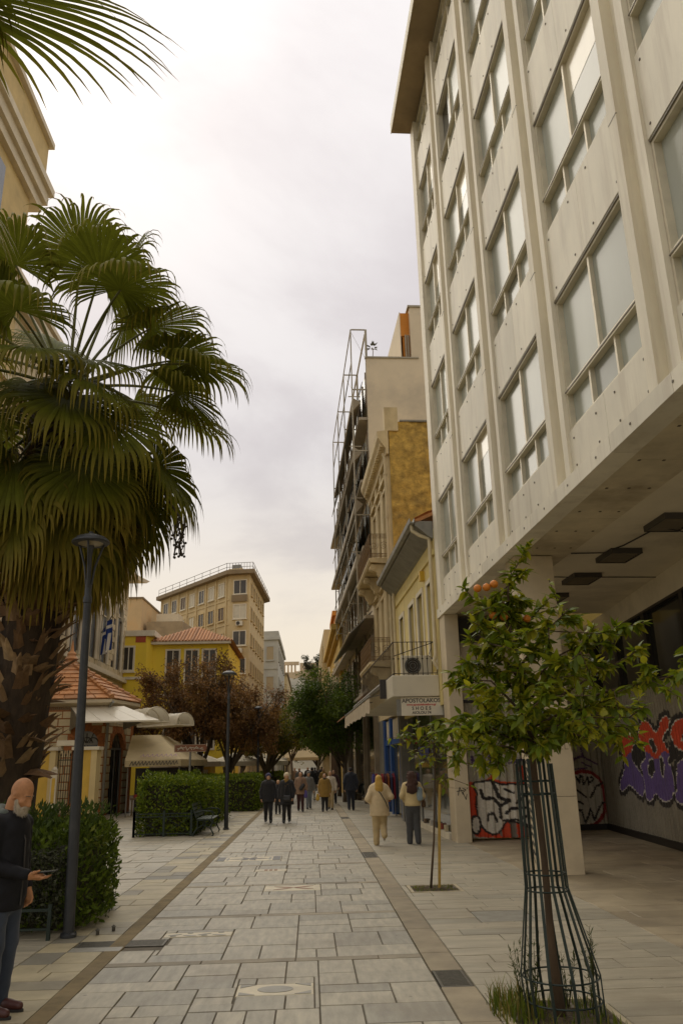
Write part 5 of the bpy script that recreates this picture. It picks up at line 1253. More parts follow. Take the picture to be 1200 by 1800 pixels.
# pale grey block
M_pg = mat('pale blue grey stucco', (0.42, 0.42, 0.40), 0.85, var=0.07, vscale=0.6, dirt=(0.30, 0.29, 0.26), dscale=0.4, damt=0.4)
gb = empty('grey_apartment_block', (0, 0, 0), 0, label='pale blue-grey apartment block with tan shutters beyond the tan block', cat='building')
prism(gb, 'wall', [(-9.5, 130), (-5.0, 129.4), (-4.8, 156), (-9.5, 156)], 0, 21.4, M_pg); prism(gb, 'cornice', [(-9.6, 129.7), (-4.7, 129.1), (-4.5, 156), (-9.6, 156)], 21.4, 21.8, M_pg); prism(gb, 'parapet', [(-9.5, 129.9), (-4.9, 129.3), (-4.7, 156), (-9.5, 156)], 21.8, 22.8, M_pg)
P, L_, _ = face_frame((-9.5, 130), (-5.0, 129.4)); P3, L3_, _ = face_frame((-5.0, 129.4), (-4.8, 156))
M_tsh = mat('tan shutters', (0.36, 0.29, 0.19), 0.8)
for z in (18.2, 13.4, 8.8, 4.2):
    far_window(gb, P, 2.7, 1.1, z, z + 2.1, M_tsh, M_pg, True, 0.12, False)
    quad_box(P, 0, L_, z - 1.5, z - 1.3, 0, 0.12).build('band', M_pg, gb)
    for k in range(6): far_window(gb, P3, 1.5 + k * 4, 1.2, z, z + 2.1, M_wdark, M_pg, True, 0.12, False)
# blocks behind the church and the yellow house
pk = empty('peach_building', (0, 0, 0), 0, label='plain peach rendered building end behind the church', cat='building')
M_pk = mat('peach render', (0.50, 0.37, 0.22), 0.85, var=0.1, vscale=0.5, dirt=(0.55, 0.30, 0.10), dscale=0.5, damt=0.5)
prism(pk, 'wall', [(-26, 85), (-17.8, 85), (-17.5, 98), (-26, 98)], 0, 19.3, M_pk); prism(pk, 'coping', [(-26, 84.9), (-17.7, 84.9), (-17.4, 98), (-26, 98)], 19.3, 19.5, M_tanD)
gl_ = empty('grey_roof_block', (0, 0, 0), 0, label='low grey concrete roof block between the yellow house and the peach building', cat='building')
prism(gl_, 'wall', [(-17.4, 86), (-13.6, 86), (-13.2, 90), (-17.4, 90)], 0, 17.0, M_roofconc); prism(gl_, 'upper_wall', [(-16.8, 88), (-14.4, 88), (-14.2, 90), (-16.8, 90)], 17.0, 18.2, M_chw)
# right-hand far row
M_och = mat('ochre stucco', (0.47, 0.32, 0.075), 0.85, var=0.12, vscale=0.8, dirt=(0.30, 0.20, 0.06), dscale=0.6, damt=0.5)
ob = empty('ochre_house', (0, 0, 0), 0, label='ochre classical house with deep cornice and iron balcony beyond the steel-framed block', cat='house')
A, B = (1.95, 76.0), (2.2, 57.2)
prism(ob, 'wall', [B, (9, 57.2), (9, 76), A], 0, 11.4, M_och)
P, L_, _ = face_frame(A, B)
quad_box(P, -0.2, L_ + 0.3, 10.7, 11.1, 0, 0.3).build('cornice', M_och, ob); quad_box(P, -0.2, L_ + 0.4, 11.1, 11.5, 0, 0.6).build('cornice', M_och, ob); quad_box(P, 0, L_, 11.5, 12.0, -0.3, 0.0).build('parapet', M_och, ob)
for k in range(5):
    u = 1.2 + k * 3.6; far_window(ob, P, u, 1.2, 6.4, 9.3, M_wbr, M_white, False, 0.16); far_window(ob, P, u, 1.3, 0.4, 3.6, M_wdark, M_wbr, False, 0.12)
bb = empty('balcony', (0, 0, 0), 0, ob); quad_box(P, 9.5, 18.2, 5.6, 5.8, 0, 0.8).build('slab', M_stone, bb)
m = MB()
for k in range(40): p = P(9.6 + k * 0.217, 5.8, 0.75); m.bar(p, p + Vector((0, 0, 1.0)), 0.025, 0.025)
m.bar(P(9.5, 6.8, 0.75), P(18.2, 6.8, 0.75), 0.05, 0.05); m.bar(P(18.15, 6.8, 0.75), P(18.15, 6.8, 0.0), 0.05, 0.05)
for k in range(4): p = P(18.15, 5.8, 0.1 + k * 0.18); m.bar(p, p + Vector((0, 0, 1.0)), 0.025, 0.025)
m.build('railing', M_ironp, bb)
og = empty('orange_house', (0, 0, 0), 0, label='narrow orange building rising behind the ochre cornice', cat='building')
prism(og, 'wall', [(2.55, 78), (8, 78), (8, 86), (2.5, 86)], 0, 15.9, M_orange); prism(og, 'cornice', [(2.3, 77.7), (8, 77.7), (8, 86), (2.25, 86)], 15.9, 16.35, M_orange); prism(og, 'roof_room', [(3.5, 78.5), (8, 78.5), (8, 84), (3.5, 84)], 16.35, 18.6, M_orange)
m = MB()
for x in (2.7, 3.4): m.bar((x, 78.2, 16.35), (x, 78.2, 18.4), 0.05, 0.05)
m.bar((2.7, 78.2, 18.4), (3.4, 78.2, 18.4), 0.05, 0.05); m.build('roof_frame', M_greym, og)
pb = empty('pale_block', (0, 0, 0), 0, label='pale cream concrete block with a corner balcony far down the right side', cat='building')
M_pbl = mat('pale cream render', (0.55, 0.47, 0.33), 0.85, var=0.07, vscale=0.6)
prism(pb, 'wall', [(2.3, 90), (8, 90), (8, 112), (2.0, 112)], 0, 13.8, M_pbl); prism(pb, 'upper_storey', [(1.75, 93), (8, 93), (8, 112), (1.45, 112)], 13.8, 17.0, M_tan); prism(pb, 'rear_wing', [(1.55, 96), (2.2, 96), (2.0, 112), (1.3, 112)], 0, 15.5, M_tan)
prism(pb, 'balcony', [(0.85, 93), (2.3, 93), (2.1, 99), (0.75, 99)], 9.6, 10.4, M_yel); P, L_, _ = face_frame((1.3, 112), (1.55, 96))
for z in (6.5, 11.0): 
    for k in range(3): far_window(pb, P, 2 + k * 4.6, 1.4, z, z + 2.2, M_wdark, M_tanD, False, 0.1, False)
# buildings closing the far end of the street
for (x0, x1, y0, y1, h, mt, lb) in ((3.0, 12, 114, 140, 15, M_tan, 'tan block behind the pale cream block on the right'), (2.6, 12, 142, 190, 18, M_pg, 'grey block at the far right end of the street'), (-14, -4.4, 160, 200, 19, M_tan, 'tan block at the far left end of the street')):
    o = empty('distant_block', (0, 0, 0), 0, label=lb, cat='building'); prism(o, 'wall', [(x0, y0), (x1, y0), (x1, y1), (x0, y1)], 0, h, mt); prism(o, 'roof', [(x0 - .3, y0 - .3), (x1 + .3, y0 - .3), (x1 + .3, y1), (x0 - .3, y1)], h, h + 0.4, M_tanD)
    P, L_, _ = face_frame((x0, y0), (x1, y0))
    for z in range(2, int(h) - 2, 3): far_window(o, P, 0.5, 1.3, z, z + 1.6, M_wdark, M_white, False, 0.1, False); far_window(o, P, 2.9, 1.3, z, z + 1.6, M_wblind, M_white, False, 0.1, False)
# ------------------------------------------------------------------ the rock with its old walls
M_rock = mat('grey limestone rock', (0.20, 0.18, 0.14), 0.95, var=0.25, vscale=0.03, dirt=(0.15, 0.16, 0.15), dscale=0.02, damt=0.7, bump=0.6, bscale=0.1)
hl = MB(); nx, ny = 60, 30; rg2 = random.Random(5)
for j in range(ny + 1):
    for i in range(nx + 1):
        x = -160 + 320 * i / nx; y = 470 + 330 * j / ny
        q = max(0.0, 1 - ((x - 10) / 150) ** 4) * min(1, max(0, (y - 480) / 95)) ** 0.8
        hl.v.append((x, y, -1 + 62 * q + (rg2.uniform(-2.2, 2.2) if q > 0.02 else 0)))
for j in range(ny):
    for i in range(nx): hl.f.append((j * (nx + 1) + i, j * (nx + 1) + i + 1, (j + 1) * (nx + 1) + i + 1, (j + 1) * (nx + 1) + i)); hl.m.append(0)
hl.build('hill', M_rock, kind='structure', smooth=True)
M_anc = mat('ancient warm stone', (0.50, 0.40, 0.28), 0.9, var=0.15, vscale=0.15, dirt=(0.33, 0.27, 0.2), dscale=0.08, damt=0.5)
an = empty('hilltop_fortress', (0, 600, 60), 0, label='ancient stone wall and columned ruin on the hilltop at the end of the street', cat='fortress')
for k in range(12): x = -60 + k * 10; MB().box(x, x + 10.2, -2 + (k % 3), 6, -6, 8 + (k * 5 % 4) * 0.8).build('wall_stretch', M_anc, an)
for k in range(6): x = -23.5 + k * 2.6; MB().tube([(x, 2, 8), (x, 2, 13.6)], [0.75, 0.6], 10).build('column', M_anc, an)
MB().box(-25.5, -7.5, 0.8, 3.4, 13.6, 16.0).build('entablature', M_anc, an); MB().box(-26, -24, 3, 9, 8, 15.2).build('side_wall', M_anc, an)
MB().box(-7, 26, 3, 8, 6, 15.3).build('upper_wall', M_anc, an); MB().box(8, 14, 2.5, 8, 15.3, 16.2).build('parapet_block', M_anc, an)
# ================================================================== vegetation
def bark(name, c, **k): return mat(name, c, 0.9, var=0.3, vscale=9, stretch=(1, 1, 0.25), bump=0.6, bscale=30, **k)
M_frond = mat('palm leaf', (1, 1, 1), 0.6, tint=True, var=0.15, vscale=6, trans=0.35, spec=0.15)
M_pet = mat('palm petiole', (0.12, 0.125, 0.035), 0.5, var=0.2, vscale=6)
M_boot = mat('palm leaf base', (0.12, 0.065, 0.028), 0.9, isl=1, col2=(0.38, 0.27, 0.155), var=0.3, vscale=14, stretch=(1, 1, 0.2), bump=0.5, bscale=40)
M_ptr = mat('palm trunk fibre', (0.04, 0.026, 0.014), 0.95, var=0.4, vscale=16, stretch=(1, 1, 0.3), bump=1.0, bscale=35)
def make_frond(hub, az, el, plen, rad, roll, hang, age, rg, nseg=54, face=None):
    """fan leaf: petiole from hub, pleated blade with free drooping tips; age 0 green .. 1 brown"""
    m = MB(); cols = []
    d = Vector((math.cos(az) * math.cos(el), math.sin(az) * math.cos(el), math.sin(el)))
    pts = []; p = Vector(hub); dd = d.copy(); n = 7
    for i in range(n + 1):
        pts.append(p.copy()); p = p + dd * (plen / n); dd = (dd + Vector((0, 0, -0.05 * hang * (1 + age)))).normalized()
    m.tube(pts, [0.035 - 0.018 * i / n for i in range(n + 1)], 5, 1)
    cols += [(1, 1, 1, 1)] * len(m.v)
    o = pts[-1]; ax = dd
    side = ax.cross(Vector((0, 0, 1)))
    side = side.normalized() if side.length > 0.05 else Vector((-math.sin(az), math.cos(az), 0))
    side = (Matrix.Rotation(roll, 3, ax) @ side).normalized(); nrm = side.cross(ax).normalized()
    if nrm.z < 0 and abs(roll) < 1.2: nrm = -nrm
    sp = R(140); st = 12
    gcol = Vector((0.135, 0.155, 0.016)).lerp(Vector((0.22, 0.145, 0.03)), max(0, age - 0.3) / 0.7)
    tipc = Vector((0.30, 0.24, 0.03)).lerp(Vector((0.27, 0.16, 0.04)), age)
    for k in range(nseg):
        th = -sp + 2 * sp * (k + 0.5) / nseg; dth = sp / nseg
        L_ = rad * (0.72 + 0.28 * math.cos(th * 0.55)) * rg.uniform(0.92, 1.06)
        sag = 0.10 * rad
        dl = (ax * math.cos(th) + side * math.sin(th)); ll = (ax * math.cos(th - dth) + side * math.sin(th - dth)); rl_ = (ax * math.cos(th + dth) + side * math.sin(th + dth))
        q = o.copy(); dirv = (dl + nrm * 0.12).normalized(); b = len(m.v); jt = rg.uniform(0.54, 0.66); g_ = hang * rg.uniform(0.7, 1.3)
        tw = rg.uniform(-0.25, 0.25)
        for i in range(st + 1):
            t = i / st
            if i: 
                q = q + dirv * (L_ * 1.18 / st)
                if t > jt: dirv = (dirv + Vector((0, 0, -1)) * (g_ * 0.85 * (0.55 + 2.2 * (t - jt))) + side * tw * 0.05).normalized()
                else: dirv = (dirv - nrm * 0.03 + Vector((0, 0, -0.02 * g_))).normalized()
            wv = (rl_ - ll) * 0.5
            hw = (L_ * 1.18 * t) * (1.0 if t <= jt else max(0.0, (1 - t) / (1 - jt)) ** 0.8 * jt / t)
            hw = max(hw, 0.0)
            w_ = wv * hw * (1.02 if t <= jt else 0.9)
            m.v += [tuple(q - w_), tuple(q + nrm * 0.22 * w_.length), tuple(q + w_)]
            c = gcol.lerp(tipc, min(1, max(0, (t - 0.62 + 0.35 * age) * 1.7)))
            c = c * (0.8 + 0.4 * ((k * 7) % 5) / 5)
            cols += [(c.x, c.y, c.z, 1)] * 3
        for i in range(st):
            a = b + 3 * i
            m.f += [(a, a + 1, a + 4, a + 3), (a + 1, a + 2, a + 5, a + 4)]; m.m += [0, 0]
    m.c = cols
    return m
def palm(name, base, hub, ring, label, boots, seed, trunk_r=0.44, special=()):
    rg = random.Random(seed); base = Vector(base); hub = Vector(hub)
    o = empty(name, base, 0, label=label, cat='palm tree')
    t = MB(); n = 26; pp = []; rr = []
    for i in range(n + 1):
        s = i / n; p = (hub - base) * s; p.x += 0.06 * math.sin(s * 5); pp.append(p); rr.append(trunk_r * (1.12 - 0.2 * min(1, s * 4) + 0.12 * s) * (1 + 0.05 * rg.random()) * (0.35 if i == n else 1) + (0.12 if i == 0 else 0))
    t.tube(pp, rr, 18); t.build('trunk', M_ptr, o, smooth=True)
    bm = []
    for v in range(5):
        b = MB(); w = 0.055 + 0.013 * v; L_ = 0.28 + 0.05 * v; th = 0.028
        sec = [(0.0, w * 1.2, th), (0.35, w * 0.95, th), (0.7, w * 0.8, th * 0.8), (1.0, w * 0.75, th * 0.3)]
        for (s, hw, tt) in sec:
            x = L_ * s; z = 0.05 * math.sin(s * 2)
            nx_ = x - (L_ * 0.22 if s > 0.9 else 0); b.v += [(-hw, x * (1 + 0.06 * (v % 3)), z), (-hw * 0.5, x * 0.97, z + tt * 0.3), (0, nx_, z + tt * (0.2 if s > 0.6 else 1)), (hw * 0.5, x, z + tt * 0.3), (hw, x * (1.05 - 0.05 * (v % 2)), z), (0, nx_, z - tt)]
        for i in range(3):
            for j in range(6): j2 = (j + 1) % 6; b.f.append((i * 6 + j, i * 6 + j2, (i + 1) * 6 + j2, (i + 1) * 6 + j)); b.m.append(0)
        b.f.append((18, 19, 20, 21, 22, 23)); b.m.append(0)
        bm.append(b.mesh('palm leaf base', M_boot))
    for k in range(boots):
        s = 0.20 + 0.62 * k / boots; a = k * 2.39996 + rg.uniform(-0.2, 0.2); c = (hub - base) * s; i = int(s * n); r = rr[i] * 0.93
        up = R(rg.uniform(25, 62) if rg.random() < 0.75 else rg.uniform(-30, 20))
        M_ = Matrix.Rotation(a - math.pi / 2, 4, 'Z') @ Matrix.Rotation(up, 4, 'X') @ Matrix.Rotation(rg.uniform(-0.4, 0.4), 4, 'Y')
        inst('leaf_base', bm[k % 5], o, Vector((c.x + r * math.cos(a), c.y + r * math.sin(a), c.z)), M_.to_euler(), (rg.uniform(0.8, 1.25),) * 3)
    H = hub - base
    for (az, el, pl, rad, roll, hang, age, dz) in list(special) + list(ring):
        f = make_frond(H + Vector((0.15 * math.cos(az), 0.15 * math.sin(az), dz)), az, el, pl, rad, roll, hang, age, rg)
        f.build('frond', [M_frond, M_pet], o, smooth=True)
    return o
rg = random.Random(21)
ring = []
def addring(n, el, pl, rad, hang, age, dz, a0=0.0, jit=8):
    for i in range(n):
        az = a0 + 2 * math.pi * i / n + rg.uniform(-0.22, 0.22)
        ring.append((az, R(el + rg.uniform(-jit, jit)), pl * rg.uniform(0.9, 1.12), rad * rg.uniform(0.9, 1.1), rg.uniform(-0.35, 0.35), hang * rg.uniform(0.8, 1.2), min(1, max(0, age + rg.uniform(-0.12, 0.12))), dz + rg.uniform(-0.15, 0.15)))
addring(4, 62, 1.5, 1.1, 0.9, 0.05, 0.1, 0.6); addring(7, 32, 1.75, 1.15, 1.1, 0.1, 0.0, 0.2); addring(9, 6, 1.8, 1.1, 1.2, 0.2, -0.15, 0.5)
addring(9, -20, 1.75, 1.2, 1.2, 0.25, -0.35); addring(10, -42, 1.6, 1.25, 1.2, 0.3, -0.6, 0.3); addring(10, -60, 1.5, 1.3, 1.1, 0.36, -0.9); addring(9, -74, 1.35, 1.3, 1.0, 0.48, -1.3, 0.2); addring(8, -80, 1.0, 1.15, 1.0, 0.8, -1.7, 0.4)
special = [(R(-70), R(84), 2.3, 1.15, 0.0, 1.0, 0.0, 0.1), (R(10), R(76), 2.25, 1.1, 0.2, 1.1, 0.0, 0.1), (R(190), R(66), 2.4, 1.15, 0.1, 1.0, 0.0, 0.1), (R(-120), R(58), 1.9, 1.1, 0.1, 1.0, 0.05, 0.1), (R(-15), R(42), 1.6, 1.15, 0.2, 1.1, 0.1, 0.0), (R(-5), R(20), 2.0, 1.15, 0.1, 1.2, 0.1, 0.0), (R(-60), R(5), 1.3, 1.1, 0.1, 1.3, 0.25, 0.0), (R(-100), R(-10), 1.2, 1.1, 0, 1.3, 0.3, -0.1)]
palm('palm_tree', (-4.60, 12.5, 0), (-4.08, 12.5, 8.15), ring, 'tall fan palm with shaggy brown trunk behind the near lamp post', 290, 3, special=special)
ring2 = []
rg = random.Random(5)
for i in range(12): ring2.append((R(150 + 240 * i / 11), R(rg.uniform(-25, 55)), 1.3, 1.1, rg.uniform(-0.3, 0.3), 1.0, 0.2, 0))
palm('palm_tree', (-5.0, 4.9, 0), (-4.75, 4.9, 7.95), ring2, 'nearer fan palm whose frond hangs into the top left corner', 40, 9, special=[(R(3), R(2), 1.35, 2.0, 0.55, 0.22, 0.0, 0.0), (R(20), R(-28), 1.1, 1.6, 0.4, 0.3, 0.1, -0.2)])
# fruit stalk hanging from the palm
fs = MB(); 
for k in range(10):
    a = Vector((-2.0 + rnd.uniform(-.06, .06), 12.0, 5.6)); p = [a + Vector((rnd.uniform(-.05, .05), 0, -0.15 * i)) for i in range(5)]; fs.tube(p, 0.008, 4)
    for q in p[1:]: fs.sphere(q + Vector((rnd.uniform(-.04, .04), 0, rnd.uniform(-.05, .05))), 0.022, 5, 4)
fs.tube([(-3.9, 12.4, 7.4), (-2.8, 12.1, 6.8), (-2.0, 12.0, 5.6)], 0.018, 5)
tag(fs.build('fruit_stalk', M_ironp), 'thin dark fruit stalk dangling from the palm crown', 'fruit stalk')

# ------------------------------------------------------------------ leaf clouds and trees
def leaf_mesh(name, P, D, Nn, size, mt, rgn, fold=0.25, aspect=0.42, nseg=1, cols=None):
    """N folded diamond leaves; P base points, D directions, Nn normals (arrays)"""
    N_ = len(P); S = np.cross(D, Nn); S /= (np.linalg.norm(S, axis=1)[:, None] + 1e-9); Nn = np.cross(S, D)
    s = np.asarray(size)[:, None]
    mid = P + D * s * 0.5 - Nn * s * 0.03; tip = P + D * s - Nn * s * 0.18
    l = P + D * s * 0.45 - S * s * aspect * 0.5 + Nn * s * fold * 0.3; r = P + D * s * 0.45 + S * s * aspect * 0.5 + Nn * s * fold * 0.3
    V = np.stack([P, l, mid, r, tip], 1).reshape(-1, 3)
    b = (np.arange(N_) * 5)[:, None]
    F = np.concatenate([b + np.array([[0, 2, 1]]), b + np.array([[0, 3, 2]]), b + np.array([[1, 2, 4]]), b + np.array([[2, 3, 4]])], 1).reshape(-1, 3)
    me = bpy.data.meshes.new(name); me.vertices.add(len(V)); me.vertices.foreach_set('co', V.astype(np.float32).ravel())
    me.loops.add(F.size); me.loops.foreach_set('vertex_index', F.astype(np.int32).ravel()); me.polygons.add(len(F)); me.polygons.foreach_set('loop_start', (np.arange(len(F)) * 3).astype(np.int32))
    me.materials.append(mt)
    if cols is not None:
        ca = me.color_attributes.new('tint', 'FLOAT_COLOR', 'POINT'); C = np.ones((N_, 5, 4), np.float32); C[:, :, :3] = cols[:, None, :]; ca.data.foreach_set('color', C.ravel())
    me.update(); me.validate(); return me
def unit(a): return a / (np.linalg.norm(a, axis=-1, keepdims=True) + 1e-9)
M_leafT = mat('tinted leaf', (1, 1, 1), 0.55, tint=True, trans=0.35, spec=0.25)
def tree(name, base, h_trunk, crown_c, crown_r, nleaf, lsize, pal, label, seed, trunk_r=0.16, nlimb=9, nsub=7, droop=0.3, sparse=0.0, barkc=(0.09, 0.07, 0.05), group=None, cat='tree', lean=(0, 0), clump=0.35, ntrunk=1):
    rg = np.random.default_rng(seed); rp = random.Random(seed); o = empty(name, base, 0, label=label, cat=cat, group=group)
    B = Vector((0, 0, 0)); C = Vector(crown_c) - Vector(base); Rr = Vector(crown_r)
    tr = MB(); top = Vector((lean[0], lean[1], h_trunk))
    for q in range(ntrunk):
        tp = top + Vector((rp.uniform(-.3, .3) * (ntrunk > 1), rp.uniform(-.3, .3) * (ntrunk > 1), 0)); mid = tp * 0.5 + Vector((rp.uniform(-.1, .1), rp.uniform(-.1, .1), 0))
        tr.tube([B + Vector((0.1 * q, 0, -0.05)), mid * 0.3, mid, tp], [trunk_r * 1.35, trunk_r * 1.05, trunk_r * 0.9, trunk_r * 0.75], 9)
    tr.build('trunk', bark('bark ' + name, barkc), o, smooth=True)
    br = MB(); tips = []
    for i in range(nlimb):
        a = 2 * math.pi * i / nlimb + rp.uniform(-.4, .4); e = rp.uniform(-0.35, 1.0); rr = rp.uniform(0.55, 0.9)
        end = C + Vector((Rr.x * rr * math.cos(a) * math.cos(e), Rr.y * rr * math.sin(a) * math.cos(e), Rr.z * rr * math.sin(e)))
        st_ = top * rp.uniform(0.8, 1.0); m1 = st_.lerp(end, 0.45) + Vector((0, 0, 0.12 * Rr.z)) + Vector((rp.uniform(-.15, .15), rp.uniform(-.15, .15), 0)) * Rr.x
        br.tube([st_, m1, end], [trunk_r * 0.5, trunk_r * 0.3, trunk_r * 0.12], 6)
        for k in range(nsub):
            s = m1.lerp(end, rp.uniform(0, 1)); dv = Vector((rp.gauss(0, 1), rp.gauss(0, 1), rp.gauss(0.35, 0.8))).normalized()
            e2 = s + Vector((dv.x * Rr.x, dv.y * Rr.y, dv.z * Rr.z)) * rp.uniform(0.25, 0.5)
            q = e2 - C; kk = math.sqrt((q.x / Rr.x) ** 2 + (q.y / Rr.y) ** 2 + (q.z / Rr.z) ** 2)
            if kk > 1.08: e2 = C + q / kk * rp.uniform(0.92, 1.1)
            mm = s.lerp(e2, 0.5) + Vector((0, 0, 0.05)); br.tube([s, mm, e2], [trunk_r * 0.16, trunk_r * 0.1, trunk_r * 0.04], 4)
            tips.append((s, mm, e2))
            for w in range(2):
                e3 = mm.lerp(e2, rp.random()) + Vector((rp.gauss(0, 1) * Rr.x, rp.gauss(0, 1) * Rr.y, rp.gauss(0, 1) * Rr.z)) * 0.13; br.tube([mm, e3], [trunk_r * 0.07, trunk_r * 0.03], 3); tips.append((mm, mm.lerp(e3, 0.5), e3))
    br.build('branches', bark('bark ' + name, barkc), o, smooth=True)
    T = np.array([[list(a), list(b), list(c)] for a, b, c in tips]); nt = len(T); w = rg.random(nt) ** 1.5 + sparse; w /= w.sum()
    idx = rg.choice(nt, nleaf, p=w); t = rg.random(nleaf) ** 0.6
    P = T[idx, 0] * ((1 - t) ** 2)[:, None] + 2 * T[idx, 1] * (t * (1 - t))[:, None] + T[idx, 2] * (t ** 2)[:, None]
    P = P + rg.normal(0, 1, (nleaf, 3)) * np.array(Rr)[None] * clump * 0.16
    D = unit(unit(P - np.array(C)) * 0.7 + rg.normal(0, 1, (nleaf, 3)) * 0.8 + np.array([0, 0, -droop])); Nn = unit(rg.normal(0, 1, (nleaf, 3)) * 0.6 + np.array([0, 0, 1]))
    pal = np.array(pal); hue = rg.random(nt)[idx]; ci = np.clip((hue * len(pal)).astype(int), 0, len(pal) - 1); cols = pal[ci] * (0.75 + 0.5 * rg.random(nleaf))[:, None]
    me = leaf_mesh('foliage', P, D, Nn, lsize * (0.7 + 0.6 * rg.random(nleaf)), M_leafT, rg, cols=cols); inst('crown', me, o, kind='stuff')
    return o
G1 = [(0.11, 0.165, 0.013), (0.145, 0.195, 0.016), (0.08, 0.125, 0.012), (0.20, 0.22, 0.02)]
GD = [(0.06, 0.105, 0.015), (0.08, 0.13, 0.016), (0.105, 0.16, 0.016)]
BRN = [(0.26, 0.145, 0.058), (0.20, 0.11, 0.046), (0.33, 0.19, 0.07), (0.16, 0.095, 0.04)]
PNK = [(0.28, 0.15, 0.085), (0.20, 0.11, 0.07), (0.34, 0.20, 0.12)]
YG = [(0.17, 0.175, 0.013), (0.28, 0.22, 0.018), (0.12, 0.14, 0.012)]
tree('plum_tree', (-5.6, 42, 0), 1.9, (-5.9, 42, 4.8), (3.4, 2.6, 3.3), 25000, 0.16, BRN, 'large russet-leaved tree in front of the bright yellow house', 4, 0.2, 11, 9, lean=(0.1, 0), ntrunk=2)
tree('plum_tree', (-4.2, 44, 0), 1.9, (-3.3, 44, 4.7), (2.7, 2.4, 2.9), 16000, 0.16, BRN, 'russet-leaved tree just behind the middle lamp post', 8, 0.17, 10, 8, ntrunk=2)
tree('bare_tree', (-2.6, 58, 0), 2.4, (-2.4, 58, 5.4), (1.9, 1.9, 2.9), 2300, 0.16, PNK, 'sparse pinkish half-bare tree in front of the pale grey block', 12, 0.14, 12, 9, sparse=0.3, barkc=(0.16, 0.12, 0.09))
tree('bare_tree', (-1.5, 66, 0), 2.4, (-0.7, 66, 4.9), (1.9, 1.8, 2.4), 2600, 0.16, PNK, 'sparse twiggy tree below the hilltop at the end of the street', 17, 0.12, 10, 8, sparse=0.3, barkc=(0.16, 0.12, 0.09))
tree('mulberry_tree', (-2.65, 50, 0), 1.7, (-2.0, 50, 3.9), (2.9, 2.4, 2.1), 14000, 0.15, YG, 'yellow-green leafy tree behind the dark-coated women', 23, 0.22, 10, 8)
tree('street_tree', (1.82, 44, 0), 2.0, (1.15, 44, 4.5), (3.0, 2.6, 2.9), 22000, 0.15, GD + G1[:1], 'dense dark green tree rooted at the right kerb, nearer of two', 31, 0.12, 12, 10, group='street trees on the right')
tree('street_tree', (1.8, 52, 0), 2.1, (1.0, 52, 4.4), (2.7, 2.4, 2.5), 12000, 0.16, G1, 'lighter green tree rooted at the right kerb, farther of two', 37, 0.12, 11, 9, group='street trees on the right')
tree('pine_tree', (1.4, 118, 0), 14, (0.35, 118, 16.2), (1.7, 1.8, 1.9), 1800, 0.28, [(0.05, 0.06, 0.03), (0.08, 0.09, 0.045)], 'distant pine crown showing beside the pale cream block', 41, 0.15, 8, 7, lean=(-0.6, 0))
tree('garden_tree', (-5.0, 62, 0), 1.8, (-4.6, 62, 4.2), (2.3, 2.0, 2.0), 5000, 0.17, YG + G1, 'green tree filling the gap left of the yellow-green tree', 43, 0.18, 9, 8)
tree('plane_tree', (0.9, 96, 0), 1.8, (0.5, 96, 4.4), (3.0, 2.6, 3.0), 7000, 0.24, GD, 'dark green tree at the far end of the street, right of two', 51, 0.2, 10, 8)
tree('plane_tree', (-2.9, 104, 0), 1.8, (-2.6, 104, 4.6), (3.2, 2.6, 3.2), 7000, 0.24, YG + GD, 'olive green tree at the far end of the street, left of two', 53, 0.2, 10, 8)
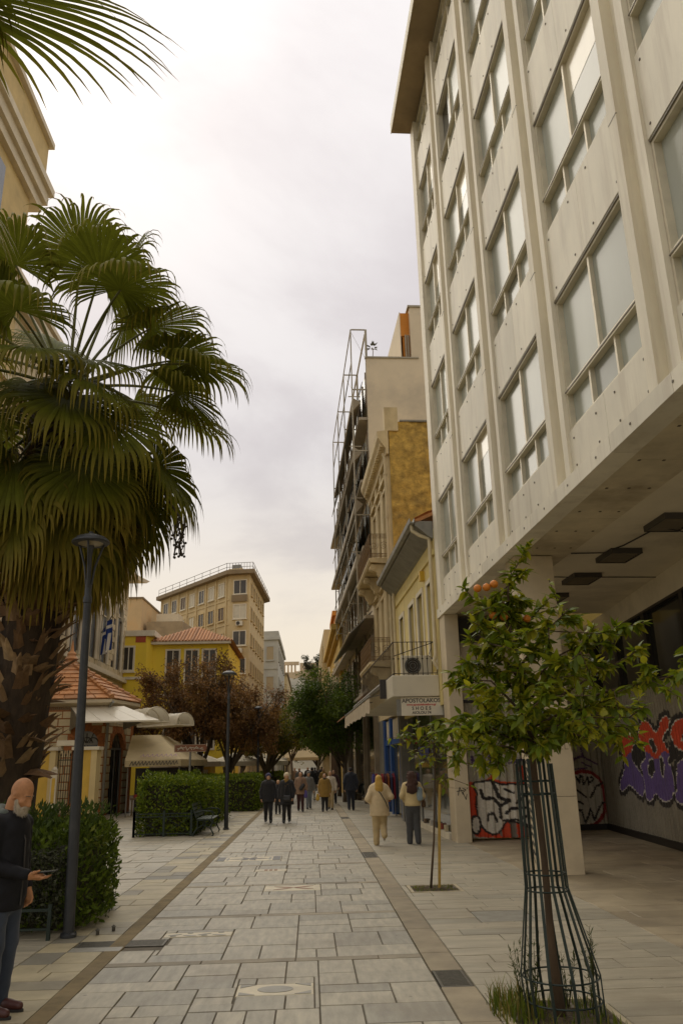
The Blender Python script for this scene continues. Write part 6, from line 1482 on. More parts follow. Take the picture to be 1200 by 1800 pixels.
# ------------------------------------------------------------------ hedges
def hedge(name, x0, x1, y0, y1, h, n, ls, pal, label, seed, up=0.3, lump=0.1, rz=0, asp=0.42):
    rg = np.random.default_rng(seed); cx, cy = (x0 + x1) / 2, (y0 + y1) / 2; o = empty(name, (cx, cy, 0), rz, label=label, cat='hedge', group='hedges along the left side'); hx, hy = (x1 - x0) / 2, (y1 - y0) / 2
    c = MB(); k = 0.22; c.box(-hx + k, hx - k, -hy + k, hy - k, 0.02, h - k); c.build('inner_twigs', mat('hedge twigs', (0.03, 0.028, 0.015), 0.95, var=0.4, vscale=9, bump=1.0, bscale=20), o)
    A = np.array([2 * hx * 2 * hy * 1.3, 2 * hx * h, 2 * hx * h, 2 * hy * h, 2 * hy * h]); f = rg.choice(5, n, p=A / A.sum()); u, v, dpt = rg.random(n) * 2 - 1, rg.random(n), rg.random(n) ** 2 * 0.28
    P = np.zeros((n, 3)); Nn = np.zeros((n, 3))
    ph = rg.random(6) * 6.28
    for i, (nx_, ny_, nz_) in enumerate(((0, 0, 1), (0, -1, 0), (0, 1, 0), (-1, 0, 0), (1, 0, 0))):
        q = f == i; Nn[q] = (nx_, ny_, nz_)
        if i == 0: P[q] = np.stack([u[q] * hx, (v[q] * 2 - 1) * hy, np.full(q.sum(), h)], 1)
        elif i < 3: P[q] = np.stack([u[q] * hx, np.full(q.sum(), ny_ * hy), v[q] * h], 1)
        else: P[q] = np.stack([np.full(q.sum(), nx_ * hx), u[q] * hy, v[q] * h], 1)
    bul = lump * (np.sin(P[:, 0] * 3.1 + ph[0]) * np.sin(P[:, 1] * 2.7 + ph[1]) + 0.7 * np.sin(P[:, 0] * 7 + P[:, 2] * 6 + ph[2]) * np.sin(P[:, 1] * 6.3 + ph[3]))
    # rounded edges
    ed = np.maximum(0, np.abs(P[:, 0]) / hx - 0.8) * 1.2 + np.maximum(0, np.abs(P[:, 1]) / hy - 0.8) * 1.2 + np.maximum(0, P[:, 2] / h - 0.85) * 1.2
    P = P + Nn * (bul - dpt)[:, None] - unit(P - np.array([0, 0, h * 0.5])) * (ed * ed * 0.9)[:, None] * 0.5
    P[:, 2] = np.maximum(P[:, 2], 0.03)
    D = unit(Nn * 0.5 + rg.normal(0, 1, (n, 3)) * 0.7 + np.array([0, 0, up])); Nl = unit(Nn + rg.normal(0, 1, (n, 3)) * 0.5 + np.array([0, 0, 0.4]))
    pal = np.array(pal); clump = (np.sin(P[:, 0] * 5 + ph[4]) * np.sin(P[:, 1] * 4 + ph[5]) * np.sin(P[:, 2] * 5) + 1) / 2
    ci = np.clip(((clump * 0.5 + rg.random(n) * 0.5) * len(pal)).astype(int), 0, len(pal) - 1); cols = pal[ci] * (0.7 + 0.6 * rg.random(n))[:, None]
    me = leaf_mesh('foliage', P, D, Nl, ls * (0.7 + 0.6 * rg.random(n)), M_leafT, rg, cols=cols, aspect=asp); inst('foliage', me, o, kind='stuff')
    return o
HG = [(0.135, 0.195, 0.012), (0.175, 0.235, 0.015), (0.095, 0.15, 0.012), (0.22, 0.26, 0.02)]
hedge('hedge', -6.2, -2.70, 10.68, 12.7, 1.14, 13000, 0.09, [(0.095, 0.145, 0.014), (0.12, 0.175, 0.016), (0.07, 0.11, 0.014), (0.16, 0.19, 0.03)], 'dark leafy hedge behind the bald man and the near lamp post', 2, up=0.9, lump=0.08)
hedge('hedge', -5.02, -3.35, 24.75, 27.6, 1.6, 10500, 0.105, HG, 'rounded glossy hedge behind the iron bench', 3, lump=0.13)
hedge('hedge', -5.3, -3.2, 27.7, 33.0, 1.46, 6500, 0.12, HG, 'lower part of the hedge block stretching behind the brown street sign', 14, lump=0.07)
hedge('hedge', -5.6, -2.25, 37.2, 41.0, 1.5, 9000, 0.12, HG, 'clipped hedge beside the dark-coated women', 5, lump=0.04)
hedge('hedge', -3.4, -1.8, 54, 60, 1.45, 3500, 0.15, HG, 'far clipped hedge under the yellow-green tree', 6, lump=0.04)
# long upright shoots sticking out of the near hedge, pale variegated sprigs low down
rgn = np.random.default_rng(9); n = 1500
P = np.stack([rgn.uniform(-5.6, -2.8, n), rgn.uniform(10.75, 12.6, n), rgn.uniform(1.05, 1.38, n)], 1); D = unit(rgn.normal(0, 1, (n, 3)) * 0.55 + np.array([0.1, 0, 1.0]))
inst('shoots', leaf_mesh('shoots', P, D, unit(rgn.normal(0, 1, (n, 3))), 0.12 * (0.7 + 0.6 * rgn.random(n)), M_leafT, rgn, cols=np.array([(0.06, 0.095, 0.018)]) * (0.7 + 0.6 * rgn.random(n))[:, None], aspect=0.3), None, label='long fresh green shoots rising from the near hedge', cat='shoots', kind='stuff')
n = 3500; P = np.stack([rgn.uniform(-4.4, -2.98, n), rgn.uniform(10.35, 10.75, n), rgn.uniform(0.15, 0.95, n)], 1); D = unit(rgn.normal(0, 1, (n, 3)) + np.array([0, -0.7, 0.2]))
inst('variegated_shrub', leaf_mesh('variegated', P, D, unit(rgn.normal(0, 1, (n, 3)) + np.array([0, -0.6, 0.5])), 0.05 * (0.7 + 0.6 * rgn.random(n)), M_leafT, rgn, cols=np.array([(0.085, 0.095, 0.06)]) * (0.4 + 1.1 * rgn.random(n) ** 2)[:, None], aspect=0.5), None, label='small pale variegated shrub at the front of the near hedge', cat='shrub')
# ------------------------------------------------------------------ orange tree in its iron guard
M_oleaf = mat('orange tree leaf', (1, 1, 1), 0.42, tint=True, trans=0.42, spec=0.28, var=0.12, vscale=20)
M_fruit = mat('orange fruit', (0.50, 0.165, 0.010), 0.5, var=0.1, vscale=40, bump=0.15, bscale=200)
def leaf_single(v):
    m = MB(); L_, w = 1.0, 0.36 + 0.04 * v; st = 4
    for i in range(st + 1):
        t = i / st; hw = w * 0.5 * math.sin(math.pi * (0.06 + 0.94 * t) ** 0.8) if 0 < i < st else 0.02; z = -0.22 * t * t - 0.04 * v * t; x = L_ * t * (1 - 0.05 * t)
        m.v += [(x, -hw, z + 0.10 * hw * 2), (x, 0, z), (x, hw, z + 0.10 * hw * 2)]
    for i in range(st): a = 3 * i; m.f += [(a, a + 3, a + 4, a + 1), (a + 1, a + 4, a + 5, a + 2)]; m.m += [0, 0]
    return m
OC = [(0.16, 0.215, 0.012), (0.21, 0.25, 0.015), (0.12, 0.175, 0.012), (0.32, 0.32, 0.022)]
def citrus(name, base, trunk, shoots, label, seed, nind, leaf_l=0.115, per=46):
    rp = random.Random(seed); base = Vector(base); o = empty(name, base, 0, label=label, cat='orange tree')
    tr = MB(); tp = [Vector(p) - base for p, r in trunk]; tr.tube(tp, [r for p, r in trunk], 10); tr.build('trunk', bark('citrus bark', (0.075, 0.05, 0.03)), o, smooth=True)
    br = MB(); L_ = []
    for (s, e, w) in shoots:
        s = Vector(s) - base; e = Vector(e) - base; mid = s.lerp(e, 0.5) + Vector((rp.uniform(-.1, .1), rp.uniform(-.1, .1), rp.uniform(0.02, 0.16)))
        br.tube([s, mid, e], [w, w * 0.6, w * 0.25], 6)
        n = int(per * (0.6 + 0.8 * rp.random()))
        twigs = [(s, mid, e)]
        for k in range(5):
            q = rp.uniform(0.3, 1); c = s * (1 - q) ** 2 + mid * 2 * q * (1 - q) + e * q * q; te = c + Vector((rp.gauss(0, 1), rp.gauss(0, 1), rp.gauss(0.1, 0.8))) * 0.17; br.tube([c, te], [0.006, 0.003], 4); twigs.append((c, c.lerp(te, 0.5), te))
        for k in range(n):
            a, b, c = twigs[rp.choice((0, 0, 1, 2, 3, 4, 5))]; q = rp.uniform(0.25, 1.0); p = a * (1 - q) ** 2 + b * 2 * q * (1 - q) + c * q * q
            d = ((c - a).normalized() * 0.5 + Vector((rp.gauss(0, 1), rp.gauss(0, 1), rp.gauss(-0.25, 0.7)))).normalized()
            L_.append((p, d, rp.uniform(0.65, 1.2) * leaf_l, rp.randrange(4), rp.uniform(-0.9, 0.9)))
    br.build('branches', bark('citrus bark', (0.075, 0.05, 0.03)), o, smooth=True)
    cam_ = Vector((0, 0, CAMH)) - base; L_.sort(key=lambda q: (q[0] - cam_).length)
    lm = []
    for v in range(8):
        m = leaf_single(v % 4); c = OC[v % 4]; k = 0.85 if v < 4 else 1.15; m.c = [(c[0] * k, c[1] * k, c[2] * k, 1)] * len(m.v); lm.append(m.mesh('citrus leaf', M_oleaf, True))
    far = MB(); fc = []
    for i, (p, d, s, v, roll) in enumerate(L_):
        if d.z < -0.9: d.z = -0.9; d.normalize()
        side = d.cross(Vector((0, 0, 1))); side = side.normalized() if side.length > 0.05 else Vector((1, 0, 0)); up = side.cross(d)
        M_ = Matrix.Rotation(roll, 3, d) @ Matrix((d, -side, up)).transposed()
        if i < nind: inst('leaf', lm[v + 4 * (i % 2)], o, p, M_.to_euler(), (s, s, s))
        else:
            m = leaf_single(v); far.add([p + M_ @ (Vector(q) * s) for q in m.v], m.f); c = OC[v]; k = rp.uniform(0.7, 1.25); fc += [(c[0] * k, c[1] * k, c[2] * k, 1)] * len(m.v)
    if fc: far.c = fc; far.build('foliage', M_oleaf, o, smooth=True, kind='stuff')
    return o
rp = random.Random(77); S = []
tk = [((1.86, 6.79, -0.03), 0.05), ((1.845, 6.80, 0.5), 0.030), ((1.855, 6.82, 1.1), 0.027), ((1.845, 6.85, 1.7), 0.028), ((1.84, 6.86, 2.0), 0.029), ((1.80, 6.88, 2.5), 0.021), ((1.76, 6.9, 3.0), 0.014), ((1.74, 6.92, 3.25), 0.008)]
def shoot(z0, end, w=0.014):
    q = [Vector(p) for p, r in tk]; s = next((a.lerp(b, (z0 - a.z) / (b.z - a.z)) for a, b in zip(q, q[1:]) if a.z <= z0 <= b.z), q[-1]); S.append((s, end, w))
for e, z0 in (((0.95, 6.7, 2.12), 1.95), ((1.05, 7.1, 2.2), 1.95), ((1.15, 6.5, 1.98), 1.9), ((1.3, 6.3, 2.25), 2.0), ((1.38, 7.2, 2.6), 2.2), ((1.32, 6.8, 2.62), 2.3), ((1.5, 6.6, 2.85), 2.5), ((1.35, 6.9, 3.12), 2.7), ((1.5, 7.1, 3.3), 2.9), ((1.78, 6.8, 3.42), 3.0), ((2.0, 6.9, 3.2), 2.8),
                ((2.2, 6.6, 3.05), 2.6), ((2.15, 7.2, 3.2), 2.7), ((2.45, 6.9, 2.9), 2.4), ((2.7, 6.7, 2.95), 2.3), ((2.65, 7.1, 2.7), 2.2), ((2.9, 6.8, 2.75), 2.2), ((3.1, 6.7, 2.55), 2.1), ((2.8, 6.4, 2.45), 2.05), ((2.5, 6.2, 2.2), 2.0), ((2.3, 6.5, 1.98), 1.92), ((2.0, 6.1, 2.1), 1.95), ((1.7, 6.0, 2.35), 2.1), ((1.75, 6.2, 2.0), 1.9),
                ((2.1, 6.1, 2.6), 2.2), ((1.6, 6.3, 2.65), 2.3), ((2.0, 7.7, 2.4), 2.1), ((1.5, 7.6, 2.3), 2.0), ((2.5, 7.5, 2.3), 2.0), ((2.0, 6.4, 2.95), 2.5), ((1.5, 6.5, 2.2), 2.0), ((2.75, 6.9, 2.15), 2.0), ((3.0, 7.1, 2.3), 2.05)):
    shoot(z0, Vector(e) + Vector((rp.uniform(-.06, .06), rp.uniform(-.1, .1), rp.uniform(-.05, .05))))
ot = citrus('orange_tree', (1.86, 6.79, 0), tk, S, 'leafy young orange tree with ripe fruit inside the tall iron tree guard', 5, 300, per=150, leaf_l=0.11)
om = MB(); om.sphere((0, 0, 0), 0.036, 14, 10, sc_=(1, 1, 0.95)); om.sphere((0, 0, 0.035), 0.005, 6, 4); omm = om.mesh('orange fruit', M_fruit, True)
for p in ((1.46, 6.72, 3.28), (1.535, 6.70, 3.285), (1.60, 6.69, 3.31), (1.60, 6.82, 3.06), (1.70, 6.84, 3.05), (1.93, 6.95, 3.05)):
    inst('orange', omm, ot, Vector(p) - Vector((1.86, 6.79, 0)), (0, 0, rp.uniform(0, 6)), (1, 1, 1))
# the staked sapling
tk2 = [((1.84, 13.42, -0.02), 0.02), ((1.93, 13.42, 0.7), 0.016), ((1.98, 13.42, 1.4), 0.013), ((2.02, 13.42, 1.9), 0.010), ((2.0, 13.42, 2.2), 0.008)]
S2 = [(Vector((2.0, 13.42, 1.7 + 0.05 * i)), Vector((2.0 + 0.45 * math.cos(i * 2.2), 13.42 + 0.4 * math.sin(i * 2.2), 1.85 + 0.05 * i + 0.1 * (i % 2))), 0.007) for i in range(9)] + [(Vector((1.98, 13.42, 1.5)), Vector((2.2, 13.4, 1.62)), 0.004), (Vector((2.0, 13.42, 2.2)), Vector((1.45, 13.3, 2.1)), 0.006), (Vector((2.0, 13.42, 2.2)), Vector((1.6, 13.5, 2.2)), 0.006)]
citrus('orange_sapling', (1.84, 13.42, 0), tk2, S2, 'thin orange sapling leaning beside its wooden stake', 15, 120, leaf_l=0.12, per=26)
stk = MB(); stk.tube([(1.97, 13.40, -0.05), (2.03, 13.41, 1.0), (2.07, 13.42, 1.52)], 0.022, 8); tag(stk.build('stake', mat('bamboo stake', (0.36, 0.24, 0.055), 0.7, var=0.2, vscale=12), smooth=40), 'thin yellow wooden stake propping the orange sapling', 'stake')
# weeds in the two pits
def weeds(name, x0, x1, y0, y1, n, h, label, seed, base=0.0):
    rp = random.Random(seed); m = MB(); cs = []
    for i in range(n):
        x, y = rp.uniform(x0, x1), rp.uniform(y0, y1); a = rp.uniform(0, 6.28); hh = h * rp.uniform(0.35, 1.0) * (1.4 if rp.random() < 0.06 else 1); ln = rp.uniform(0.1, 0.55) * hh; w = rp.uniform(0.003, 0.007)
        s = Vector((-math.sin(a), math.cos(a), 0)) * w; p0 = Vector((x, y, base)); p1 = p0 + Vector((math.cos(a) * ln * 0.35, math.sin(a) * ln * 0.35, hh * 0.6)); p2 = p0 + Vector((math.cos(a) * ln, math.sin(a) * ln, hh * rp.uniform(0.75, 1)))
        m.add([p0 - s, p0 + s, p1 + s * 0.8, p1 - s * 0.8, p2], [(0, 1, 2, 3), (3, 2, 4)]); c = rp.choice(((0.13, 0.18, 0.02), (0.17, 0.21, 0.025), (0.24, 0.20, 0.06), (0.09, 0.13, 0.018))); cs += [(*c, 1)] * 5
    m.c = cs; return m.build(name, M_leafT, label=label, cat='weeds', kind='stuff')
weeds('weeds', 1.38, 2.24, 6.3, 7.2, 520, 0.13, 'grass and weeds round the foot of the orange tree', 1, -0.03); weeds('weeds', 1.4, 1.75, 6.7, 7.3, 260, 0.26, 'tall grass tuft left of the iron tree guard', 3, -0.02); weeds('weeds', 1.58, 2.22, 13.12, 13.72, 450, 0.07, 'short grass in the sapling pit', 2, -0.03)
for (x, y, h, sd) in ((2.13, 6.85, 0.62, 1), (1.62, 6.95, 0.5, 2), (1.75, 7.1, 0.55, 3), (2.0, 7.05, 0.5, 4)):
    rp = random.Random(sd); m = MB(); cs = []
    for k in range(5):
        a = rp.uniform(0, 6.28); e = Vector((x + 0.09 * math.cos(a), y + 0.09 * math.sin(a), h * rp.uniform(0.7, 1))); b0 = Vector((x, y, -0.02)); n0 = len(m.v); m.tube([b0, b0.lerp(e, 0.5) + Vector((0.01, 0, 0.02)), e], [0.004, 0.003, 0.0015], 4); cs += [(0.08, 0.085, 0.03, 1)] * (len(m.v) - n0)
        for q in range(26):
            p = b0.lerp(e, rp.uniform(0.2, 1)); d = Vector((rp.gauss(0, 1), rp.gauss(0, 1), 0.6)).normalized(); s = d.cross(Vector((0, 0, 1))).normalized() * 0.006
            m.add([p, p + d * 0.03 + s, p + d * 0.06, p + d * 0.03 - s], [(0, 1, 2, 3)]); cs += [(0.075, 0.095, 0.025, 1)] * 4
    m.c = cs; m.build('weed_stem', M_leafT, label='tall feathery weed growing %s' % {1: 'inside the guard on its right', 2: 'just left of the guard bars', 3: 'behind the guard on the left', 4: 'behind the orange trunk'}[sd], cat='weed')
# ================================================================== street furniture
M_post = mat('lamp post paint', (0.032, 0.036, 0.044), 0.45, metal=0.2, var=0.2, vscale=6, dirt=(0.075, 0.07, 0.06), dscale=3, damt=0.5)
M_diff = mat('lamp glass', (0.32, 0.28, 0.20), 0.3, var=0.1, vscale=6)
def lamp_post():
    o = empty('lamp_post')
    p = MB(); p.lathe([(0.095, 0), (0.095, 0.03), (0.066, 0.05), (0.064, 1.2), (0.052, 3.2), (0.048, 3.95), (0.058, 3.96), (0.058, 4.03), (0.046, 4.05), (0.042, 4.2), (0.0, 4.2)], (0, 0, 0), 16); p.build('post', M_post, o, smooth=35)
    for k in range(3): a = k * 2.094 + 0.6; MB().tube([(0.03 * math.cos(a), 0.03 * math.sin(a), 4.15), (0.075 * math.cos(a), 0.075 * math.sin(a), 4.45), (0.18 * math.cos(a), 0.18 * math.sin(a), 4.77)], 0.016, 6).build('prong', M_post, o)
    MB().lathe([(0.03, 4.2), (0.028, 4.6), (0.05, 4.735), (0.0, 4.735)], (0, 0, 0), 12).build('neck', M_post, o, smooth=35)
    h = MB(); h.lathe([(0.165, 4.765), (0.235, 4.765), (0.25, 4.78), (0.245, 4.80), (0.19, 4.85), (0.10, 4.885), (0.03, 4.895), (0.03, 4.93), (0.0, 4.935)], (0, 0, 0), 28); h.build('lamp_head', M_post, o, smooth=35)
    MB().lathe([(0.0, 4.735), (0.10, 4.742), (0.166, 4.766)], (0, 0, 0), 20).build('diffuser', M_diff, o, smooth=True)
    for k in range(4): a = k * math.pi / 2 + 0.4; MB().lathe([(0.012, 0.03), (0.012, 0.055), (0, 0.055)], (0.08 * math.cos(a), 0.08 * math.sin(a), 0), 6).build('anchor_bolt', M_post, o)
    return o
l0 = lamp_post()
for i, (x, y, lb) in enumerate(((-2.84, 10.48, 'tall dark lamp post with disc head in front of the palm and near hedge'), (-2.64, 26.8, 'dark lamp post with disc head standing by the iron bench'), (-2.70, 43.4, 'dark lamp post with disc head beyond the clipped hedge'))):
    o = l0 if i == 0 else copy_tree(l0); o.location = (x, y, 0); o.rotation_euler = (0, -0.018 if i == 0 else 0, 0); tag(o, lb, 'lamp post', 'disc-headed lamp posts along the street')
# anchor stubs in the paving near the first post
for k, (x, y, w) in enumerate(((-2.52, 10.55, 'nearest the lamp post'), (-2.38, 10.75, 'farther from the lamp post'))):
    MB().lathe([(0.02, 0), (0.02, 0.05), (0.03, 0.05), (0.0, 0.075)], (x, y, 0), 8).build('ground_stud', M_iron, label='small metal stud in the paving ' + w, cat='stud')
# ------------------------------------------------------------------ iron tree guard
M_guard = mat('dark green iron', (0.018, 0.03, 0.026), 0.5, metal=0.3, var=0.2, vscale=10)
tg_ = empty('tree_guard', (1.88, 6.79, 0), 0, label='tall waisted iron tree guard around the orange tree trunk', cat='tree guard')
def gprof(z):
    pts = [(0.0, 0.285, 0.03), (0.30, 0.295, 0.01), (0.90, 0.165, -0.035), (1.86, 0.145, -0.05)]
    for (a, ra, xa), (b, rb, xb) in zip(pts, pts[1:]):
        if a <= z <= b: t = (z - a) / (b - a); return ra + (rb - ra) * t, xa + (xb - xa) * t
    return pts[-1][1:]
for k in range(11):
    a = 2 * math.pi * (k + 0.3) / 11; b = MB(); zs = [-0.03, 0.30, 0.90, 1.86 if k % 5 else 1.82]; P_ = []
    for z in zs: r, xo = gprof(max(z, 0)); P_.append(Vector((xo + r * math.cos(a), r * math.sin(a), z)))
    for p, q in zip(P_, P_[1:]): b.bar(p, q + (q - p).normalized() * 0.004, 0.022, 0.009, 0, (math.cos(a), math.sin(a), 0))
    b.build('bar', M_guard, tg_)
for z in (0.12, 0.28, 0.88, 1.0, 1.59, 1.69):
    r, xo = gprof(z); MB().tube([(xo + (r - 0.01) * math.cos(t), (r - 0.01) * math.sin(t), z) for t in [2 * math.pi * i / 28 for i in range(28)]], 0.007, 5, closed=True).build('ring', M_guard, tg_)
# ------------------------------------------------------------------ bench
M_benchw = mat('bench slat green', (0.035, 0.05, 0.04), 0.6, var=0.25, vscale=8, stretch=(1, 0.2, 1))
bn = empty('bench', (-3.02, 25.25, 0), 0, label='dark green slatted bench with curled iron ends in front of the hedge', cat='bench')
for s in (-0.8, 0.8):
    e = MB()
    e.tube([(0.22, s, 0), (0.26, s, 0.05), (0.16, s, 0.22), (0.24, s, 0.40), (0.2, s, 0.44)], 0.022, 6); e.tube([(-0.30, s, 0), (-0.32, s, 0.05), (-0.20, s, 0.22), (-0.2, s, 0.42), (-0.3, s, 0.66), (-0.36, s, 0.88)], 0.022, 6)
    e.tube([(-0.2, s, 0.42), (0.2, s, 0.43)], 0.02, 6); e.tube([(-0.29, s, 0.62), (-0.05, s, 0.68), (0.2, s, 0.66), (0.27, s, 0.60), (0.25, s, 0.55), (0.21, s, 0.57)], 0.018, 6); e.tube([(0.2, s, 0.65), (0.22, s, 0.54), (0.18, s, 0.44)], 0.016, 6)
    e.tube([(-0.2, s, 0.2), (-0.05, s, 0.30), (0.14, s, 0.22)], 0.015, 6); e.tube(scroll_pts((0.0, s, 0.33), 0.07, 1.3, 0), 0.01, 5)
    e.build('end_frame', M_guard, bn)
for k in range(5): MB().obox((-0.19 + k * 0.095, 0, 0.455), (0.075, 1.66, 0.025)).build('seat_slat', M_benchw, bn)
for k in range(4): z = 0.54 + k * 0.1; MB().obox((-0.245 - (z - 0.5) * 0.32, 0, z), (0.022, 1.66, 0.075), Matrix.Rotation(-0.3, 3, 'Y')).build('back_slat', M_benchw, bn)
# ------------------------------------------------------------------ low railing round the hedge bed
rl_ = empty('hedge_railing', (0, 0, 0), 0, label='low dark metal railing with crossed bars along the hedge bed', cat='railing')
def panel(a, b, h=0.62):
    a, b = Vector((*a, 0)), Vector((*b, 0)); m = MB()
    for z in (0.08, h - 0.08, h): m.bar(a + Vector((0, 0, z)), b + Vector((0, 0, z)), 0.025, 0.025)
    n = max(1, int((b - a).length / 0.5))
    for i in range(n):
        p, q = a.lerp(b, i / n), a.lerp(b, (i + 1) / n); m.bar(p + Vector((0, 0, 0.08)), q + Vector((0, 0, h - 0.08)), 0.012, 0.012); m.bar(p + Vector((0, 0, h - 0.08)), q + Vector((0, 0, 0.08)), 0.012, 0.012)
    m.build('panel', M_guard, rl_); MB().box(a.x - 0.03, a.x + 0.03, a.y - 0.03, a.y + 0.03, 0, h + 0.08).build('post', M_guard, rl_)
for a, b in (((-5.05, 24.62), (-4.2, 24.62)), ((-4.2, 24.62), (-3.42, 24.62)), ((-3.42, 24.62), (-3.3, 26.6)), ((-5.05, 24.62), (-5.1, 27.5))): panel(a, b)
rl2 = empty('hedge_railing', (0, 0, 0), 0, label='low metal railing half buried in the near hedge', cat='railing')
m = MB(); m.bar((-4.6, 10.3, 0.32), (-3.0, 10.3, 0.32), 0.03, 0.03); m.bar((-4.6, 10.3, 0.12), (-3.0, 10.3, 0.12), 0.025, 0.025); m.build('rail', M_guard, rl2)
for x in (-3.02, -3.6, -4.2): MB().box(x - 0.02, x + 0.02, 10.28, 10.32, 0, 0.38).build('post', M_guard, rl2)
# ------------------------------------------------------------------ brown sign
bs_ = empty('direction_sign', (-3.95, 27.66, 0), 0, label='brown tourist direction sign scrawled with white paint above the hedge', cat='sign')
M_bsign = mat('brown sign paint', (0.16, 0.055, 0.02), 0.5, var=0.2, vscale=6); M_bsw = mat('whitish sign smears', (0.45, 0.40, 0.33), 0.6)
MB().tube([(0, 0, 0), (0, 0, 2.36)], 0.035, 8).build('post', M_greym, bs_)
MB().extr([(-0.52, -0.05, 2.36), (0.50, -0.05, 2.36), (0.55, -0.05, 2.48), (0.50, -0.05, 2.60), (-0.52, -0.05, 2.60)], (0, 0.05, 0)).build('board', M_bsign, bs_)
m = MB()
for (a, b, c, d) in ((-0.5, 0.5, 2.585, 2.592), (-0.5, 0.5, 2.368, 2.375), (-0.5, -0.493, 2.375, 2.585)): m.box(a, b, -0.056, -0.052, c, d)
m.build('border', M_bsw, bs_)
for k, st_ in enumerate(([(-0.4, 2.42), (-0.3, 2.53), (-0.22, 2.43)], [(-0.15, 2.54), (-0.1, 2.41), (0.0, 2.52), (0.06, 2.42)], [(0.12, 2.44), (0.2, 2.53), (0.3, 2.45), (0.4, 2.5)], [(-0.42, 2.47), (-0.18, 2.5)], [(0.05, 2.5), (0.42, 2.44)])):
    b = MB(); stroke3(b, [(x, -0.056, z) for x, z in st_], 0.022, (0, -1, 0)); b.build('paint_scrawl', M_bsw, bs_)
# ------------------------------------------------------------------ scooter and clothes rack on the right pavement
M_rub = mat('tyre rubber', (0.02, 0.02, 0.02), 0.8); M_scw = mat('scooter grey paint', (0.30, 0.29, 0.27), 0.35, var=0.1); M_scd = mat('scooter dark plastic', (0.025, 0.025, 0.027), 0.5)
sc_ = empty('scooter', (2.55, 46.5, 0), R(80), label='parked dark motor scooter with pale body panel by the right-hand trees', cat='scooter')
for x in (-0.62, 0.62):
    w = MB(); w.tube([(x + 0.21 * math.cos(t), 0, 0.25 + 0.21 * math.sin(t)) for t in [2 * math.pi * i / 20 for i in range(20)]], 0.05, 6, closed=True); wo = w.build('wheel', M_rub, sc_, smooth=True); MB().tube([(x, -0.03, 0.25), (x, 0.03, 0.25)], 0.13, 12).build('rim', M_greym, wo)
b = MB(); b.extr([(-0.95, -0.16, 0.62), (-0.55, -0.16, 0.42), (-0.1, -0.16, 0.30), (-0.1, -0.16, 0.62), (-0.25, -0.16, 0.72), (-0.8, -0.16, 0.76)], (0, 0.32, 0)); b.build('rear_body', M_scw, sc_)
b = MB(); b.extr([(-0.1, -0.14, 0.30), (0.32, -0.14, 0.30), (0.55, -0.14, 0.85), (0.45, -0.14, 0.92), (0.25, -0.14, 0.42), (-0.1, -0.14, 0.38)], (0, 0.28, 0)); b.build('leg_shield', M_scd, sc_)
b = MB(); b.extr([(-0.85, -0.13, 0.77), (-0.15, -0.13, 0.73), (-0.12, -0.13, 0.80), (-0.5, -0.13, 0.86), (-0.85, -0.13, 0.87)], (0, 0.26, 0)); b.build('seat', M_scd, sc_)
b = MB(); b.tube([(0.62, 0, 0.28), (0.5, 0, 0.9), (0.46, 0, 1.05)], 0.03, 6); b.build('fork', M_greym, sc_); b = MB(); b.tube([(0.4, -0.34, 1.04), (0.46, 0, 1.06), (0.4, 0.34, 1.04)], 0.02, 6); b.build('handlebar', M_scd, sc_)
b = MB(); b.sphere((0.56, 0, 0.95), 0.1, 10, 8); b.build('headlight', M_diff, sc_, smooth=True); b = MB(); b.extr([(0.45, -0.09, 0.46), (0.72, -0.09, 0.50), (0.86, -0.09, 0.40), (0.62, -0.09, 0.52)], (0, 0.18, 0)); b.build('mudguard', M_scw, sc_)
for s in (-1, 1):
    b = MB(); b.tube([(0.42, s * 0.25, 1.05), (0.40, s * 0.3, 1.2)], 0.008, 5); b.sphere((0.40, s * 0.31, 1.24), 0.05, 8, 6, sc_=(0.3, 1, 0.7)); b.build('mirror', M_scd, sc_)
cr = empty('clothes_rack', (2.72, 31.6, 0), R(5), label='rack of coloured clothes outside the blue shop door', cat='clothes rack')
m = MB(); m.tube([(-0.45, 0, 0), (-0.45, 0, 1.55), (0.45, 0, 1.55), (0.45, 0, 0)], 0.016, 6); m.tube([(-0.45, -0.25, 0.03), (-0.45, 0.25, 0.03)], 0.016, 6); m.tube([(0.45, -0.25, 0.03), (0.45, 0.25, 0.03)], 0.016, 6); m.build('frame', M_greym, cr)
for k, c in enumerate(((0.04, 0.03, 0.20), (0.25, 0.03, 0.03), (0.05, 0.05, 0.06), (0.30, 0.04, 0.05), (0.10, 0.03, 0.05), (0.30, 0.10, 0.03), (0.05, 0.05, 0.12), (0.2, 0.02, 0.04))):
    x = -0.38 + k * 0.108; g_ = MB(); ln = 0.75 + 0.1 * (k % 3)
    g_.extr([(x, -0.22, 1.36), (x, -0.06, 1.5), (x, 0.06, 1.5), (x, 0.22, 1.36), (x, 0.24, 1.45 - ln), (x, -0.24, 1.45 - ln)], (0.07, 0, 0)); g_.build('garment', mat('garment %d' % k, c, 0.9), cr)
    MB().tube([(x + 0.03, 0, 1.5), (x + 0.03, 0, 1.57)], 0.006, 4).build('hanger', M_greym, cr)
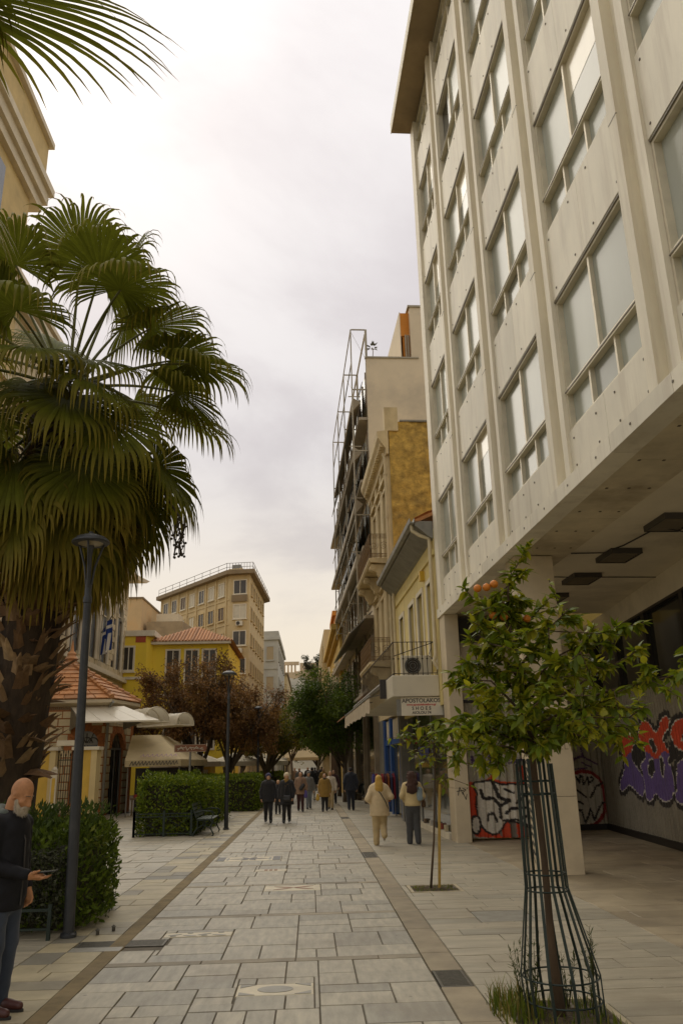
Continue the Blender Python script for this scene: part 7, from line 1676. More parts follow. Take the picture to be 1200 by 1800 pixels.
# ------------------------------------------------------------------ stalls and parasols at the end of the street
M_tent = mat('cream tent canvas', (0.56, 0.48, 0.33), 0.85, var=0.06, vscale=1, trans=0.25); M_tentw = mat('off-white parasol cloth', (0.58, 0.54, 0.46), 0.85, var=0.05, vscale=1, trans=0.25)
def tent(loc, w, h, hp, mt, label, rz=0.0, name='market_tent'):
    o = empty(name, loc, rz, label=label, cat='tent' if name == 'market_tent' else 'parasol'); hw = w / 2
    e = [(-hw, -hw, h), (hw, -hw, h), (hw, hw, h), (-hw, hw, h)]
    for i in range(4): MB().extr([e[i], e[(i + 1) % 4], (0, 0, h + hp)], (0, 0, 0.02)).build('canopy', mt, o)
    for i in range(4):
        a, b = Vector(e[i]), Vector(e[(i + 1) % 4]); MB().extr([a, b, b - Vector((0, 0, 0.22)), a - Vector((0, 0, 0.22))], (Vector((0, 0, 0)) - (a + b) / 2).normalized() * 0.02).build('valance', mt, o)
    for (x, y) in ((-hw, -hw), (hw, -hw), (hw, hw), (-hw, hw)) if name == 'market_tent' else ((0, 0),): MB().tube([(x * 0.97, y * 0.97, 0), (x * 0.97, y * 0.97, h)], 0.035, 6).build('pole', M_greym, o)
tent((-0.9, 78, 0), 3.4, 2.55, 1.5, M_tent, 'pointed cream market tent far down the street'); tent((-4.0, 82, 0), 3.6, 2.5, 1.2, M_tent, 'cream market tent to the left of the pointed one')
for k, (x, y, lb) in enumerate(((-6.3, 47, 'white parasol behind the large russet tree'), (-4.6, 51, 'off-white parasol left of the yellow-green tree'), (-3.4, 55, 'off-white parasol right behind the yellow-green tree'), (-7.9, 52, 'off-white parasol farthest left behind the hedges'))): tent((x, y, 0), 2.8, 2.15, 0.55, M_tentw, lb, 0.3 * k, 'parasol')
kb = empty('news_kiosk', (-6.9, 48.5, 0), 0, label='yellow kiosk hung with white papers behind the russet tree', cat='kiosk')
MB().box(-1.2, 1.2, 0, 2, 0, 2.1).build('cabin', M_fy, kb); MB().box(-1.4, 1.4, -0.4, 2.2, 2.1, 2.25).build('roof', M_tentw, kb)
for k in range(12): MB().box(-1.05 + (k % 6) * 0.36, -0.77 + (k % 6) * 0.36, -0.03, -0.002, 0.7 + (k // 6) * 0.6, 1.15 + (k // 6) * 0.6).build('paper', M_board if k % 3 else mat('printed red', (0.35, 0.06, 0.05), 0.7), kb)
for k, (x, y) in enumerate(((-1.75, 56, ), (-2.35, 52.6))):
    o = empty('globe_lamp', (x, y, 0), 0, label='short lamp with a white bell shade, %s of the pair under the trees' % ('right' if k == 0 else 'left'), cat='lamp')
    MB().tube([(0, 0, 0), (0, 0, 2.0)], 0.04, 6).build('post', M_post, o); MB().lathe([(0.3, 2.0), (0.3, 2.12), (0.2, 2.35), (0.0, 2.42)], (0, 0, 0), 14).build('shade', M_tentw, o, smooth=40)
# ================================================================== people: smooth implicit bodies turned into meshes
def surface_nets(F, org, h):
    """F: sampled field (<0 inside); returns verts, quads"""
    S = F < 0; nx, ny, nz = F.shape
    c = [S[i:nx - 1 + i, j:ny - 1 + j, k:nz - 1 + k] for i in (0, 1) for j in (0, 1) for k in (0, 1)]
    cnt = sum(a.astype(np.int8) for a in c); act = (cnt > 0) & (cnt < 8); ids = np.full(act.shape, -1, np.int64); I = np.argwhere(act); ids[act] = np.arange(len(I))
    acc = np.zeros((len(I), 3)); num = np.zeros(len(I)); cor = [(i, j, k) for i in (0, 1) for j in (0, 1) for k in (0, 1)]
    V = np.stack([F[I[:, 0] + i, I[:, 1] + j, I[:, 2] + k] for i, j, k in cor], 1)
    for a in range(8):
        for b in range(a + 1, 8):
            if sum(abs(p - q) for p, q in zip(cor[a], cor[b])) != 1: continue
            va, vb = V[:, a], V[:, b]; m = (va < 0) != (vb < 0); t = np.where(m, va / np.where(m, va - vb, 1), 0)
            p = np.array(cor[a])[None] + t[:, None] * (np.array(cor[b]) - np.array(cor[a]))[None]; acc += p * m[:, None]; num += m
    verts = (I + acc / num[:, None]) * h + np.array(org); quads = []
    for ax in range(3):
        o = [0, 0, 0]; o[ax] = 1; A = S[:nx - o[0], :ny - o[1], :nz - o[2]]; B = S[o[0]:, o[1]:, o[2]:]; E = np.argwhere(A != B)
        u, v = [(1, 2), (2, 0), (0, 1)][ax]; ok = (E[:, u] > 0) & (E[:, v] > 0) & np.all(E[:, [u, v]] < np.array([nx - 1, ny - 1, nz - 1])[[u, v]], 1); E = E[ok]
        du = np.zeros(3, int); du[u] = 1; dv = np.zeros(3, int); dv[v] = 1
        q = np.stack([ids[tuple((E - a * du - b * dv).T)] for a, b in ((1, 1), (0, 1), (0, 0), (1, 0))], 1)
        flip = ~A[tuple(E.T)]; q[flip] = q[flip][:, ::-1]; quads.append(q)
    return verts, np.concatenate(quads)
def cap(a, b, ra, rb=None, fl=1.0): return ('c', a, b, ra, ra if rb is None else rb, fl)
def ellp(c, r, rot=None): return ('e', c, r, rot)
def sdf_mesh(name, prims, h=0.015, k=0.02, cut=None, wob=0.0, wseed=0, rel=2):
    lo = np.full(3, 1e9); hi = -lo
    for p in prims:
        if p[0] in 'c-':
            m = max(p[3], p[4]) * max(1, p[5])
            for q in (p[1], p[2]): lo = np.minimum(lo, np.array(q) - m); hi = np.maximum(hi, np.array(q) + m)
        else: m = max(p[2]); lo = np.minimum(lo, np.array(p[1]) - m); hi = np.maximum(hi, np.array(p[1]) + m)
    lo -= 3 * h + k; hi += 3 * h + k; n = np.ceil((hi - lo) / h).astype(int) + 1
    ax = [lo[i] + h * np.arange(n[i]) for i in range(3)]; F = np.full(n, 1.0)
    for p in prims:
        if p[0] in 'c-': m = max(p[3], p[4]) * max(1, p[5]) + k + 2 * h; pl = np.minimum(p[1], p[2]) - m; ph = np.maximum(p[1], p[2]) + m
        else: m = max(p[2]) + k + 2 * h; pl = np.array(p[1]) - m; ph = np.array(p[1]) + m
        i0 = np.maximum(0, ((pl - lo) / h).astype(int)); i1 = np.minimum(n, ((ph - lo) / h).astype(int) + 2); sl = tuple(slice(a, b) for a, b in zip(i0, i1))
        X, Y, Z = np.meshgrid(*[ax[i][sl[i]] for i in range(3)], indexing='ij')
        if p[0] in 'c-':
            a = np.array(p[1], float); d = np.array(p[2], float) - a; fl = p[5]; L2 = d @ d + 1e-12
            t = np.clip(((X - a[0]) * d[0] + (Y - a[1]) * d[1] + (Z - a[2]) * d[2]) / L2, 0, 1)
            D = np.sqrt((X - a[0] - t * d[0]) ** 2 + ((Y - a[1] - t * d[1]) / fl) ** 2 + (Z - a[2] - t * d[2]) ** 2) - (p[3] + (p[4] - p[3]) * t)
        else:
            r = np.array(p[2], float); Q = np.stack([X - p[1][0], Y - p[1][1], Z - p[1][2]], -1)
            if p[3] is not None: Q = Q @ np.array(p[3])
            q = np.sqrt(((Q / r) ** 2).sum(-1)); D = (q - 1) * r.min() if False else (q - 1) * q / (np.sqrt(((Q / (r * r)) ** 2).sum(-1)) + 1e-9)
        f = F[sl]
        if p[0] == '-': hh = np.clip(0.5 - 0.5 * (f + D) / k, 0, 1); F[sl] = f * (1 - hh) - D * hh + k * hh * (1 - hh)
        else: hh = np.clip(0.5 + 0.5 * (D - f) / k, 0, 1); F[sl] = D * (1 - hh) + f * hh - k * hh * (1 - hh)
    X, Y, Z = np.meshgrid(*ax, indexing='ij')
    if wob: F = F + wob * (np.sin(X * 23 + wseed) * np.sin(Z * 31 + Y * 17 + wseed * 2) + 0.6 * np.sin(Z * 55 + X * 34 + 3 * wseed) * np.sin(Y * 41))
    if cut is not None:
        for (c, nrm) in cut: F = np.maximum(F, (X - c[0]) * nrm[0] + (Y - c[1]) * nrm[1] + (Z - c[2]) * nrm[2])
    v, q = surface_nets(F, lo, h); v = relax(v, q, rel)
    return v, q
def relax(v, q, it):
    for _ in range(it):
        s = np.zeros_like(v); c = np.zeros(len(v))
        for a in range(4):
            for b in (1, 3): np.add.at(s, q[:, a], v[q[:, (a + b) % 4]]); np.add.at(c, q[:, a], 1)
        v = v * 0.5 + 0.5 * s / c[:, None]
    return v
def sdf_obj(name, prims, mt, parent=None, loc=(0, 0, 0), rz=0.0, **k):
    kw = {q: k.pop(q) for q in ('h', 'k', 'cut', 'wob', 'wseed', 'rel') if q in k}
    v, q = sdf_mesh(name, prims, **kw); me = bpy.data.meshes.new(name)
    me.vertices.add(len(v)); me.vertices.foreach_set('co', v.astype(np.float32).ravel()); me.loops.add(q.size); me.loops.foreach_set('vertex_index', q.astype(np.int32).ravel())
    me.polygons.add(len(q)); me.polygons.foreach_set('loop_start', (np.arange(len(q)) * 4).astype(np.int32)); me.materials.append(mt); me.update(); me.validate(); me.polygons.foreach_set('use_smooth', [True] * len(me.polygons)); me.update()
    return inst(name, me, parent, loc, (0, 0, rz), **k)
M_skin = mat('skin', (0.46, 0.27, 0.175), 0.55, var=0.08, vscale=14)
def cloth(nm, c, **k): return mat('cloth ' + nm, c, 0.9, var=0.14, vscale=7, sheen=0.2, bump=0.12, bscale=120, **k)
def hand(wr, d, up, s, prims, curl=0.5, side=1):
    """palm plus five fingers from wrist wr along d; up = back of hand"""
    wr = np.array(wr, float); d = np.array(d, float); d /= np.linalg.norm(d); up = np.array(up, float); up -= d * (up @ d); up /= np.linalg.norm(up); lat = np.cross(d, up) * side
    T = lambda a, b, c: tuple(wr + s * (a * d + b * lat + c * up))
    prims.append(cap(T(0, 0, 0), T(0.085, 0, 0), 0.026 * s, 0.030 * s)); prims.append(cap(T(0.04, 0.02, 0), T(0.09, 0.03, 0), 0.017 * s, 0.015 * s)); prims.append(cap(T(0.04, -0.02, 0), T(0.085, -0.03, 0), 0.017 * s, 0.014 * s))
    for b, l in ((0.034, 0.070), (0.012, 0.080), (-0.011, 0.076), (-0.033, 0.060)):
        c1, c2 = curl, curl * 2.0
        p0 = T(0.088, b, 0); p1 = T(0.088 + l * 0.5 * math.cos(c1), b * 1.08, -l * 0.5 * math.sin(c1)); p2 = T(0.088 + l * 0.5 * (math.cos(c1) + math.cos(c2)), b * 1.1, -l * 0.5 * (math.sin(c1) + math.sin(c2)))
        prims.append(cap(p0, p1, 0.0098 * s, 0.009 * s)); prims.append(cap(p1, p2, 0.009 * s, 0.0075 * s))
    prims.append(cap(T(0.02, 0.028, -0.005), T(0.065, 0.055, -0.02), 0.014 * s, 0.011 * s)); prims.append(cap(T(0.065, 0.055, -0.02), T(0.095, 0.058, -0.032), 0.0105 * s, 0.0085 * s))
def person(loc, rz, Hh, label, top, bottom, hair, arms=None, legs=None, coat_len=0.5, shoes=(0.03, 0.03, 0.03), hairstyle='short', hat=None, scarf=None, bulk=1.0, h=0.017, skin=None, look=0.0, puff=0.0, leg_w=1.0):
    """standing or walking figure facing local +Y. arms/legs give joint positions as fractions of height"""
    o_loc = loc; H_ = Hh
    legs = legs or (((-0.052, 0.0, 0.285), (-0.055, -0.01, 0.045)), ((0.052, 0.02, 0.285), (0.055, 0.03, 0.045)))
    arms = arms or (((-0.155, -0.02, 0.64), (-0.15, 0.03, 0.50)), ((0.155, -0.02, 0.64), (0.15, 0.03, 0.50)))
    f = lambda p: tuple(H_ * q for q in p)
    hc = (0, 0.012, 0.932); B = []
    B.append(ellp(f(hc), f((0.044, 0.055, 0.062)))); B.append(ellp(f((0, 0.03, 0.895)), f((0.032, 0.036, 0.034)))); B.append(cap(f((0, 0.060, 0.93)), f((0, 0.073, 0.908)), 0.007 * H_, 0.010 * H_))
    for s in (-1, 1): B.append(ellp(f((s * 0.045, 0.005, 0.922)), f((0.008, 0.016, 0.022)))); B.append(('-', f((s * 0.018, 0.068, 0.930)), f((s * 0.021, 0.067, 0.930)), 0.008 * H_, 0.008 * H_, 1.0)); B.append(cap(f((s * 0.010, 0.060, 0.943)), f((s * 0.030, 0.054, 0.942)), 0.006 * H_))
    B.append(cap(f((-0.010, 0.064, 0.884)), f((0.010, 0.064, 0.884)), 0.0055 * H_))
    B.append(cap(f((0, -0.01, 0.82)), f((0, 0.005, 0.89)), 0.034 * H_, 0.030 * H_)); B.append(cap(f((-0.06, -0.01, 0.80)), f((0.06, -0.01, 0.80)), 0.05 * H_, 0.05 * H_)); B.append(cap(f((0, 0, 0.76)), f((0, 0, 0.55)), 0.085 * H_, 0.08 * H_, 0.75)); B.append(cap(f((-0.04, 0, 0.53)), f((0.04, 0, 0.53)), 0.06 * H_))
    sh = ((-0.098, -0.01, 0.805), (0.098, -0.01, 0.805))
    for s, (el, wr) in enumerate(arms):
        B.append(cap(f(sh[s]), f(el), 0.030 * H_, 0.024 * H_)); B.append(cap(f(el), f(wr), 0.023 * H_, 0.016 * H_))
        d = np.array(wr) - np.array(el); hand(f(wr), d, (1 if s else -1, 0.15, 0.3), H_ / 1.72, B, 0.45, 1 if s else -1)
    for s, (kn, an) in enumerate(legs):
        hp = (-0.045 if s == 0 else 0.045, 0, 0.52); B.append(cap(f(hp), f(kn), 0.052 * H_, 0.034 * H_)); B.append(cap(f(kn), f(an), 0.035 * H_, 0.022 * H_)); B.append(cap(f(an), f((an[0], an[1] + 0.07, an[2] - 0.025)), 0.02 * H_, 0.016 * H_))
    po = sdf_obj('person', B, skin or M_skin, None, loc, rz, h=h * 0.72, k=0.012, rel=1, label=label, cat='person', group='people walking along the street')
    # trousers
    T_ = []
    for s, (kn, an) in enumerate(legs):
        hp = (-0.047 if s == 0 else 0.047, 0, 0.51); T_.append(cap(f(hp), f(kn), 0.064 * H_ * bulk, 0.046 * H_ * leg_w)); T_.append(cap(f(kn), f((an[0], an[1], an[2] - 0.012)), 0.046 * H_ * leg_w, 0.036 * H_ * leg_w))
    T_.append(cap(f((0, 0, 0.58)), f((0, 0, 0.50)), 0.088 * H_ * bulk, 0.09 * H_ * bulk, 0.8)); sdf_obj('trousers', T_, bottom, po, h=h, k=0.02, wob=0.003, wseed=H_ * 9)
    # coat or top
    C_ = []; b = bulk
    C_.append(cap(f((-0.07, -0.012, 0.795)), f((0.07, -0.012, 0.795)), 0.058 * H_ * b)); C_.append(cap(f((0, 0, 0.77)), f((0, 0, max(coat_len, 0.5))), 0.105 * H_ * b, (0.112 + puff) * H_ * b, 0.80)); C_.append(cap(f((0, -0.008, 0.82)), f((0, -0.004, 0.86)), 0.048 * H_, 0.042 * H_))
    if coat_len < 0.5: C_.append(cap(f((0, 0, 0.52)), f((0, 0.004, coat_len)), 0.11 * H_ * b, (0.118 + puff) * H_ * b, 0.8))
    for s, (el, wr) in enumerate(arms):
        C_.append(cap(f(sh[s]), f(el), 0.044 * H_ * b, 0.038 * H_ * b)); C_.append(cap(f(el), tuple(np.array(f(el)) * 0.06 + np.array(f(wr)) * 0.94), 0.037 * H_ * b, 0.030 * H_ * b))
    zc = coat_len * H_ - 0.03
    co = sdf_obj('coat' if coat_len < 0.5 else 'jacket', C_, top, po, h=h, k=0.025, wob=0.004, wseed=H_ * 5, cut=[((0, 0, zc), (0, 0, -1))])
    # hem is trimmed flat
    for s, (kn, an) in enumerate(legs):
        an = np.array(an); kn = np.array(kn); dz = kn - an; tilt = math.atan2(dz[1], max(dz[2], 0.02)) if dz[2] > 0.0 else 0.9
        toe = np.array([0.0, 0.085 * math.cos(tilt * 0.8), -0.026 - 0.085 * math.sin(max(0, -tilt) * 0) - (0.07 * math.sin(tilt * 0.8) if tilt > 0.35 else 0)])
        S_ = [cap(f(an + np.array([0, -0.012, -0.014])), f(an + toe * 0.55), 0.026 * H_, 0.026 * H_), cap(f(an + toe * 0.4), f(an + toe), 0.025 * H_, 0.020 * H_), cap(f(an + np.array([0, -0.022, -0.028])), f(an + toe * 0.5 + np.array([0, 0, -0.008])), 0.016 * H_, 0.016 * H_)]
        sdf_obj('shoe', S_, cloth('shoe %s' % str(shoes), shoes), po, h=h * 0.8, k=0.012)
    Hr = []
    if hairstyle == 'short': Hr = [ellp(f((0, -0.008, 0.946)), f((0.049, 0.056, 0.055)))]
    elif hairstyle == 'long': Hr = [ellp(f((0, -0.006, 0.945)), f((0.050, 0.058, 0.056))), cap(f((0, -0.046, 0.93)), f((0, -0.078, 0.80)), 0.054 * H_, 0.070 * H_, 0.55), cap(f((-0.018, -0.078, 0.80)), f((-0.015, -0.088, 0.71)), 0.052 * H_, 0.03 * H_, 0.5), cap(f((0.02, -0.080, 0.80)), f((0.018, -0.092, 0.69)), 0.050 * H_, 0.026 * H_, 0.5)]
    elif hairstyle == 'curly':
        Hr = [ellp(f((0, -0.008, 0.945)), f((0.056, 0.062, 0.060))), cap(f((0, -0.05, 0.92)), f((0, -0.085, 0.76)), 0.062 * H_, 0.078 * H_, 0.62)]; rp = random.Random(3)
        for q in range(46): a = rp.uniform(0, 6.28); z = rp.uniform(0.71, 0.985); w = 0.06 + 0.022 * (0.95 - z) * 8 * (z < 0.93); w = min(w, 0.082) * (0.75 if z > 0.96 else 1); Hr.append(ellp(f((w * math.cos(a), -0.06 * min(1, (0.97 - z) * 7) - 0.01 + 0.045 * math.sin(a), z)), f((0.017, 0.017, 0.02))))
    elif hairstyle == 'bob': Hr = [ellp(f((0, -0.010, 0.943)), f((0.052, 0.058, 0.057))), cap(f((0, -0.03, 0.92)), f((0, -0.035, 0.875)), 0.052 * H_, 0.05 * H_, 0.8)]
    if Hr:
        Hr.append(('-', f((0, 0.11, 0.955)), f((0, 0.11, 0.86)), 0.066 * H_, 0.075 * H_, 1.0))
        sdf_obj('hair', Hr, cloth('hair %s' % str(hair), hair), po, h=h * 0.8, k=0.012, wob=0.004 if hairstyle != 'short' else 0.002, wseed=2)
    if hat: sdf_obj('hat', [ellp(f((0, -0.006, 0.972)), f((0.060, 0.066, 0.052))), cap(f((-0.02, -0.004, 0.950)), f((0.02, -0.004, 0.950)), 0.045 * H_, 0.045 * H_, 1.25)], hat, po, h=h * 0.8, k=0.012, wob=0.002)
    if scarf: sdf_obj('scarf', [cap(f((-0.03, 0.02, 0.853)), f((0.03, 0.02, 0.853)), 0.042 * H_, 0.042 * H_, 1.1), cap(f((0.012, 0.07, 0.85)), f((0.018, 0.092, 0.74)), 0.028 * H_, 0.024 * H_, 0.6), cap(f((-0.012, 0.07, 0.85)), f((-0.02, 0.09, 0.77)), 0.024 * H_, 0.02 * H_, 0.6)], scarf, po, h=h * 0.8, k=0.015, wob=0.004, wseed=4)
    return po
M_jeans = cloth('blue denim', (0.03, 0.042, 0.07)); M_blk = cloth('black wool', (0.016, 0.016, 0.018)); M_navy = cloth('navy', (0.014, 0.017, 0.028)); M_cream = cloth('cream fleece', (0.52, 0.42, 0.28)); M_beigeT = cloth('beige trousers', (0.42, 0.33, 0.19)); M_pale = cloth('pale yellow knit', (0.52, 0.42, 0.235)); M_greyT = cloth('charcoal denim', (0.055, 0.058, 0.065)); M_dkT = cloth('dark trousers', (0.02, 0.018, 0.018)); M_pinkc = cloth('dusty pink coat', (0.26, 0.17, 0.12)); M_gold = cloth('gold padded coat', (0.26, 0.16, 0.035)); M_whT = cloth('white trousers', (0.48, 0.45, 0.40)); M_mar = cloth('maroon trousers', (0.05, 0.018, 0.018)); M_lb = cloth('faded blue jeans', (0.17, 0.20, 0.25)); M_hatw = cloth('cream knit hat', (0.58, 0.50, 0.38)); M_hatb = cloth('blue knit hat', (0.03, 0.03, 0.09)); M_scg = cloth('mustard scarf', (0.22, 0.13, 0.02)); M_scb = cloth('black scarf', (0.015, 0.015, 0.015)); M_whc = cloth('white jacket', (0.50, 0.45, 0.39)); M_gry = cloth('grey jacket', (0.14, 0.14, 0.14)); M_lbb = cloth('pale blue bag cloth', (0.22, 0.29, 0.36)); M_brb = mat('brown leather', (0.09, 0.05, 0.025), 0.5); M_bkb = mat('black leather', (0.02, 0.02, 0.022), 0.4)
PI = math.pi
walkF = (((-0.05, 0.06, 0.285), (-0.055, 0.075, 0.045)), ((0.05, -0.005, 0.285), (0.055, -0.085, 0.06)))
walkB = (((-0.05, -0.005, 0.285), (-0.055, -0.07, 0.06)), ((0.05, 0.055, 0.285), (0.055, 0.07, 0.045)))
# two walking away on the right
person((1.66, 20.45, 0), R(-2), 1.60, 'walker seen from behind in a cream fleece and beige trousers with long blonde hair', M_cream, M_beigeT, (0.42, 0.26, 0.055), hairstyle='long', coat_len=0.43, bulk=1.28, shoes=(0.45, 0.42, 0.38), legs=(((-0.055, 0.02, 0.285), (-0.06, 0.01, 0.045)), ((0.05, 0.045, 0.29), (0.055, -0.125, 0.155))), arms=(((-0.17, -0.05, 0.655), (-0.12, 0.06, 0.60)), ((0.175, -0.03, 0.68), (0.10, 0.09, 0.70))), leg_w=1.25)
person((2.47, 20.5, 0), R(-4), 1.66, 'walker seen from behind with long dark curly hair, pale yellow jumper and grey jeans', M_pale, M_greyT, (0.045, 0.018, 0.010), hairstyle='curly', coat_len=0.535, bulk=1.05, shoes=(0.02, 0.02, 0.022), legs=(((-0.05, 0.015, 0.285), (-0.06, -0.0, 0.045)), ((0.05, 0.02, 0.285), (0.062, -0.035, 0.05))), arms=(((-0.15, -0.03, 0.66), (-0.10, 0.08, 0.58)), ((0.155, -0.03, 0.66), (0.13, 0.08, 0.60))), leg_w=1.2)
person((1.72, 35.9, 0), R(0), 1.74, 'man in a dark hooded jacket and dark trousers walking away past the street trees', M_navy, M_navy, (0.02, 0.016, 0.014), coat_len=0.47, bulk=1.22, legs=walkB, shoes=(0.06, 0.065, 0.08))
# facing the camera
person((-1.46, 29.4, 0), PI + 0.05, 1.60, 'short walker in a black coat and dark blue knit hat beside the clipped hedge', M_blk, M_blk, (0.03, 0.025, 0.02), hat=M_hatb, coat_len=0.44, bulk=1.2, legs=walkF)
person((-0.82, 29.2, 0), PI - 0.03, 1.61, 'walker in a long black coat with cream hat and mustard scarf', M_blk, M_dkT, (0.25, 0.2, 0.14), hat=M_hatw, scarf=M_scg, coat_len=0.38, bulk=1.22, puff=0.012, legs=walkB, arms=(((-0.155, -0.02, 0.64), (-0.13, 0.05, 0.50)), ((0.155, -0.02, 0.64), (0.15, 0.03, 0.49))))
person((-1.32, 34.5, 0), PI, 1.32, 'small blonde figure in dark clothes half hidden between the two dark-coated walkers', M_blk, M_dkT, (0.42, 0.27, 0.12), hairstyle='bob', coat_len=0.5, h=0.02)
person((-0.42, 36.0, 0), PI, 1.60, 'walker in a dusty pink coat with auburn hair and dark red trousers', M_pinkc, M_mar, (0.10, 0.025, 0.012), hairstyle='bob', coat_len=0.45, bulk=1.15, h=0.02, legs=walkF)
person((-0.08, 37.8, 0), PI + 0.2, 1.58, 'walker in grey jacket and faded jeans just behind the pink coat', M_gry, M_lb, (0.05, 0.03, 0.02), hat=M_gry, coat_len=0.5, bulk=1.1, h=0.02, legs=walkB)
person((0.10, 46.0, 0), 0.1, 1.76, 'man in black jacket and white trousers walking away in mid-street', M_blk, M_whT, (0.02, 0.015, 0.012), coat_len=0.5, bulk=1.15, h=0.02, legs=walkF)
person((0.60, 35.5, 0), PI, 1.52, 'short walker in a gold padded coat with black scarf carrying a yellow bag', M_gold, M_dkT, (0.05, 0.03, 0.02), hairstyle='bob', scarf=M_scb, coat_len=0.40, bulk=1.25, h=0.02, legs=walkB, puff=0.01)
person((0.88, 36.9, 0), PI - 0.2, 1.60, 'walker in a white jacket and pale trousers behind the gold coat', M_whc, M_beigeT, (0.06, 0.04, 0.025), hairstyle='bob', coat_len=0.5, h=0.02, legs=walkF)
for k, (x, y, rz, H_, tp, bt, lb) in enumerate(((-0.75, 58, PI, 1.7, M_gry, M_dkT, 'distant figure in a grey top left of the white trousers'), (0.35, 62, 0, 1.72, M_blk, M_greyT, 'distant figure in black beyond the white trousers'), (-0.2, 68, PI, 1.72, M_dkT, M_greyT, 'distant dark figure in front of the pointed tent'), (0.9, 57, PI, 1.65, M_gold, M_dkT, 'distant figure in mustard under the lighter green tree'), (-1.3, 70, PI, 1.7, M_pinkc, M_dkT, 'distant figure in dusty pink left of the pointed tent'), (0.95, 71, 0.3, 1.75, M_navy, M_jeans, 'farthest figure in navy at the right of the street'), (1.15, 41.5, PI, 1.62, M_mar, M_dkT, 'figure in dark red partly behind the white jacket'), (-5.1, 36.2, 0.5, 1.62, M_navy, M_jeans, 'figure in navy browsing at the beige stall'), (-5.5, 36.5, 1.0, 1.6, M_lbb, M_jeans, 'pale-haired figure in light blue at the beige stall'))):
    person((x, y, 0), rz, H_, lb, tp, bt, (0.04, 0.03, 0.02) if k != 8 else (0.4, 0.36, 0.3), coat_len=0.48, bulk=1.12, h=0.028, legs=walkF if k % 2 else walkB)
# bags carried
def bag(name, prims, mt, loc, rz, label, cat='bag', strap=None, h=0.012):
    o = empty(name, loc, rz, label=label, cat=cat); sdf_obj('body', prims, mt, o, h=h, k=0.02, wob=0.003)
    if strap: MB().tube(strap, 0.009, 5).build('strap', M_bkb, o)
bag('shoulder_bag', [cap((0.02, -0.03, 0.80), (0.02, -0.03, 0.98), 0.085, 0.075, 0.6)], M_lbb, (2.62, 20.42, 0.25), 0, 'pale blue cloth bag hanging at the shoulder of the curly-haired walker', strap=[(0.0, -0.1, 0.98), (-0.03, -0.12, 1.06), (-0.02, -0.02, 1.14)])
bag('handbag', [cap((-0.07, 0, 0.86), (0.07, 0, 0.86), 0.07, 0.07, 0.6), cap((-0.07, 0, 0.92), (0.07, 0, 0.92), 0.05, 0.05, 0.6)], M_brb, (2.76, 20.62, 0.02), R(70), 'brown leather handbag on the arm of the curly-haired walker', strap=[(-0.08, 0, 0.93), (-0.05, 0, 1.08), (0.05, 0, 1.08), (0.08, 0, 0.93)])
bag('handbag', [cap((-0.08, 0, 0.76), (0.08, 0, 0.76), 0.075, 0.075, 0.6), cap((-0.08, 0, 0.84), (0.08, 0, 0.84), 0.06, 0.06, 0.6)], M_bkb, (-0.80, 28.93, 0.0), 0, 'black handbag held in front of the long black coat', strap=[(-0.1, 0.02, 0.86), (-0.06, 0.06, 1.15), (0.06, 0.08, 1.28), (0.1, 0.06, 0.86)])
bag('handbag', [cap((-0.05, 0, 0.92), (0.06, 0, 1.05), 0.08, 0.08, 0.6)], M_bkb, (-0.36, 35.78, 0.0), 0, 'dark handbag against the dusty pink coat', strap=[(-0.03, 0.0, 1.1), (0.02, 0.03, 1.3)], h=0.016)
bag('plastic_bag', [cap((0, 0, 0.50), (0, 0, 0.66), 0.09, 0.05, 0.6)], cloth('yellow plastic', (0.50, 0.33, 0.06)), (0.30, 35.36, 0.02), 0, 'yellow carrier bag hanging beside the gold coat', strap=[(0, 0, 0.7), (0.02, 0.03, 0.78)], h=0.016)
bag('plastic_bag', [cap((0, 0, 0.62), (0, 0, 0.80), 0.09, 0.06, 0.6)], cloth('printed blue plastic', (0.10, 0.08, 0.28)), (-0.20, 35.9, 0.0), 0, 'blue and red carrier bag beside the pink coat', strap=[(0, 0, 0.85), (0.0, 0.03, 0.9)], h=0.016)
sb_ = MB(); sb_.tube([(1.56, 20.33, 1.28), (1.68, 20.26, 1.18), (1.80, 20.27, 0.98), (1.86, 20.36, 0.82)], 0.012, 5); tag(sb_.build('bag_strap', M_bkb), 'dark bag strap across the back of the cream fleece', 'strap')
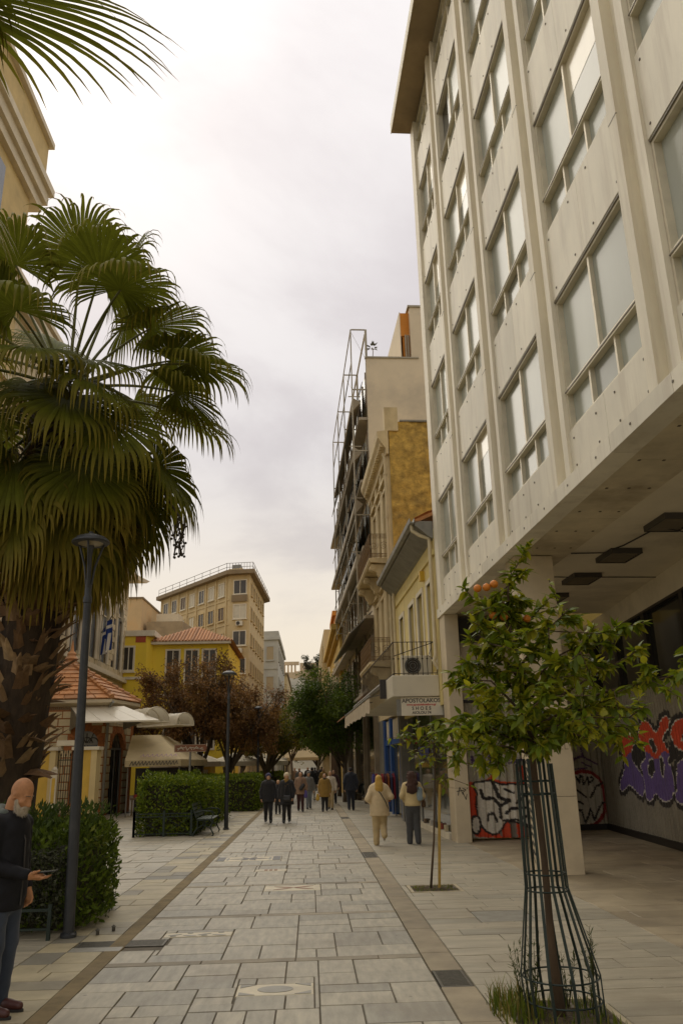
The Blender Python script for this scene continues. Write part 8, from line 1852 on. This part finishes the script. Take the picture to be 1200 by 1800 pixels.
# ------------------------------------------------------------------ the bald bearded man with a phone (near left)
def near_man():
    Hm = 1.80; loc = (-2.57, 7.42, 0); rz = R(-108)
    sk = mat('man skin', (0.40, 0.20, 0.105), 0.6, var=0.16, vscale=22, spec=0.3, bump=0.05, bscale=90)
    Rt = np.array(Euler((R(-24), 0, 0)).to_matrix())       # head pitched down
    hb = np.array((0.0, 0.03, 1.555))                        # base of skull
    T = lambda p: tuple(hb + Rt @ np.array(p))
    B = [ellp(T((0, -0.005, 0.155)), (0.078, 0.098, 0.105), Rt), ellp(T((0, 0.035, 0.085)), (0.064, 0.075, 0.075), Rt), ellp(T((0, 0.06, 0.02)), (0.045, 0.042, 0.035), Rt)]
    B += [cap(T((0, 0.093, 0.128)), T((0, 0.122, 0.075)), 0.010, 0.0155), ellp(T((-0.013, 0.108, 0.070)), (0.010, 0.012, 0.009), Rt), ellp(T((0.013, 0.108, 0.070)), (0.010, 0.012, 0.009), Rt)]
    for s in (-1, 1):
        B += [cap(T((s * 0.012, 0.096, 0.143)), T((s * 0.048, 0.080, 0.140)), 0.011, 0.009), ('-', T((s * 0.032, 0.108, 0.118)), T((s * 0.036, 0.106, 0.118)), 0.016, 0.016, 1.0), ellp(T((s * 0.033, 0.082, 0.117)), (0.014, 0.013, 0.012), Rt), cap(T((s * 0.022, 0.094, 0.112)), T((s * 0.046, 0.088, 0.112)), 0.005, 0.005), ellp(T((s * 0.050, 0.065, 0.085)), (0.024, 0.024, 0.022), Rt)]
        B += [ellp(T((s * 0.079, -0.005, 0.105)), (0.010, 0.020, 0.032), Rt), ('-', T((s * 0.090, 0.002, 0.108)), T((s * 0.092, 0.0, 0.095)), 0.010, 0.008, 1.0)]
    B += [cap(T((-0.020, 0.099, 0.036)), T((0.020, 0.099, 0.036)), 0.008, 0.008)]
    B += [cap((0, -0.03, 1.44), tuple(hb + np.array((0, -0.01, 0.06))), 0.062, 0.060), cap((-0.13, -0.02, 1.42), (0.13, -0.02, 1.42), 0.075, 0.075), cap((0, 0, 1.36), (0, 0, 0.98), 0.14, 0.14, 0.75), cap((-0.06, 0, 0.95), (0.06, 0, 0.95), 0.11, 0.11)]
    elR, wrR = (0.235, 0.02, 1.12), (0.10, 0.31, 1.035); elL, wrL = (-0.25, -0.04, 1.13), (-0.235, 0.06, 0.90)
    for s, el, wr in ((0.2, elR, wrR), (-0.2, elL, wrL)): B += [cap((s, -0.02, 1.43), el, 0.055, 0.043), cap(el, wr, 0.042, 0.029)]
    # right hand, palm up, fingers closing over the phone
    w = np.array(wrR); d = np.array((-0.18, 0.95, 0.02)); d /= np.linalg.norm(d); up = np.array((0, 0, -1.0)); lat = np.cross(d, up)
    Q = lambda a, b, c: tuple(w + a * d + b * lat + c * np.array((0, 0, 1.0)))
    B += [cap(Q(0, 0, 0), Q(0.085, 0, -0.006), 0.030, 0.031, 1.0), cap(Q(0.03, 0.022, 0), Q(0.09, 0.032, -0.004), 0.020, 0.016), cap(Q(0.03, -0.022, 0), Q(0.088, -0.032, -0.004), 0.020, 0.016)]
    for b, l in ((0.036, 0.072), (0.013, 0.082), (-0.011, 0.078), (-0.034, 0.062)):
        B += [cap(Q(0.09, b, -0.006), Q(0.09 + l * 0.55, b * 1.05, -0.016), 0.0105, 0.0095), cap(Q(0.09 + l * 0.55, b * 1.05, -0.016), Q(0.09 + l, b * 1.08, -0.002), 0.0095, 0.008)]
    B += [cap(Q(0.02, -0.03, 0.006), Q(0.055, -0.052, 0.028), 0.016, 0.013), cap(Q(0.055, -0.052, 0.028), Q(0.095, -0.034, 0.040), 0.012, 0.0095)]
    hand(wrL, (0.1, 0.25, -1.0), (-1, 0, 0.0), 1.05, B, 0.5, -1)
    lg = (((-0.095, 0.02, 0.51), (-0.10, -0.02, 0.075)), ((0.095, 0.03, 0.51), (0.105, 0.02, 0.075)))
    for (kn, an), s in zip(lg, (-1, 1)): B += [cap((s * 0.09, 0, 0.93), kn, 0.092, 0.06), cap(kn, an, 0.058, 0.04), cap(an, (an[0], an[1] + 0.13, 0.045), 0.035, 0.03)]
    po = sdf_obj('person', B, sk, None, loc, rz, h=0.0085, k=0.012, rel=1, label='bald man with white beard in a dark jacket and jeans looking down at his phone', cat='person')
    brd = mat('white beard', (0.42, 0.37, 0.31), 0.9, var=0.3, vscale=60, stretch=(1, 1, 0.2), bump=0.8, bscale=150)
    G = [cap(T((-0.062, 0.03, 0.075)), T((-0.045, 0.06, 0.02)), 0.020, 0.026), cap(T((0.062, 0.03, 0.075)), T((0.045, 0.06, 0.02)), 0.020, 0.026), cap(T((-0.045, 0.06, 0.02)), T((0, 0.085, 0.005)), 0.026, 0.03), cap(T((0.045, 0.06, 0.02)), T((0, 0.085, 0.005)), 0.026, 0.03), cap(T((0, 0.075, 0.005)), T((0, 0.07, -0.085)), 0.043, 0.018), cap(T((-0.02, 0.07, 0.0)), T((-0.008, 0.068, -0.07)), 0.036, 0.016), cap(T((0.02, 0.07, 0.0)), T((0.008, 0.068, -0.07)), 0.036, 0.016), cap(T((-0.030, 0.098, 0.046)), T((0, 0.108, 0.056)), 0.009, 0.010), cap(T((0.030, 0.098, 0.046)), T((0, 0.108, 0.056)), 0.009, 0.010), cap(T((-0.046, 0.085, 0.03)), T((-0.030, 0.098, 0.046)), 0.012, 0.009), cap(T((0.046, 0.085, 0.03)), T((0.030, 0.098, 0.046)), 0.012, 0.009)]
    sdf_obj('beard', G, brd, po, h=0.007, k=0.012, wob=0.003, wseed=8, rel=1)
    bv, bq = sdf_mesh('b', G, h=0.009, k=0.012, wob=0.003, wseed=8, rel=1)
    rb = random.Random(4); sm = MB(); cen_ = bv.mean(0)
    for q in range(1500):
        p = Vector(bv[rb.randrange(len(bv))]); o_ = (p - Vector(cen_)).normalized(); d_ = (o_ * 0.5 + Vector((rb.gauss(0, .35), rb.gauss(0, .35), -1.0))).normalized(); ln = rb.uniform(0.010, 0.028); s_ = d_.cross(o_).normalized() * 0.0011
        sm.add([p - s_, p + s_, p + d_ * ln + o_ * 0.004], [(0, 1, 2)])
    sm.build('beard_hair', mat('beard hair', (0.46, 0.41, 0.35), 0.8), po, kind='stuff')
    for s in (-1, 1): sdf_obj('eyebrow', [cap(T((s * 0.016, 0.105, 0.147)), T((s * 0.05, 0.087, 0.145)), 0.0055, 0.004)], cloth('grey brow', (0.12, 0.09, 0.065)), po, h=0.004, k=0.004, rel=1)
    jk = mat('dark navy shell jacket', (0.007, 0.0075, 0.011), 0.65, var=0.2, vscale=5, bump=0.2, bscale=25, spec=0.25)
    J = [cap((-0.155, -0.02, 1.41), (0.155, -0.02, 1.41), 0.095, 0.095), cap((0, -0.01, 1.36), (0, 0.0, 0.92), 0.20, 0.205, 0.82), cap((0, 0, 0.95), (0, 0, 0.80), 0.195, 0.19, 0.82)]
    for s, el, wr in ((0.2, elR, wrR), (-0.2, elL, wrL)): J += [cap((s, -0.02, 1.42), el, 0.082, 0.070), cap(el, tuple(np.array(el) * 0.1 + np.array(wr) * 0.9), 0.068, 0.046)]
    J += [cap((-0.08, 0.035, 1.47), (0.0, 0.085, 1.43), 0.035, 0.03), cap((0.08, 0.035, 1.47), (0.0, 0.085, 1.43), 0.035, 0.03)]
    ja = sdf_obj('jacket', J, jk, po, h=0.011, k=0.03, wob=0.005, wseed=3, cut=[((0, 0, 0.76), (0, 0, -1))])
    MB().tube([(0.0, 0.112, 1.42), (0.003, 0.168, 1.3), (0.0, 0.172, 1.1), (0, 0.17, 0.8)], 0.007, 5).build('zip', M_blackfr, ja)
    hd = cloth('teal grey hood', (0.085, 0.105, 0.10)); HD = [cap((-0.085, -0.01, 1.51), (-0.06, -0.09, 1.52), 0.038, 0.045), cap((0.085, -0.01, 1.51), (0.06, -0.09, 1.52), 0.038, 0.045), cap((-0.06, -0.09, 1.52), (0.06, -0.09, 1.52), 0.05, 0.05), cap((0, -0.11, 1.52), (0, -0.15, 1.40), 0.075, 0.05), cap((-0.085, -0.01, 1.51), (-0.05, 0.06, 1.46), 0.035, 0.025), cap((0.085, -0.01, 1.51), (0.05, 0.06, 1.46), 0.035, 0.025)]
    sdf_obj('hood', HD, hd, po, h=0.010, k=0.02, wob=0.003, wseed=2)
    TR = [cap((0, 0, 0.98), (0, 0, 0.86), 0.165, 0.165, 0.8)]
    for (kn, an), s in zip(lg, (-1, 1)): TR += [cap((s * 0.085, 0, 0.88), kn, 0.105, 0.076), cap(kn, (an[0], an[1], 0.06), 0.074, 0.062)]
    sdf_obj('jeans', TR, M_jeans, po, h=0.012, k=0.025, wob=0.004, wseed=6)
    for (kn, an), s in zip(lg, (-1, 1)):
        sdf_obj('shoe', [cap((an[0], an[1] - 0.03, 0.055), (an[0], an[1] + 0.10, 0.048), 0.045, 0.042), cap((an[0], an[1] + 0.08, 0.046), (an[0] * 1.06, an[1] + 0.185, 0.04), 0.044, 0.036)], mat('oxblood leather', (0.06, 0.018, 0.015), 0.45, var=0.2, vscale=10), po, h=0.009, k=0.012, cut=[((0, 0, 0.012), (0, 0, -1))])
        MB().extr([(an[0] + 0.05 * math.cos(t), an[1] + 0.08 + 0.155 * math.sin(t), 0.0) for t in [2 * math.pi * i / 20 for i in range(20)]], (0, 0, 0.02)).build('sole', M_rub, po)
    ph = empty('phone', (0, 0, 0), 0, label='dark smartphone held flat in the bald man\'s hand', cat='phone')
    c = Vector(Q(0.135, 0.0, 0.030)); Mz = Matrix.Rotation(rz, 3, 'Z'); ph.location = Mz @ c + Vector(loc); ph.rotation_euler = (R(4), 0, rz + math.atan2(0.18, 0.95) )
    MB().cbox(-0.038, 0.038, -0.075, 0.085, -0.004, 0.004, 0.003).build('body', M_bkb, ph); MB().box(-0.034, 0.034, -0.070, 0.080, 0.0042, 0.0048).build('screen', mat('phone glass', (0.22, 0.22, 0.23), 0.08), ph)
near_man()
